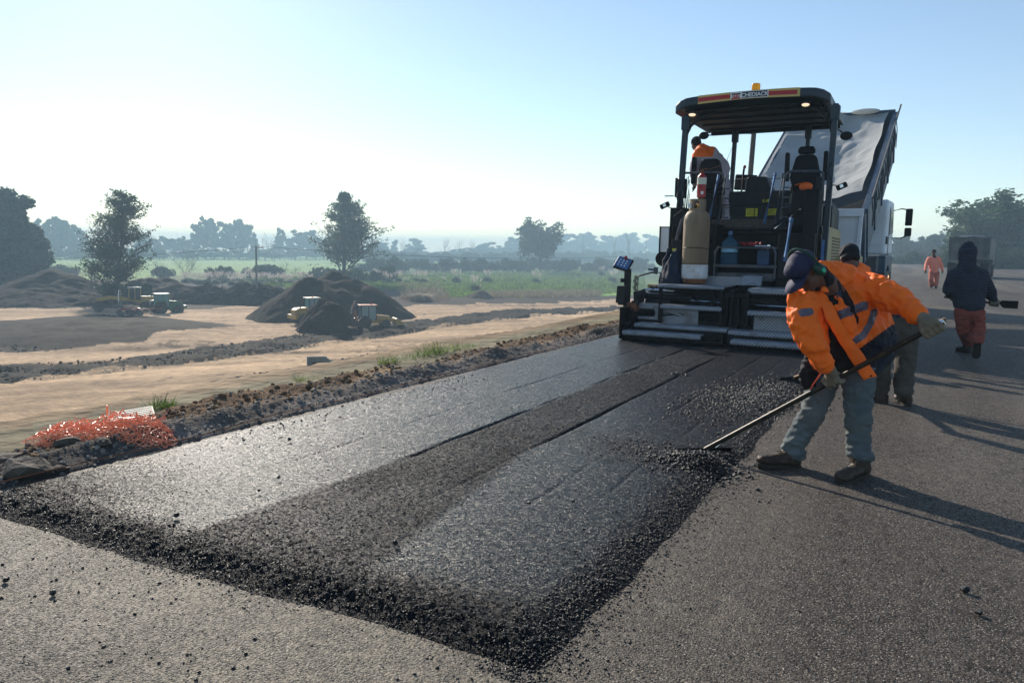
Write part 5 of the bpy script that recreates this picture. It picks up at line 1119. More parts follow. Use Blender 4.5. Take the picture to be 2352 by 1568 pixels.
# second raker, bent double behind the first
def second():
    D0 = 6.95; s = lambda x, y, d=0: atD(x, y, D0+d)
    fl = atZ(2072, 932); fr = atZ(2020, 925)
    J = dict(hc=s(1950, 596, .25), nb=s(1972, 624, .22), chest=s(2004, 668, .18), waist=s(2040, 700, .1), pel=s(2058, 725, .05), rs=s(1974, 668, -.02), ls=s(1997, 650, .36), re=s(1930, 715, -.1), rw=s(1920, 780, -.05), le=s(2045, 710, .35), lw=s(2092, 758, .2),
             rh=s(2035, 738, .0), lh=s(2080, 738, .02), rk=s(2020, 820, -.02), ra=s(2022, 900, .02), lk=s(2080, 820, -.0), la=s(2076, 895, -.0))
    J['ra'] = Vector((fr.x, fr.y, .13)); J['la'] = Vector((fl.x, fl.y, .13)); fw = Vector((-.45, .85, -.5)).normalized(); B = basis(fw, (0, 0, 1)); t = Vector((-.8, .3, 0)).normalized()
    def fn(c): x, y = proj_np(np.array([c[0]]), np.array([c[1]]), np.array([c[2]])); return 1 if x[0] > 2000 or y[0] > 700 else 0
    body, put = figure('man in orange and navy jacket, black beanie and grey trousers bending behind the raker', Vector((fl.x, fl.y, 0)), J, dict(trousers=M['greytr'], jacket=[M['hiviz'], M['navycloth']], boot=M['boot'], fn=fn), head_B=B, vox=.015, beanie=M['blackcloth'], coatlen=.6, seed=6, bulk=1.08,
        boots=dict(r=(fr-t*.08, fr+t*.21), l=(fl-t*.06+Vector((0, 0, 0)), fl+Vector((-.05, .26, 0)))))
    a = s(2172, 732, .0); b = atZ(1822, 868, .07)
    ax = (b-a).normalized(); rk = empty('asphalt_rake', b); tag(rk, 'second rake, held by the man bending in grey trousers', 'rake')
    h = MB().cyl(a, b, .016, n=10); h.v = [v-b for v in h.v]; h.build('handle', mat('tan_pipe', (.16, .09, .04), .5, .3, var=.3, vscale=20), rk, True); bl = MB().box(Vector((0, 0, -.015)), (.36, .012, .07), Matrix.Rotation(R(50), 3, 'Z') @ Matrix.Rotation(R(15), 3, 'X')); bl.build('blade', M['black'], rk, bevel=.002)
    g1 = a.lerp(b, .12); g2 = a.lerp(b, .58)
    put(cloth('hand', hand_mb(J['lw'], g1, ax, .016, s=1.15), M['glove'], body, .009, 2, 0)); put(cloth('hand', hand_mb(J['rw'], g2, ax, .016, s=1.15), M['glove'], body, .009, 2, 0))
second()

# driver leaning over on the platform
def driver():
    P = lambda x, z, y=14.35: Vector((x, y, z))
    J = dict(hc=P(-3.95, 3.50, 14.6), nb=P(-3.80, 3.40, 14.5), chest=P(-3.62, 3.25, 14.45), waist=P(-3.42, 3.0, 14.4), pel=P(-3.42, 2.78, 14.35), rs=P(-3.86, 3.28, 14.75), ls=P(-3.80, 3.26, 14.25), re=P(-3.92, 3.0, 14.8), rw=P(-3.88, 2.8, 14.85), le=P(-3.86, 2.98, 14.2), lw=P(-3.87, 2.74, 14.35),
             rh=P(-3.36, 2.72, 14.5), lh=P(-3.36, 2.72, 14.25), rk=P(-3.30, 2.35, 14.7), ra=P(-3.32, 1.98, 14.65), lk=P(-3.22, 2.32, 14.35), la=P(-3.22, 1.98, 14.3))
    fw = Vector((-.75, .5, -.35)).normalized(); B = basis(fw, (0, 0, 1)); M['palecloth'] = cloth_mat('pale_grey_cloth', (.42, .37, .42), .8, .15)
    def fn(c): return 1 if c[2] > 3.20 and c[0] < -3.52 else 0
    body, put = figure('paver operator leaning over beside the left seat in orange and pale grey clothes', Vector((-3.3, 14.4, 1.86)), J, dict(trousers=M['palecloth'], jacket=[M['palecloth'], M['hiviz']], boot=M['darkboot'], fn=fn), head_B=B, vox=.017, beanie=M['blackcloth'], coatlen=.8, seed=9, bulk=1.2,
        boots=dict(r=(Vector((-3.28, 14.58, 1.865)), Vector((-3.42, 14.82, 1.865))), l=(Vector((-3.18, 14.24, 1.865)), Vector((-3.34, 14.46, 1.865)))))
    for k, n in (('rw', 1), ('lw', 2)): put(cloth('hand', open_hand_mb(J[k], (-.1, .3, -1), (-1, 0, 0), 1.1), M['glove'], body, .010, 1, 0))
driver()
# dark jacket hung on the left rear corner
jk = MB(); D = lambda x, y, Y: atYp(x, y, Y)
limb(jk, [D(1553, 585, 12.05), D(1545, 620, 12.0), D(1538, 645, 11.95)], [.07, .13, .16]); limb(jk, [D(1550, 600, 12.1), D(1560, 640, 12.05)], [.08, .13]); limb(jk, [D(1536, 575, 12.1), D(1525, 615, 12.05), D(1520, 648, 12.0)], [.035, .05, .05]); limb(jk, [D(1545, 640, 11.95), D(1555, 662, 11.92)], [.14, .08])
V, F = remesh(jk, .016, 3, .03, 6, 3, (1, 1, .5)); tag(skinobj('hung_jacket', V, F, M['navycloth']), 'dark jacket hanging from the left rear corner of the paver', 'jacket')
# ================================================================== TRUCKS AND MACHINES
M['tarp'] = mat('grey_tarpaulin', (.66, .68, .68), .8, var=.25, vscale=1.2, bump=.5, bscale=8, spec=.2)
_n = M['tarp'].node_tree; _P = _n.nodes['Principled BSDF']; _tr = _n.nodes.new('ShaderNodeBsdfTranslucent'); _tr.inputs[0].default_value = (.72, .72, .68, 1); _mx = _n.nodes.new('ShaderNodeMixShader'); _mx.inputs[0].default_value = .5
_n.links.new(_P.outputs[0], _mx.inputs[1]); _n.links.new(_tr.outputs[0], _mx.inputs[2]); _n.links.new(_mx.outputs[0], _n.nodes['Material Output'].inputs[0])
M['twhite'] = mat('truck_white', (.68, .74, .80), .4, var=.06, vscale=2, dust=.2, dustcol=(.3, .28, .25)); M['tblue'] = mat('truck_side_blue', (.05, .09, .14), .5, var=.2, vscale=2, dust=.3)
M['tgrey'] = mat('truck_dark_grey', (.05, .06, .07), .6, var=.3, vscale=3, dust=.3); M['glass'] = mat('dark_window_glass', (.02, .035, .04), .08, var=0, spec=.8); M['tealglass'] = mat('teal_window_glass', (.10, .24, .25), .1, var=.1, spec=.9)
M['tyre'] = mat('dusty_tyre', (.03, .028, .026), .85, var=.3, vscale=5, dust=.5, dustcol=(.12, .10, .08)); M['mach'] = mat('machine_yellow', (.42, .25, .04), .5, var=.15, vscale=2, dust=.35, dustcol=(.25, .2, .14)); M['machorange'] = mat('machine_orange', (.42, .12, .03), .5, var=.15, vscale=2, dust=.4, dustcol=(.2, .15, .11))
M['tgreen'] = mat('tractor_green', (.015, .13, .05), .4, var=.15, vscale=3, dust=.25); M['rimyellow'] = mat('wheel_yellow', (.5, .40, .05), .5, var=.1, dust=.2); M['harrow'] = mat('dull_red_paint', (.22, .025, .025), .55, var=.25, dust=.4); M['cream'] = mat('pale_roof', (.62, .56, .46), .5, var=.05, dust=.2)
def wheel(par, c, r, wd, rim, axis='X'):
    t = MB().lathe(c, [(r*.55, -wd/2), (r*.9, -wd/2), (r, -wd*.32), (r, wd*.32), (r*.9, wd/2), (r*.55, wd/2)], 24, 'X').build('wheel', M['tyre'], par, True)
    for s in (-1, 1): MB().lathe(c, [(.001, s*wd*.30), (r*.2, s*wd*.42), (r*.24, s*wd*.3), (r*.5, s*wd*.34), (r*.57, s*wd*.52), (r*.57, s*wd*.2)], 20, 'X').build('rim', rim, t, True)
    lug = MB(); n = 18
    for k in range(n):
        a = 2*math.pi*k/n
        for s in (-1, 1): lug.box((c[0]+s*wd*.22, c[1]+r*math.cos(a+.1*s), c[2]+r*math.sin(a+.1*s)), (wd*.4, r*.09, r*.07), Matrix.Rotation(a+math.pi/2, 3, 'X'))
    lug.build('tread_lug', M['tyre'], t); return t
# --- tipping lorry in front of the paver
tk = empty('dump_truck', (-2.27, 17.55, 0), R(-2.8)); tag(tk, 'white dump truck with raised tarp-covered tipper body feeding the paver', 'truck')
b = MB(); b.bb(-.45, .45, .3, 7.0, .78, 1.05); b.bb(-1.1, 1.1, 4.3, 4.85, .5, 1.4); b.bb(-1.25, 1.25, 5., 7.1, .55, 1.0); b.build('chassis', M['tgrey'], tk, bevel=.02)
for y in (1.3, 2.6):
    for x in (-.98, .98): wheel(tk, (x, y, .52), .52, .55, M['twhite'])
for x in (-1.08, 1.08): wheel(tk, (x, 5.9, .52), .52, .32, M['twhite'])
cb = MB().prism([(4.95, 1.45), (4.95, 2.75), (5.1, 2.95), (6.75, 2.98), (7.05, 2.2), (7.12, 1.45)], 'X', -1.22, 1.22).build('cab', M['twhite'], tk, bevel=.08, seg=3)
b = MB()
for z in (1.75, 2.05, 2.35, 2.6): b.bb(-1.1, 1.1, 4.935, 4.955, z, z+.02)
b.build('cab_rib', M['twhite'], cb)
for s in (-1, 1):
    MB().prism([(5.75, 2.0), (5.75, 2.7), (6.6, 2.72), (6.85, 2.1)], 'X', s*1.222, s*1.235).build('side_window', M['glass'], cb); MB().prism([(5.65, 1.3), (5.65, 2.78), (5.69, 2.78), (5.69, 1.3)], 'X', s*1.222, s*1.232).build('door_seam', M['tgrey'], cb)
    MB().bb(s*1.222, s*1.25, 5.0, 5.35, 1.75, 1.95).build('vent', M['tgrey'], cb)
MB().prism([(5.0, .75), (5.0, 1.44), (7.1, 1.44), (7.1, .6), (6.5, .6), (6.4, 1.0), (6.1, 1.15), (5.7, 1.15), (5.4, 1.0), (5.3, .75)], 'X', -1.25, 1.25).build('wheel_arch', M['tblue'], tk, bevel=.02)
for s in (-1, 1):
    mm = MB().tube([(s*1.2, 6.7, 2.72), (s*1.42, 6.75, 2.78), (s*1.62, 6.75, 2.74)], .018, 6); mm.tube([(s*1.2, 6.7, 1.95), (s*1.45, 6.75, 1.95), (s*1.62, 6.75, 2.02)], .018, 6); arm = mm.build('mirror_arm', M['black'], tk, True)
    MB().bb(s*1.62-.09, s*1.62+.09, 6.70, 6.80, 2.30, 2.78).build('mirror', M['black'], tk, bevel=.03); MB().bb(s*1.62-.09, s*1.62+.09, 6.70, 6.80, 2.0, 2.24).build('mirror', M['black'], tk, bevel=.03)
MB().ell((1.24, 6.2, .85), (.03, .05, .05)).build('marker_light', emit('orange_marker_light', (1, .35, .05), 1.5), tk, True)
# raised body
TA = R(29); RT = Matrix.Rotation(TA, 3, 'X'); piv = Vector((0, .2, 1.30))
def T(mb): mb.v = [piv+RT @ v for v in mb.v]; return mb
bx = MB(); W2 = 1.25; Lb = 5.7; Hb = 1.2
bx.bb(-W2, W2, 0, Lb, -.08, 0); bx.bb(-W2, -W2+.06, 0, Lb, 0, Hb); bx.bb(W2-.06, W2, 0, Lb, 0, Hb); bx.bb(-W2, W2, Lb-.06, Lb, 0, Hb+.1); tb = T(bx).build('tipper_body', M['tblue'], tk, bevel=.01)
r_ = MB()
for s in (-1, 1):
    for k in range(0, 9, 2): r_.bb(s*W2-(.0 if s > 0 else .03), s*W2+(.03 if s > 0 else 0), .25+k*.64, .36+k*.64, -.05, Hb-.02)
    r_.bb(s*W2-.06, s*W2+.06, 0, Lb, Hb-.08, Hb+.03)
T(r_).build('side_stake', M['tblue'], tb, bevel=.008)
r_ = MB().bb(-.42, -.3, -.2, Lb-.4, -.3, -.08).bb(.3, .42, -.2, Lb-.4, -.3, -.08); T(r_).build('subframe', M['tgrey'], tb)
MB().cyl((0, 4.4, .95), piv+RT @ Vector((0, 4.6, -.1)), .09, .06, 14).build('hoist_ram', M['chrome'], tk, True)
r_ = MB().cyl((1.33, .5, 1.25), (1.33, Lb+.45, 1.25), .022, n=8); r_.cyl((-1.33, .5, 1.22), (-1.33, Lb+.1, 1.22), .02, n=8); T(r_).build('tarp_rod', M['tgrey'], tk, True)
# tailgate
tg = MB(); tg.bb(-1.22, 1.22, -.42, -.36, 1.32, 2.36); tg = tg.build('tailgate', M['twhite'], tk, bevel=.01)
r_ = MB(); r_.bb(-1.24, 1.24, -.50, -.425, 2.22, 2.38); r_.bb(-1.24, 1.24, -.50, -.425, 1.30, 1.44)
for x in (-1.18, -.6, 0, .6, 1.18): r_.prism([(x-.05, 1.44), (x-.02, 2.22), (x+.05, 2.22), (x+.03, 1.44)], 'Y', -.49, -.425)
r_.build('tailgate_rib', M['twhite'], tg, bevel=.01)
# tarpaulin
nu, nv = 44, 60; V = []
for i in range(nu):
    for j in range(nv):
        u = i/(nu-1); v = j/(nv-1); x = -1.26+2.36*u-.035*max(0, u-.9)*10*(.5+.5*math.sin(v*17)); y = .85+4.86*v+.25*math.sin(math.pi*u)*(1-v)**4*-1
        sag = -.28*math.sin(math.pi*u)**.8*math.sin(math.pi*min(1, v*1.0))**.6-.15*(1-v)*math.sin(math.pi*u)
        fold = .022*math.sin(9*v+4*u*u+2*math.sin(5*u))+.035*math.sin(23*v+7*u)+.04*mnoise.noise(Vector((u*3, v*7, 0)))+.09*abs(mnoise.noise(Vector((u*5+v*6, v*14-u*5, 3))))
        V.append(piv+RT @ Vector((x, y, Hb+.06+sag+fold*math.sin(math.pi*min(1, u*1.02))**.5)))
o = mesh_obj('tarpaulin', V, grid_faces(nu, nv).tolist(), M['tarp'], tk, True)
V = []
for i in range(30):
    for j in range(20):
        u = i/29; v = j/19; V.append(piv+RT @ Vector((-1.22+2.4*u, .05+.9*v, Hb-.25-.35*math.sin(math.pi*u)+.04*mnoise.noise(Vector((u*6, v*5, 8)))+.1*v)))
mesh_obj('tarpaulin', V, grid_faces(30, 20).tolist(), mat('dark_inner_tarp', (.09, .085, .08), .85, var=.3, vscale=2), tk, True)
r_ = MB().ell(piv+RT @ Vector((.55, 5.6, 1.33)), (.35, .15, .07), nu=14); r_.build('rolled_tarp', M['tarp'], tk, True)
r_ = MB(); r = np.random.RandomState(4)
for k in range(16):
    y = .6+k*.31; r_.tube([piv+RT @ Vector((1.30, y, 1.24)), piv+RT @ Vector((1.34, y-.03, 1.05-.2*r.rand())), piv+RT @ Vector((1.33, y-.1, .75-.3*r.rand()))], .012, 4)
r_.build('tie_rope', M['tgrey'], tk)
# --- second lorry far down the road
t2 = empty('dump_truck', (3.12, 62, 0), R(-7)); tag(t2, 'distant dark grey truck with a tall box body seen from behind', 'truck')
b = MB().prism([(-1.30, 1.35), (-1.22, 2.92), (1.24, 2.88), (1.26, 1.35)], 'Y', 0, 5.5).build('cargo_box', M['tgrey'], t2, bevel=.02)
r_ = MB()
for x in (-1.22, -.6, 0, .6, 1.2): r_.bb(x-.05, x+.05, -.08, 0, 1.4, 2.85)
r_.bb(-1.3, 1.3, -.1, 0, 2.80, 2.92); r_.bb(-1.3, 1.3, -.1, 0, 1.32, 1.44); r_.build('box_rib', M['tgrey'], b, bevel=.01)
r_ = MB().ell((0, 2.2, 2.88), (.9, 2.4, .22), nu=18); r_.build('load', M['lump'], t2, True)
MB().bb(-.5, .5, .2, 8, .8, 1.1).build('chassis', M['black'], t2); MB().prism([(5.8, .9), (5.8, 2.7), (7.4, 2.7), (7.7, .9)], 'X', -1.2, 1.2).build('cab', M['tgrey'], t2, bevel=.05)
for y in (1.2, 2.5, 6.6):
    for x in (-1.0, 1.0): wheel(t2, (x, y, .52), .52, .5, M['tgrey'])
b = MB().bb(-1.25, -.75, -.02, .02, .35, 1.1).bb(.75, 1.25, -.02, .02, .35, 1.1); build_each(b, 'mudflap', M['rubber'], t2)

# --- machines on the plain; local +Y is forward
def place(px, py, turn, name, label, cat, Z=PZ):
    p = atZ(px, py, Z); az = math.atan2(p.x, p.y)                 # sight azimuth
    return tag(empty(name, p, -(az+turn)), label, cat)
def cabbox(par, x, y0, y1, z0, z1, body, roof, gl, rt=.1):
    fr = MB()
    for yy in (y0, (y0+y1)/2, y1):
        for s in (-1, 1): fr.bb(s*x-.045, s*x+.045, yy-.045, yy+.045, z0, z1)
    fr.bb(-x, x, y0-.04, y0+.04, z0, z0+.1); fr.bb(-x, x, y1-.04, y1+.04, z0, z0+.1); c = fr.build('cab_frame', body, par)
    for s in (-1, 1): MB().bb(s*x-.01, s*x+.01, y0+.05, y1-.05, z0+.05, z1-.03).build('cab_window', gl, c)
    for yy in (y0, y1): MB().bb(-x+.05, x-.05, yy-.01, yy+.01, z0+.1, z1-.03).build('cab_window', gl, c)
    MB().bb(-x-rt, x+rt, y0-rt*1.5, y1+rt*1.5, z1, z1+.12).build('roof', roof, c, bevel=.04); return c
ld = place(715, 745, R(65), 'wheel_loader', 'yellow wheel loader half hidden behind the small dark soil heap', 'wheel loader')
for x in (-1.0, 1.0):
    for y in (-1.2, 1.5): wheel(ld, (x, y, .75), .75, .55, M['mach'])
MB().prism([(-2.4, .9), (-2.4, 1.9), (-1.9, 2.15), (-.6, 2.2), (-.6, .8)], 'X', -.75, .75).build('engine_hood', M['mach'], ld, bevel=.1); MB().bb(-1.25, 1.25, -2.6, -2.3, .8, 1.35).build('counterweight', M['mach'], ld, bevel=.08); MB().bb(-1.05, 1.05, -1.9, -.5, 1.5, 1.65).build('fender', M['mach'], ld, bevel=.03)
MB().bb(-.5, .5, -.6, 1.9, .7, 1.35).build('chassis', M['mach'], ld, bevel=.05)
c = cabbox(ld, .65, -.5, .75, 1.6, 3.3, M['black'], M['cream'], M['tealglass'], .15); MB().cyl((0, .2, 3.42), (0, .2, 3.6), .09).build('beacon', M['amber'], c)
MB().prism([(1.3, 1.2), (1.4, 1.7), (3.3, 1.0), (3.2, .6)], 'X', -.5, .5).build('lift_arm', M['mach'], ld, bevel=.04); MB().prism([(3.2, .1), (3.1, 1.1), (3.3, 1.3), (3.4, .5), (4.3, .15)], 'X', -1.35, 1.35).build('bucket', M['mach'], ld, bevel=.03)
MB().cyl((.4, -1.6, 2.1), (.4, -1.6, 2.7), .06).build('exhaust', M['black'], ld)
bh = place(852, 752, R(78), 'backhoe_loader', 'yellow backhoe loader with orange roof right of the small dark heap', 'backhoe loader')
for x in (-.95, .95): wheel(bh, (x, -.9, .75), .75, .5, M['machorange']); wheel(bh, (x, 1.7, .5), .52, .35, M['machorange'])
MB().prism([(.5, .7), (.5, 1.6), (2.3, 1.4), (2.4, .7)], 'X', -.45, .45).build('engine_hood', M['mach'], bh, bevel=.06); MB().bb(-.6, .6, -1.6, 2.2, .55, .95).build('chassis', M['mach'], bh, bevel=.04)
c = cabbox(bh, .72, -1.3, .5, .95, 2.7, M['black'], M['machorange'], M['tealglass'], .12); MB().cyl((-.3, .1, 2.82), (-.3, .1, 3.05), .1).build('beacon', M['red'], c)
for s in (-1, 1): MB().prism([(.5, 1.1), (.6, 1.4), (3.0, .9), (3.0, .6)], 'X', s*.6-.06, s*.6+.06).build('lift_arm', M['mach'], bh)
MB().prism([(2.9, .35), (2.85, 1.1), (3.1, 1.15), (3.9, .55), (3.8, .4)], 'X', -1.1, 1.1).build('bucket', M['mach'], bh, bevel=.03)
MB().prism([(-1.6, .5), (-1.6, 1.3), (-2.1, 1.2), (-2.2, .5)], 'X', -.35, .35).build('boom_mount', M['machorange'], bh, bevel=.03)
b = MB().prism([(-1.9, 1.0), (-2.3, 2.5), (-1.95, 3.3), (-1.75, 3.25), (-1.95, 2.5), (-1.65, 1.2)], 'X', -.12, .12).build('boom', M['machorange'], bh, bevel=.02); MB().prism([(-1.9, 3.3), (-2.5, 1.6), (-2.4, 1.4), (-2.2, 1.6), (-1.75, 3.15)], 'X', .14, .3).build('dipper', M['tgrey'], bh); MB().cyl((.35, -2.4, 2.6), (.35, -2.6, 1.4), .05).build('ram', M['chrome'], bh)
tr = place(380, 720, R(72), 'tractor', 'green tractor with yellow wheel hubs towing the red harrow', 'tractor')
for x in (-.95, .95): wheel(tr, (x, -.9, .88), .88, .5, M['rimyellow']); wheel(tr, (x, 1.55, .6), .62, .42, M['rimyellow'])
MB().prism([(.3, .8), (.3, 1.85), (1.5, 1.75), (2.4, 1.45), (2.45, .8)], 'X', -.38, .38).build('engine_hood', M['tgreen'], tr, bevel=.08); MB().bb(-.4, .4, -1.4, 2.3, .55, .95).build('chassis', M['tgreen'], tr)
cabbox(tr, .72, -1.2, .3, 1.0, 2.75, M['tgreen'], M['cream'], M['tealglass'], .1)
for s in (-1, 1): MB().prism([(-1.8, 1.3), (-1.6, 1.85), (-.4, 1.95), (0, 1.4), (-.1, 1.3), (-.5, 1.8), (-1.5, 1.7)], 'X', s*.95-.25, s*.95+.25).build('fender', M['tgreen'], tr)
MB().cyl((.3, 1.0, 1.8), (.3, 1.0, 2.6), .05).build('exhaust', M['black'], tr); MB().bb(-.5, .5, 2.4, 2.8, .7, 1.1).build('front_weight', M['tgreen'], tr, bevel=.04)
hr = place(318, 724, R(80), 'disc_harrow', 'red towed disc harrow behind the green tractor', 'harrow')
b = MB().bb(-1.2, 1.2, -2.4, -2.2, .85, 1.0).bb(-1.2, 1.2, 0, .2, .85, 1.0).bb(-1.1, -.95, -2.4, .2, .85, 1.0).bb(.95, 1.1, -2.4, .2, .85, 1.0).bb(-.08, .08, .2, 3.0, .75, .9).build('frame', M['harrow'], hr, bevel=.01)
for y in (-2.2, .1):
    for k in range(8):
        MB().lathe((-1.05+.3*k, y, .36), [(.02, -.02), (.36, .06), (.36, .07), (.02, 0)], 16, 'X').build('disc', M['tgrey'], hr, True)
wheel(hr, (1.2, -1.0, .4), .42, .25, M['white']); wheel(hr, (-1.2, -1.0, .4), .42, .25, M['white'])
gr = place(296, 713, R(88), 'motor_grader', 'yellow motor grader with tall cab standing under the left lone tree', 'grader')
for x in (-1.0, 1.0):
    for y in (2.2, 3.8): wheel(gr, (x, y, .7), .7, .45, M['mach'])
    wheel(gr, (x, -3.8, .75), .75, .5, M['mach'])
MB().prism([(1.6, 1.1), (1.6, 2.1), (4.6, 2.0), (4.8, 1.1)], 'X', -.6, .6).build('engine_hood', M['mach'], gr, bevel=.08); MB().prism([(-4.2, 1.3), (-4.2, 1.8), (-2.5, 2.2), (.5, 1.9), (1.7, 1.5), (1.7, 1.0), (.2, 1.4), (-2.3, 1.7)], 'X', -.25, .25).build('frame', M['mach'], gr, bevel=.05)
c = cabbox(gr, .75, .1, 1.6, 1.6, 3.3, M['mach'], M['cream'], M['glass'], .1); MB().box((0, -1.4, .6), (3.2, .1, .6), Matrix.Rotation(R(25), 3, 'Z')).build('blade', M['tgrey'], gr); MB().cyl((.3, -1.3, 1.2), (.2, -1.2, 3.0), .05).build('lift_ram', M['chrome'], gr)

# ================================================================== HEAPS, CULVERT
M['heapdark'] = mat('dark_heap_soil', (.028, .021, .016), .95, var=.3, vscale=.5, bump=1., bscale=5, spec=.03); M['heapdark'].node_tree.nodes['Bump'].inputs['Distance'].default_value = .15
M['heapbrown'] = mat('brown_heap_soil', (.08, .062, .045), .95, var=.35, vscale=.5, bump=1., bscale=4, spec=.03); M['heapbrown'].node_tree.nodes['Bump'].inputs['Distance'].default_value = .2
M['heapgrey'] = mat('grey_gravel', (.085, .085, .087), .9, var=.4, vscale=3, bump=1., bscale=14, spec=.2)
M['conc'] = mat('weathered_concrete', (.20, .21, .17), .9, var=.3, vscale=3, bump=.4, bscale=12, streak=True)
def heap(label, peaks, mt, slope=.68, n=110, rough=.25, name='soil_heap', group='heaps of earth on the plain'):
    P = [(atD(x, y, d), s if s else slope) for x, y, d, s in peaks]; xs = [p.x for p, s in P]; ys = [p.y for p, s in P]; m_ = max((p.z-PZ)/s for p, s in P)*1.15
    x0, x1, y0, y1 = min(xs)-m_, max(xs)+m_, min(ys)-m_, max(ys)+m_
    X, Y = np.meshgrid(np.linspace(x0, x1, n), np.linspace(y0, y1, n), indexing='ij'); Z = np.full(X.shape, -9.)
    wx = X+fbm(X, Y, .25, 5)*1.2; wy = Y+fbm(X+50, Y, .25, 5)*1.2
    for p, s in P:
        r = np.hypot(wx-p.x, wy-p.y); h = (p.z-PZ)-s*(np.sqrt(r*r+.5)-.7); K_ = 1.0 if s < 1 else .15; m__ = np.maximum(Z, h); Z = m__+K_*np.log1p(np.exp(-np.abs(Z-h)/K_))*.55
    Z = np.where(Z > .02, Z, Z); Z = Z+rough*fbm(X, Y, .7, 5)*np.clip(Z+1, 0, 1); c = Vector((sum(xs)/len(xs), sum(ys)/len(ys), PZ))
    V = np.stack([X-c.x, Y-c.y, np.maximum(Z, -.6)], -1).reshape(-1, 3); F = grid_faces(n, n); keep = (V[:, 2] > -.55)[F].any(1); F = F[keep]; u = np.unique(F); rm = -np.ones(len(V), int); rm[u] = np.arange(len(u))
    o = np_mesh(name, V[u], rm[F], mt); o.location = c; return tag(o, label, 'earth heap', group)
heap('largest dark earth heap with several peaks behind the two yellow loaders', [(714, 640, 103, .68), (768, 622, 111, .70), (815, 648, 105, .74), (855, 662, 104, .80), (665, 684, 100, .72), (745, 648, 104, .7), (790, 645, 104, .7)], M['heapdark'], n=150)
heap('small dark earth heap between the wheel loader and the backhoe', [(755, 685, 86, 1.35), (764, 692, 85, 1.3)], M['heapdark'], n=90, rough=.15)
heap('dark cone of earth at the far left beyond the tilled patch', [(122, 618, 128, .52), (95, 634, 126, .45), (160, 634, 126, .45), (60, 650, 124, .4)], M['heapdark'], n=120)
heap('low brown earth bank behind the green tractor', [(340, 640, 132, .5), (385, 643, 134, .5), (415, 652, 130, .5), (315, 650, 130, .5)], M['heapbrown'], n=110, rough=.5)
heap('rubble and brush mound left of the concrete utility pole', [(470, 655, 128, .7), (500, 662, 126, .6), (447, 668, 126, .6)], M['heapdark'], n=100, rough=.9)
heap('rubble and brush mound just behind the concrete utility pole', [(558, 652, 128, .8), (605, 650, 127, .7), (640, 660, 126, .6), (530, 665, 126, .6)], M['heapdark'], n=110, rough=.9)
heap('small brown soil cone in the grass to the right of the largest heap', [(1102, 667, 148, .7)], M['heapbrown'], n=60, rough=.2)
heap('long low soil bank at the left edge of the plain', [(10, 668, 118, .3), (60, 672, 116, .3), (190, 672, 120, .35)], M['heapdark'], n=110, rough=.4)
o = heap('neat grey gravel heap at the foot of the slope beside the culvert', [(876, 831, 55.5, .68)], M['heapgrey'], n=60, rough=.05, name='gravel_heap')
P_ = []; S_ = []; r = np.random.RandomState(8)
for pi, n_ in ((9, 2200), (11, 500), (6, 500), (5, 700), (8, 900)):
    poly = POLY[pi][0]; xs = [max(-60, min(1480, p[0])) for p in poly]; ys = [max(640, min(1010, p[1])) for p in poly]; k = 0; tries = 0
    while k < n_ and tries < 60000:
        tries += 1; px = r.uniform(min(xs), max(xs)); py = r.uniform(min(ys), max(ys))
        if in_poly(np.array([px]), np.array([py]), poly)[0] and py < 900:
            g_ = atZ(px, py, PZ); z_ = float(ground_h(np.array([g_.x]), np.array([g_.y]))[0][0]); P_.append((g_.x, g_.y, z_+.12)); S_.append(.03+.13*r.rand()**3); k += 1
tag(scatter('field_clods', np.array(P_), np.array(S_), M['heapbrown'], TPL2), 'scattered clods of dark earth on the plain beside the dirt tracks', 'clods', kind='stuff')
cv = place(728, 852, 0, 'culvert', 'small concrete culvert mouth with sloping wing walls at the foot of the bank', 'culvert', PZ)
b = MB().bb(-.75, -.32, 0, .3, -.3, 1.15).bb(.32, .75, 0, .3, -.3, 1.15).bb(-.32, .32, 0, .3, .72, 1.15); b.build('head_wall', M['conc'], cv, bevel=.02)
MB().bb(-.32, .32, .25, .28, -.3, .72).build('pipe_opening', M['black'], cv)
MB().prism([(0.0, -.3), (0.0, 1.1), (-1.3, .2), (-1.3, -.3)], 'X', -.75, -.62).build('wing_wall', M['conc'], cv); b = MB().prism([(0, -.3), (0, 1.1), (1.6, .2), (1.6, -.3)], 'X', 0, .14); b.v = [Matrix.Rotation(R(-115), 3, 'Z') @ v+Vector((.74, .0, 0)) for v in b.v]; b.build('wing_wall', M['conc'], cv)
# poles
ph = empty('utility_pole', atZ(591, 697, PZ)); tag(ph, 'thin concrete utility pole standing alone on the plain', 'utility pole'); MB().cyl((0, 0, -.5), (0, 0, 9.7), .22, .13, 10).build('shaft', M['conc'], ph, True)
b = MB().bb(-.1, 1.2, -.08, .08, 9.3, 9.45); b.v = [Matrix.Rotation(R(35), 3, 'Z') @ v for v in b.v]; b.build('crossarm', M['conc'], ph); b = MB()
for t in (.3, 1.0): b.cyl(Matrix.Rotation(R(35), 3, 'Z') @ Vector((t, 0, 9.4)), Matrix.Rotation(R(35), 3, 'Z') @ Vector((t, 0, 9.75)), .07)
b.build('insulator', M['white'], ph)
top = Vector(ph.location)+Vector((.5, .4, 9.6))
for q, nm in ((atD(-300, 592, 150), 'overhead wire running left from the concrete utility pole'), (atD(1440, 588, 190), 'overhead wire running right from the concrete utility pole')):
    tag(MB().tube([top.lerp(q, k/24)+Vector((0, 0, -1.2*4*(k/24)*(1-k/24))) for k in range(25)], .028, 4).build('wire', M['black'], None), nm, 'wire')
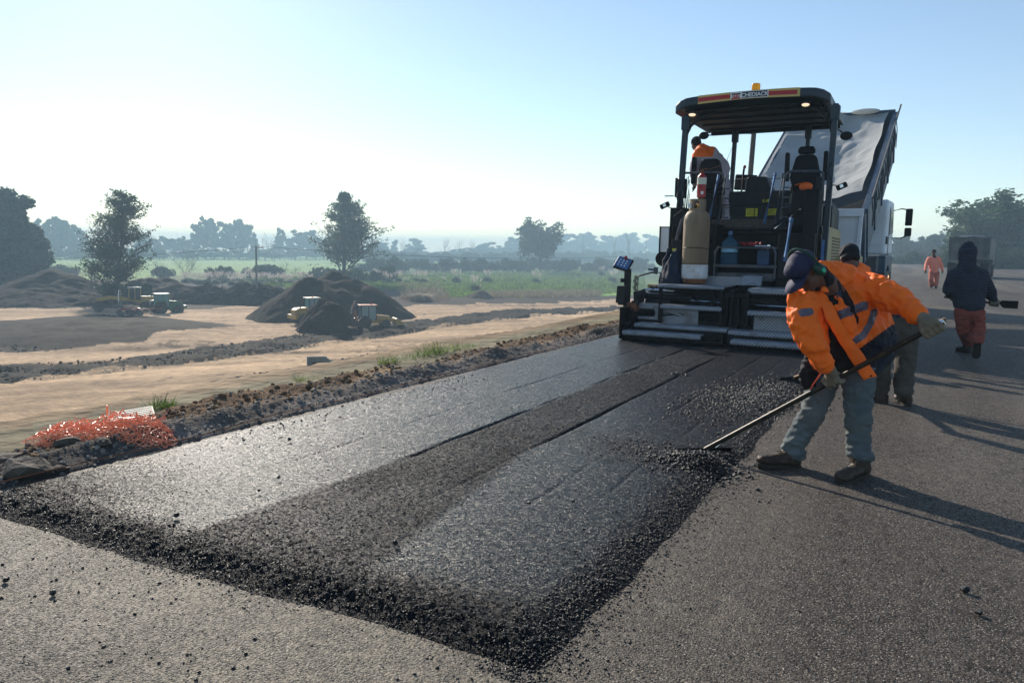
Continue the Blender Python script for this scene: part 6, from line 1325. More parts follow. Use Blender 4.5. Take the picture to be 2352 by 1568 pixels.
wp = empty('wooden_pole', (-9.15, 45, -2.2)); tag(wp, 'brown wooden pole rising behind the paver under its canopy', 'pole'); b = MB().cyl((0, 0, 0), (.35, .0, 12.1), .19, .13, 14); b.build('shaft', mat('pole_timber', (.05, .032, .02), .8, var=.35, vscale=5, bump=.5, streak=True), wp, True)
MB().tube([(-.05, -.1, 12.0), (-.9, -1.0, 9.0), (-.2, -.16, 6.8)], .015, 4).build('stay_wire', M['black'], wp)
# ================================================================== VEGETATION
def leafmat(name, cols, tr=.35):
    m = bpy.data.materials.new(name); m.use_nodes = True; n = m.node_tree; P = n.nodes['Principled BSDF']; L = n.links.new; P.inputs['Roughness'].default_value = .6; P.inputs['Specular IOR Level'].default_value = .3
    at = n.nodes.new('ShaderNodeAttribute'); at.attribute_name = 'col'; sp = n.nodes.new('ShaderNodeSeparateColor'); L(at.outputs['Color'], sp.inputs[0]); oi = n.nodes.new('ShaderNodeObjectInfo')
    a = n.nodes.new('ShaderNodeMath'); a.operation = 'MULTIPLY_ADD'; L(oi.outputs['Random'], a.inputs[0]); a.inputs[1].default_value = .3; L(sp.outputs[0], a.inputs[2])
    c = ramp(n, a.outputs[0], [(.1, cols[0]), (.6, cols[1]), (1., cols[2])]); L(c, P.inputs['Base Color'])
    t = n.nodes.new('ShaderNodeBsdfTranslucent'); L(c, t.inputs[0]); mx = n.nodes.new('ShaderNodeMixShader'); mx.inputs[0].default_value = tr; L(P.outputs[0], mx.inputs[1]); L(t.outputs[0], mx.inputs[2]); L(mx.outputs[0], n.nodes['Material Output'].inputs[0]); return m
M['leaf'] = leafmat('tree_leaves', ((.014, .034, .014), (.036, .072, .026), (.08, .13, .05))); M['leafdark'] = leafmat('dark_tree_leaves', ((.010, .028, .018), (.022, .05, .026), (.05, .085, .035)), .2); M['leafshrub'] = leafmat('shrub_leaves', ((.012, .03, .012), (.03, .055, .02), (.07, .10, .035)), .25)
M['bark'] = mat('bark', (.055, .045, .037), .9, var=.4, vscale=3, bump=.5, streak=True); M['twig'] = mat('grey_twigs', (.13, .105, .09), .9, var=.3)
M['grassblade'] = leafmat('grass_blades', ((.06, .10, .02), (.14, .22, .04), (.26, .32, .08)), .35); M['plume'] = leafmat('pampas_plumes', ((.45, .38, .34), (.6, .52, .47), (.75, .68, .62)), .4); M['drygrass'] = leafmat('dry_grass', ((.14, .11, .07), (.25, .2, .13), (.38, .32, .22)), .35)
def leaves(centers, rads, n, size, r, name, mt, parent, flat=.75, dens=None):
    """leaf clumps: n small quads spread round each centre"""
    cs = np.array([c for c in centers]); rd = np.array(rads); k = r.choice(len(cs), n, p=(rd**2)/(rd**2).sum()); d = r.randn(n, 3); d /= np.linalg.norm(d, axis=1)[:, None]; rr = r.rand(n)**(1/2.2)
    P = cs[k]+d*(rr*rd[k])[:, None]*np.array([1, 1, flat]); a = r.randn(n, 3); a /= np.linalg.norm(a, axis=1)[:, None]; b = np.cross(a, r.randn(n, 3)); b /= np.linalg.norm(b, axis=1)[:, None]; s = size*(.6+.8*r.rand(n))[:, None]
    V = np.stack([P-a*s-b*s*.55, P+a*s-b*s*.45, P+a*s*.9+b*s*.5, P-a*s*.8+b*s*.55], 1).reshape(-1, 3); F = np.arange(n*4).reshape(-1, 4)
    o = np_mesh(name, V, F, mt, parent, False); tone = np.clip(.25+.35*r.rand(n)+.25*r.rand(len(cs))[k], 0, 1); set_col(o, np.repeat(tone, 4)[:, None]*np.ones(3)); return o
def branches(r, h, r0, spread, levels=3, nb=9, up=.45, bend=.12, first=.25, shape=lambda t: 1.):
    mb = MB(); tips = []
    def grow(p, d, L, rad, lev):
        pts = [p]; q = p; dd = d.copy(); n = 5
        for i in range(n):
            dd = (dd+Vector(r.randn(3))*(bend if lev else bend*.35)+Vector((0, 0, .05 if lev else 0))).normalized(); q = q+dd*L/n; pts.append(q)
        mb.tube(pts, rad, 5 if lev else 8, [rad*(1-.75*i/n) for i in range(n+1)]); tips.append((q, lev))
        if lev < levels:
            m_ = nb if lev == 0 else max(2, nb//2-lev)
            for i in range(m_):
                t = first+(1-first)*(i+r.rand())/m_ if lev == 0 else .35+.65*(i+r.rand())/m_; t = min(t, .97); j = int(t*n); f = t*n-j; s = pts[j].lerp(pts[j+1], f); a = r.rand()*6.283
                side = Vector((math.cos(a), math.sin(a), up+.25*r.randn())).normalized(); nd = (side*.85+dd*.35).normalized()
                LL = (spread*shape(t)*(.7+.5*r.rand()) if lev == 0 else L*(.45+.25*r.rand())); grow(s, nd, LL, rad*(1-.7*t)*.5 if lev == 0 else rad*.5, lev+1)
                if lev: tips.append((s.lerp(s+nd*LL, .6), lev))
    grow(Vector((0, 0, -.3)), Vector((r.randn()*.03, r.randn()*.03, 1)).normalized(), h, r0, 0); return mb, tips
def leafy(name, seed, h, spread, r0, nleaf, size, mt, crad, label=None, cat=None, group=None, levels=2, nb=16, up=.35, first=.12, shape=lambda t: 1., flat=.8, low=None):
    r = np.random.RandomState(seed); mb, tips = branches(r, h, r0, spread, levels, nb, up, .1, first, shape); o = empty(name); mb.build('trunk', M['bark'], o, True)
    cs = [t[0] for t in tips if t[1] >= 1]; rd = [crad*(.55+.8*r.rand())*(1.15-.5*min(1, max(0, c.z/h))) for c in cs]
    if low:
        for _ in range(low[0]): a = r.rand()*6.28; q = low[1]*r.rand()**.5; cs.append(Vector((q*math.cos(a), q*math.sin(a), low[2]*r.rand()))); rd.append(crad*(.7+.6*r.rand()))
    leaves([tuple(c) for c in cs], rd, nleaf, size, r, 'crown', mt, o, flat); return tag(o, label, cat, group)
used = set()
def measure(o):
    zs = []; rr = []
    for c in o.children:
        n = len(c.data.vertices); a = np.empty(n*3, np.float32); c.data.vertices.foreach_get('co', a); a = a.reshape(-1, 3); zs.append(np.percentile(a[:, 2], 99.8)); rr.append(np.percentile(np.abs(a[:, :2]), 98) if n else 0)
    return max(zs), 2*max(rr)
_meas = {}
def put_tree(src, px, base_y, top_y, wpx, label, group, Z=PZ, h0=20., w0=13., rz=None, D=None):
    if D is None: b = atZ(px, base_y, Z)
    else: b = atD(px, base_y, D); b.z = Z
    D_ = -b.x*_sh+b.y*_ch; h = atD(px, top_y, D_).z-Z
    if id(src) not in _meas: _meas[id(src)] = measure(src)
    h0, w0 = _meas[id(src)]; sx = (wpx*D_/1700.)/w0
    o = src if id(src) not in used else copy_tree(src); used.add(id(src)); o.location = b; o.scale = (sx, sx, h/h0); o.rotation_euler = (0, 0, rng.rand()*6.28 if rz is None else rz)
    return tag(o, label, 'tree', group)
# the two lone trees
t = leafy('tree', 11, 18.5, 4.6, .42, 12500, .14, M['leaf'], .82, None, None, None, 2, 40, .35, .10, lambda t: 1.0 if t < .6 else 1.05-.7*(t-.6)/.4, low=(22, 3.6, 4.5)); put_tree(t, 265, 697, 436, 138, 'tall lone leafy tree standing behind the grader and the tractor', None)
t = leafy('tree', 24, 23, 7.5, .45, 11000, .20, M['leaf'], 1.1, None, None, None, 2, 36, .40, .10, lambda t: .06+1.25*(1-t)**.85 if t > .2 else .9, low=(22, 6.0, 5)); put_tree(t, 787, 655, 443, 140, 'tall lone leafy tree with airy top behind the largest earth heap', None)
# dark evergreens at the left edge
for i, (px, top, sd, lab) in enumerate([(22, 437, 31, 'tallest dark evergreen at the left edge of the photo'), (62, 480, 32, 'rounded dark evergreen to the right of the tallest one at the left edge'), (-25, 445, 33, 'dark evergreen cut off by the left edge of the photo'), (72, 570, 34, 'lowest dark evergreen beside the left cone of earth')]):
    base = atZ(px, 662, PZ); D_ = -base.x*_sh+base.y*_ch; h = atD(px, top, D_).z-PZ
    t = leafy('evergreen_tree', sd, h*.93, h*.24, .5, 13000, .34, M['leafdark'], 2.1, None, None, None, 1, 42, .45, .03, lambda t: (1.0-.5*t)*(.6+.7*random.random()), 1.15); put_tree(t, px, 662, top, 105 if px < 70 else 60, lab, 'dark evergreens at the left edge')
# far tree belt: a few kinds, copied with their parts
protos = [leafy('tree', 40+i, 20, 6.5, .4, 2600, .75, M['leafdark'], 2.6, None, None, None, 1, 22, .4, .12+.12*(i % 2), lambda t: 1.-.45*t, .8) for i in range(4)]
proto_round = [leafy('tree', 60+i, 13, 8., .5, 5200, .48, M['leafdark'], 2.5, None, None, None, 2, 14, .5, .25, lambda t: 1.15-.35*t, .8) for i in range(2)]
def bare(name, seed, h, spread, r0, nb=10, up=.9, levels=3, first=.15, mt='twig', shape=lambda t: 1-.5*t):
    r = np.random.RandomState(seed); mb, tips = branches(r, h, r0, spread, levels, nb, up, .09, first, shape); o = empty(name); mb.build('branches', M[mt], o, True); return o
protob = [bare('bare_tree', 80, 12, 5, .16, 12, .9), bare('bare_tree', 81, 12, 3.2, .14, 14, 1.6, 2), bare('bare_tree', 82, 4, 6.5, .14, 12, 1.3, 3, .02, shape=lambda t: 1.2)]
used = set()
far = [(100, 503, 30), (118, 498, 30), (132, 503, 26), (149, 507, 26), (164, 517, 22), (180, 517, 24), (195, 525, 24), (326, 545, 26), (342, 541, 26), (358, 548, 24), (374, 543, 26), (391, 548, 26), (407, 543, 26), (424, 550, 24), (438, 553, 24), (452, 515, 22), (466, 498, 24), (484, 501, 28), (500, 512, 26), (514, 509, 28), (530, 507, 28), (545, 504, 30), (558, 511, 28), (570, 516, 26), (588, 530, 18), (649, 524, 18), (634, 548, 26), (662, 548, 24), (690, 530, 34), (705, 529, 34), (718, 545, 22), (735, 552, 26), (862, 561, 30), (880, 555, 30), (903, 551, 16), (952, 548, 26), (940, 560, 20), (968, 562, 24), (1100, 562, 40), (1122, 556, 34), (1150, 560, 40), (1172, 545, 30), (1190, 542, 34), (1300, 537, 40), (1325, 534, 44), (1352, 537, 40), (1370, 548, 30), (1395, 541, 36), (1415, 537, 36), (1440, 534, 36), (1462, 540, 30), (1490, 538, 36), (1515, 542, 36), (1545, 540, 36), (1600, 545, 50), (1660, 545, 50)]
side = lambda px: 'left of the left lone tree' if px < 250 else 'between the two lone trees' if px < 760 else 'right of the right lone tree' if px < 1200 else 'right of the big round far tree'
for i, (px, ty, wd) in enumerate(far):
    put_tree(protos[i % 4], px, 593 if px < 1000 else 596, ty, wd*1.25, f'hazy blue far tree in the belt {side(px)}', f'far trees of the belt {side(px)}', h0=21., w0=15.)
low_ = []
for i, (px, wd) in enumerate([(x, 26) for x in range(-20, 1590, 19)]):
    low_.append(1); put_tree(protos[(i*3+1) % 4], px+rng.randn()*4, 597, 568+rng.rand()*12, wd*1.6, f'low hazy tree at the foot of the far belt {side(px)}', f'low trees of the far belt {side(px)}', h0=21., w0=15.)
put_tree(proto_round[0], 1242, 598, 505, 96, 'big round-crowned hazy tree standing out of the far belt', None, h0=17.5, w0=21, D=330)
# bare trees
for px, by, ty, wd, k, lab in [(425, 642, 572, 74, 2, 'wide bare shrub-like tree beside the pale pampas grass'), (366, 645, 590, 34, 0, 'small bare tree left of the wide bare one'), (172, 652, 600, 56, 0, 'bare tree just left of the left lone tree'), (210, 655, 598, 34, 0, 'bare tree touching the left side of the left lone tree'), (655, 640, 595, 26, 0, 'small bare tree between the utility pole and the right lone tree'), (680, 645, 608, 34, 0, 'low bare tree at the left foot of the right lone tree'), (1338, 612, 538, 10, 1, 'narrow bare poplar left of the paver panel'), (1406, 612, 536, 16, 1, 'bare poplar above the paver control panel, left one'), (1449, 612, 523, 30, 1, 'tallest bare poplar left of the paver'), (1480, 612, 545, 12, 1, 'thin bare poplar nearest the paver'), (1024, 600, 540, 26, 0, 'hazy bare tree in the far belt, left of the big round tree'), (1055, 600, 544, 24, 0, 'hazy bare tree in the far belt, next to the rounded hedge'), (1085, 600, 546, 24, 0, 'third hazy bare tree in the far belt'), (610, 600, 531, 30, 0, 'tall hazy bare tree right of the utility pole'), (630, 600, 533, 26, 0, 'second tall hazy bare tree right of the utility pole'), (735, 600, 538, 26, 0, 'hazy bare tree left of the right lone tree'), (925, 600, 545, 24, 0, 'hazy bare tree right of the right lone tree'), (1235, 612, 562, 34, 0, 'bare tree in front of the big round far tree')]:
    put_tree(protob[k], px, by, ty, wd, lab, None, h0=15. if k == 0 else 13.5 if k == 1 else 9., w0=11. if k == 0 else 7. if k == 1 else 12.)
# hedge-like thickets and shrubs
shr = []
for i in range(3):
    r = np.random.RandomState(100+i); o = empty('shrub'); cs = [(r.randn()*1.6, r.randn()*1.6, 1.3+r.rand()*2.) for _ in range(26)]; leaves(cs, [1.1+.7*r.rand() for _ in cs], 3400, .24, r, 'foliage', M['leafshrub'], o, .8)
    mb = MB()
    for k in range(7): a = r.rand()*6.28; mb.tube([(0.3*math.cos(a), .3*math.sin(a), -.2), (.8*math.cos(a), .8*math.sin(a), 1.2), (1.6*math.cos(a+.3), 1.6*math.sin(a+.3), 2.4)], .07, 5, [.08, .06, .03])
    mb.build('stem', M['bark'], o); shr.append(o)
sh_list = [(375, 640, 612, 40, 'dark round shrub below the wide bare tree'), (485, 642, 616, 30, 'small dark shrub, left one of the pair in the field'), (517, 643, 611, 46, 'dark round shrub, right one of the pair in the field'), (606, 640, 607, 72, 'widest dark shrub just behind the utility pole'), (130, 632, 608, 60, 'dark shrub behind the left cone of earth'), (160, 634, 614, 40, 'dark shrub on the right shoulder of the left cone of earth'), (95, 640, 612, 40, 'shrub beside the dark evergreens')]
for i, (px, by, ty, wd, lab) in enumerate(sh_list):
    o = put_tree(shr[i % 3], px, by, ty, wd, lab, None, h0=4.3, w0=6.4); o['category'] = 'shrub'
r = np.random.RandomState(5)
for i in range(46):
    px = 835+i*15+r.randn()*5; far_ = i % 2; by = 605 if far_ else 624+r.randn()*2; ty = (580+r.randn()*3) if far_ else (594+r.randn()*4); wd = 38+14*r.rand()
    if px > 1480: continue
    o = put_tree(shr[i % 3], px, by, ty, wd, 'bushy green thicket in the back row of the long hedge' if far_ else 'bushy green thicket in the front row of the long hedge', 'back row of the long hedge' if far_ else 'front row of the long hedge', h0=4.3, w0=6.4); o['category'] = 'shrub'
for i, (px, wd) in enumerate([(1365, 60), (1430, 66), (1500, 60), (1570, 60)]):
    o = put_tree(shr[i % 3], px, 604, 575+i*2, wd, 'dark round thicket in front of the far field, ' + ['leftmost of four', 'second of four', 'third of four', 'rightmost of four'][i], None, h0=4.3, w0=6.4); o['category'] = 'shrub'
for i in range(16):
    px = 700+r.rand()*200; o = put_tree(shr[i % 3], px, 648+r.randn()*2, 618+r.randn()*8, 36, 'green bush around the foot of the right lone tree', 'bushes round the right lone tree', h0=4.3, w0=6.4); o['category'] = 'shrub'
for i in range(7):
    px = 222+i*18; o = put_tree(shr[i % 3], px, 690+r.randn()*3, 655+r.randn()*6, 34, 'green bush around the foot of the left lone tree', 'bushes round the left lone tree', h0=4.3, w0=6.4); o['category'] = 'shrub'
# trees beside the far road
bt = leafy('tree', 71, 12, 7.5, .7, 24000, .28, M['leaf'], 2.5, None, None, None, 2, 18, .5, .2, lambda t: 1.2-.35*t, .8)
put_tree(bt, 2290, 622, 450, 205, 'huge dark round-crowned tree at the right, beyond the distant truck', None, Z=-1.2, h0=16.5, w0=19, D=125)
put_tree(proto_round[1], 2362, 622, 492, 110, 'dark tree cut off by the right edge of the photo', None, Z=-1.2, h0=17.5, w0=21, D=120)
put_tree(proto_round[0], 2205, 620, 515, 55, 'smaller rounded tree at the left foot of the huge right tree', None, Z=-1.2, h0=17.5, w0=21, D=135)
for i in range(26):
    px = 2050+i*13; put_tree((protos+proto_round)[i % 6], px+r.randn()*4, 612, 545+r.randn()*6+(8 if i < 5 else 0), 44, 'hazy tree in the wood beyond the end of the road', 'wood beyond the end of the road', Z=-1.5, h0=20, w0=15, D=230+r.rand()*30)
for i in range(14):
    px = 2058+i*11+r.randn()*4; o = put_tree(shr[i % 3], px, 612, 585+r.randn()*6, 30, 'bush along the far end of the road', 'bushes at the far end of the road', Z=-.5, h0=4.3, w0=6.4, D=150+r.rand()*14); o['category'] = 'shrub'
for i in range(12):
    px = 2190+i*16+r.randn()*4; o = put_tree(shr[i % 3], px, 612, 575+r.randn()*8, 40, 'dark bush under the huge right tree', 'bushes under the huge right tree', Z=-.8, h0=4.3, w0=6.4, D=108+r.rand()*8); o['category'] = 'shrub'
for i, (px, ty) in enumerate([(2075, 550), (2105, 545), (2128, 542), (2150, 556), (2165, 552)]):
    put_tree(protob[0], px, 612, ty, 46, 'greyish bare tree at the end of the road, ' + ['leftmost of five', 'second of five', 'middle of five', 'fourth of five', 'rightmost of five'][i], None, Z=-.5, h0=15, w0=11, D=160)
# pampas grass
def blades(r, n, h, sp, wd, name, mt, parent, droop=.5, z0=0.):
    V = []; F = []; T_ = []
    for i in range(n):
        a = r.rand()*6.283; d = np.array([math.cos(a), math.sin(a), 0]); s = np.array([-d[1], d[0], 0])*wd*(.6+.8*r.rand()); L = h*(.55+.5*r.rand()); b0 = np.array([r.randn()*sp*.25, r.randn()*sp*.25, z0]); o_ = sp*(.2+.9*r.rand()); k = len(V); tn = r.rand()*.7
        for t in (0, .4, .75, 1.):
            p = b0+d*o_*t**1.7+np.array([0, 0, L*(t-droop*t*t*.55)]); V += [p-s*(1-t*.9), p+s*(1-t*.9)]; T_ += [tn, tn]
        for q in range(3): F.append((k+2*q, k+2*q+1, k+2*q+3, k+2*q+2))
    o = np_mesh(name, np.array(V), np.array(F), mt, parent, False); set_col(o, np.array(T_)[:, None]*np.ones(3)); return o
pam = []
for i in range(3):
    r = np.random.RandomState(200+i); o = empty('pampas_grass'); blades(r, 420, 1.9, 1.3, .05, 'blades', M['leafshrub'], o)
    V = []; F = []; T_ = []
    for k in range(26):
        a = r.rand()*6.28; q = .7*r.rand()**.5; p = np.array([q*math.cos(a)*1.3, q*math.sin(a)*1.3, 1.5+.9*r.rand()]); d = np.array([math.cos(a)*.25, math.sin(a)*.25, 1.]); d /= np.linalg.norm(d)
        for m_ in range(26):
            c = p+d*(m_/26*.95)+r.randn(3)*.045; s = .09*math.sin(math.pi*(m_+2)/29)+.02; u = r.randn(3); u /= np.linalg.norm(u); v = np.cross(u, d); n0 = len(V); V += [c-u*s*.5, c+v*s*.5, c+u*s*.5+d*s, c-v*s*.5+d*s]; F.append((n0, n0+1, n0+2, n0+3)); T_ += [r.rand()*.7]*4
    q = np_mesh('plumes', np.array(V), np.array(F), M['plume'], o, False); set_col(q, np.array(T_)[:, None]*np.ones(3)); pam.append(o)
pl = [(916, 651, 28), (935, 652, 16), (956, 650, 26), (973, 652, 28), (1021, 650, 14), (1048, 650, 30), (1093, 669, 34), (1120, 649, 28), (1232, 652, 28), (1382, 634, 22), (1407, 650, 30), (868, 645, 26), (882, 648, 24), (895, 652, 24)]
for i, (px, by, hp) in enumerate(pl):
    o = put_tree(pam[i % 3], px, by, by-hp*1.15, hp*.95, 'pale plumed pampas grass tussock ' + ['left of the hedge gap', 'low and dark, second right of the largest heap', 'third of the group right of the largest heap', 'fourth of the group right of the largest heap', 'alone and nearly without plumes', 'with tall plumes in the middle of the meadow', 'growing on the small brown soil cone', 'with upright plumes right of the soil cone', 'alone in the right half of the meadow', 'half hidden in front of the right thicket', 'just left of the paver control panel', 'at the right foot of the largest heap, highest', 'at the right foot of the largest heap, middle', 'at the right foot of the largest heap, lowest'][i], None, h0=3.2, w0=3.); o['category'] = 'grass tussock'; o['kind'] = 'thing'
r = np.random.RandomState(9)
for i in range(34):
    px = 425+i*8.6+r.randn()*3; by = 652+r.randn()*3; o = put_tree(pam[i % 3], px, by, by-24-6*r.rand(), 24, 'pampas tussock in the pale row behind the rubble mounds', 'row of pampas grass behind the rubble mounds', h0=3.2, w0=3.); o['category'] = 'grass tussock'; o['kind'] = 'thing'
# meadow grass and dry weeds on the plain
r = np.random.RandomState(77); V = []; F = []; T_ = []
def tuft_field(n, poly, hmin, hmax, wd, per=5):
    k = 0
    while k < n:
        px = r.uniform(min(p[0] for p in poly), max(p[0] for p in poly)); py = r.uniform(min(p[1] for p in poly), max(p[1] for p in poly))
        if not in_poly(np.array([px]), np.array([py]), poly)[0]: continue
        b = atZ(px, py, PZ); b = np.array([b.x, b.y, PZ-.05]); k += 1; tn = r.rand()*.8; hh = r.uniform(hmin, hmax)
        for _ in range(per):
            a = r.rand()*6.28; d = np.array([math.cos(a), math.sin(a), 0]); s = np.array([-d[1], d[0], 0])*wd; o_ = b+np.array([r.randn()*.35, r.randn()*.35, 0]); n0 = len(V); V.extend([o_-s, o_+s, o_+s*.6+d*hh*.35+np.array([0, 0, hh]), o_-s*.4+d*hh*.35+np.array([0, 0, hh*.9])]); F.append((n0, n0+1, n0+2, n0+3)); T_.extend([tn]*4)
tuft_field(7000, [(560, 640), (860, 634), (1480, 618), (1480, 664), (1200, 668), (900, 668), (560, 655)], .4, 1.0, .10)
tuft_field(1500, [(1030, 668), (1470, 662), (1470, 674), (1150, 684), (1030, 684)], .2, .45, .12)
q = np_mesh('meadow_grass', np.array(V), np.array(F), M['grassblade'], None, False); set_col(q, np.array(T_)[:, None]*np.ones(3)); tag(q, 'rough green meadow grass covering the plain', 'grass', kind='stuff')
V = []; F = []; T_ = []
tuft_field(1600, [(1090, 672), (1380, 668), (1380, 682), (1120, 686)], .4, .9, .05); tuft_field(500, [(915, 655), (1010, 652), (1030, 690), (920, 690)], .5, 1.3, .05)
q = np_mesh('dry_weeds', np.array(V), np.array(F), M['drygrass'], None, False); set_col(q, np.array(T_)[:, None]*np.ones(3)); tag(q, 'dry straw-coloured weeds along the meadow edge', 'weeds', kind='stuff')
o = empty('dry_grass_clump', atZ(965, 690, PZ)); r2 = np.random.RandomState(3); blades(r2, 700, 2.6, 3.4, .05, 'blades', M['drygrass'], o, .9); tag(o, 'large bleached clump of fallen grass right of the largest heap', 'grass clump', kind='thing')
# brush on the rubble mounds
r = np.random.RandomState(12); mb = MB()
for i in range(240):
    px = r.choice([470, 500, 558, 605, 640])+r.randn()*16; b = atD(px, 672+r.randn()*8, 126+r.randn()*2); d = Vector(r.randn(3)); d.z = abs(d.z)*.6; d.normalize(); mb.tube([b, b+d*.8, b+d*1.6+Vector((0, 0, -.2))], .045, 4, [.06, .04, .02])
tag(mb.build('brushwood', M['twig'], None), 'tangled grey cut branches lying on the rubble mounds', 'brushwood', kind='stuff')
# green weeds on the verge crest
vs = [(930, 846, .20), (1020, 830, .24), (1085, 820, .18), (905, 852, .22), (1460, 748, .20), (1180, 806, .16), (1070, 822, .22), (1045, 826, .26), (1000, 832, .34), (975, 838, .30), (950, 842, .26), (885, 850, .26), (720, 905, .18), (690, 915, .18), (335, 958, .16), (365, 962, .22), (390, 972, .16), (60, 1012, .10)]
nm = ['low weed tuft just right of the gravel heap', 'weed tuft between the two tallest weed clumps', 'short weed tuft right of the tallest weed clumps', 'weed tuft touching the gravel heap on its right', 'tuft of weeds on the verge beside the screed', 'small weed tuft half way up the verge', 'weed tuft right of the tallest verge weeds', 'second tallest weed clump on the verge crest', 'tallest weed clump on the verge crest', 'weed clump left of the tallest one on the crest', 'weed clump beside the gravel heap', 'leafy weed clump in front of the gravel heap', 'small weed tuft below the culvert', 'faint weed tuft left of the one below the culvert', 'weed tuft behind the ribbed grey board', 'weed tuft just right of the ribbed grey board', 'low weed tuft right of the orange netting', 'flat weed tuft left of the orange netting']
for (px, py, h), lab in zip(vs, nm):
    g = atYp(px, py, 1); g = Vector((-5.7, 0, 0)); t = -5.7/ray(px, py)[0]; yy = ray(px, py)[1]*t; o = empty('weed_tuft', (-5.7, yy, float(vz(-5.7, yy))-.02)); blades(np.random.RandomState(int(px)), 90, h*1.1, h*.8, .006, 'blades', M['grassblade'], o, .4); tag(o, lab, 'weeds', 'green weeds on the verge', 'thing')

# labels that count along a row, from left to right as seen
rows = {}
for o in C.objects:
    if o.parent is None and o.get('group'): rows.setdefault(o['group'], []).append(o)
fm = {'far trees of the belt left of the left lone tree': '{} hazy blue far tree from the left, left of the left lone tree', 'far trees of the belt between the two lone trees': '{} hazy blue far tree from the left between the two lone trees',
 'far trees of the belt right of the right lone tree': '{} hazy blue far tree from the left beyond the right lone tree', 'far trees of the belt right of the big round far tree': '{} hazy blue far tree from the left beyond the big round far tree',
 'low trees of the far belt left of the left lone tree': '{} low hazy tree from the left, left of the left lone tree', 'low trees of the far belt between the two lone trees': '{} low hazy tree from the left between the two lone trees',
 'low trees of the far belt right of the right lone tree': '{} low hazy tree from the left beyond the right lone tree', 'low trees of the far belt right of the big round far tree': '{} low hazy tree from the left beyond the big round tree',
 'back row of the long hedge': '{} bushy thicket from the left in the back row of the long hedge', 'front row of the long hedge': '{} bushy thicket from the left in the front row of the long hedge',
 'bushes round the right lone tree': '{} green bush from the left around the foot of the right lone tree', 'bushes round the left lone tree': '{} green bush from the left around the foot of the left lone tree',
 'wood beyond the end of the road': '{} hazy tree from the left in the wood beyond the road end', 'bushes at the far end of the road': '{} bush from the left along the far end of the road', 'bushes under the huge right tree': '{} dark bush from the left under the huge right tree',
 'row of pampas grass behind the rubble mounds': '{} pampas tussock from the left in the row behind the rubble mounds'}
for g_, objs in rows.items():
    if g_ in fm: rename_in_order(objs, fm[g_])
# ================================================================== SMALL THINGS ON THE VERGE
M['net'] = mat('orange_plastic_net', (.95, .34, .18), .35, var=.3, vscale=30); _P = M['net'].node_tree.nodes['Principled BSDF']
def netting():
    r = np.random.RandomState(21); c = Vector((-4.98, 3.12, 0)); mb = MB()
    ux = Vector((.93, .37, 0)); uy = Vector((-.37, .93, 0))
    def surf(a, b, ly):
        # crumpled layers of mesh over a low mound
        e = max(0, 1-(a/.52)**2-(b/.24)**2); h = .135*e**.6*(.55+.45*ly)*(1+.55*mnoise.noise(Vector((a*5, b*6, ly*3))))+.035*mnoise.noise(Vector((a*22, b*22, ly*9)))*(e**.3)+.012
        w = .07*mnoise.noise(Vector((a*9+4, b*9, ly*5))); w2 = .07*mnoise.noise(Vector((a*9, b*9+7, ly*5)))
        p = c+ux*(a+w)+uy*(b+w2); p.z = max(float(vz(min(p.x, -4.40), p.y)), .0)*.6+max(h, .012); return p
    for ly in (.1, .55, 1.):
        for b in np.arange(-.25, .26, .030):
            L = .53*math.sqrt(max(0, 1-(b/.26)**2))
            if L < .06: continue
            pts_ = [surf(a+.004*r.randn(), b+.02*math.sin(a*9+ly*5)+.004*r.randn(), ly) for a in np.arange(-L, L, .024)]
            if len(pts_) > 2: mb.tube(pts_, .0019, 3)
        for a in np.arange(-.52, .53, .042):
            L = .25*math.sqrt(max(0, 1-(a/.54)**2))
            if L < .05: continue
            pts_ = [surf(a+.03*math.sin(b*14+ly*3)+.004*r.randn(), b, ly) for b in np.arange(-L, L, .024)]
            if len(pts_) > 2: mb.tube(pts_, .0026, 3)
    for k in range(12):   # loose loops sticking up
        a = r.uniform(-.45, .45); b = r.uniform(-.1, .2); p = surf(a, b, 1); q = p+Vector((r.randn()*.06, r.randn()*.05, .02+.05*r.rand())); s = p+ux*r.uniform(-.14, .14); s.z = p.z-.02; mb.tube([p, q, s], .003, 3)
    p = surf(-.02, .1, 1); mb.tube([p, p+Vector((0, 0, .075))], .006, 4)
    tag(mb.build('plastic_netting', M['net'], None), 'crumpled heap of bright orange plastic netting on the verge', 'netting')
netting()
M['board'] = mat('pale_ribbed_board', (.20, .20, .17), .6, var=.15, vscale=6)
b = MB()
for k in range(7): b.bb(-.16, .16, -.15+.044*k, -.125+.044*k, .006, .016)
b.bb(-.17, .17, -.16, .16, 0, .006); o = b.build('ribbed_board', M['board'], None); p = atD(302, 957, 5.9); o.location = (p.x, p.y, p.z); o.rotation_euler = (R(8), R(-6), R(58)); tag(o, 'small pale ribbed board lying behind the orange netting', 'board')
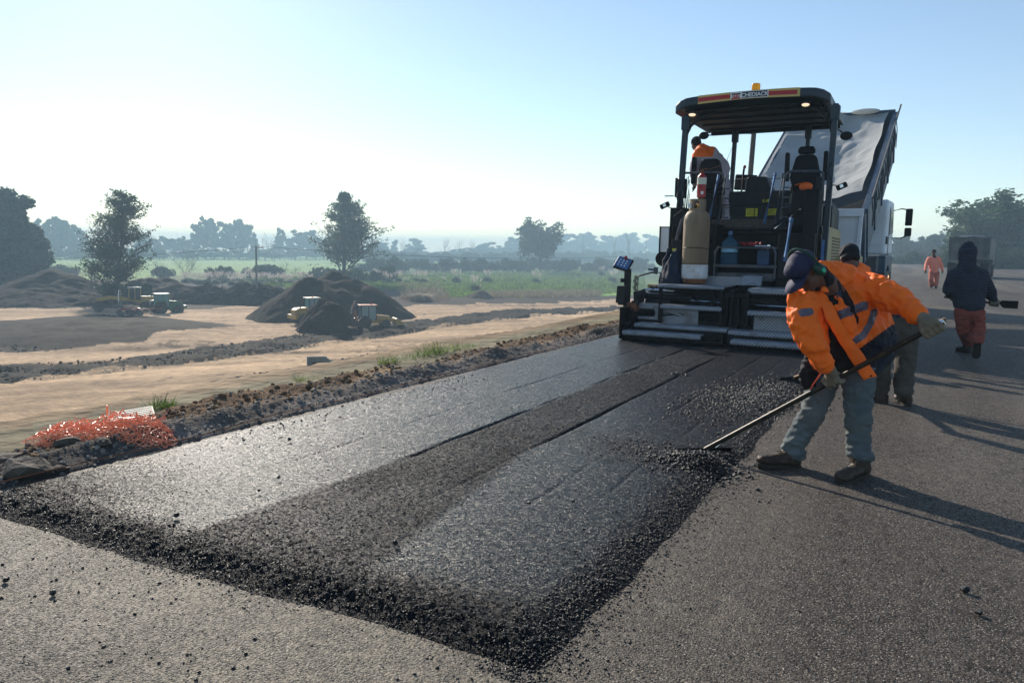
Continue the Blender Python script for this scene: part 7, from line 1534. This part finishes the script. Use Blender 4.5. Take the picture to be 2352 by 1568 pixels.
# stones at the near left
M['rock'] = mat('brown_boulder', (.085, .072, .058), .9, var=.5, vscale=8, bump=.8, bscale=30, spec=.2)
for i, (px, py, X, s, lab) in enumerate([(62, 1095, -4.56, .17, 'big flat-topped boulder below the orange netting'), (-10, 1035, -5.0, .14, 'dark boulder cut off by the left edge below the netting'), (240, 1060, -4.66, .07, 'small stone in the dark verge right of the big boulder'), (160, 1050, -4.9, .09, 'rounded stone just behind the big flat-topped boulder'), (140, 1095, -4.5, .05, 'fist-sized stone at the right foot of the big boulder'), (300, 1052, -4.58, .035, 'small pale stone below the right end of the netting')]):
    t_ = X/ray(px, py)[0]; yy = ray(px, py)[1]*t_; V, F = TPL2[i % 8]; V = V*s*np.array([1.2, 1, .7]); V = V+np.array([fbm(V[:, 1]*30, V[:, 2]*30, 1., 3)*s*.12]*3).T
    o = np_mesh('boulder' if s > .1 else 'stone', V, F, M['rock'], None, False); o.location = (X, yy, float(vz(X, yy))+s*.2); o.rotation_euler = (0, 0, i*1.3); sd_ = o.modifiers.new('sub', 'SUBSURF'); sd_.subdivision_type = 'SIMPLE'; sd_.levels = sd_.render_levels = 2; tag(o, lab, 'stone', 'stones at the near left verge')
# guide string along the strip edge
st = [(-4.42+.006*math.sin(k*.7), 1.8+k*.35, .055+.01*math.sin(k*1.1)) for k in range(28)]
tag(MB().tube(st, .0035, 5).build('guide_string', mat('dirty_orange_string', (.25, .09, .04), .8, var=.3), None), 'thin dirty guide string stretched along the left edge of the strip', 'string')
# ================================================================== HAZE
hz = bpy.data.materials.new('haze'); hz.use_nodes = True; n_ = hz.node_tree; n_.nodes.clear()
ou = n_.nodes.new('ShaderNodeOutputMaterial'); pv = n_.nodes.new('ShaderNodeVolumePrincipled'); pv.inputs['Color'].default_value = (.58, .82, 1, 1); pv.inputs['Density'].default_value = .0012; pv.inputs['Anisotropy'].default_value = .0
n_.links.new(pv.outputs[0], ou.inputs['Volume'])
b_ = MB().box((0, 0, 8.), (3200, 3200, 36))
tag(b_.build('haze', hz), kind='stuff')
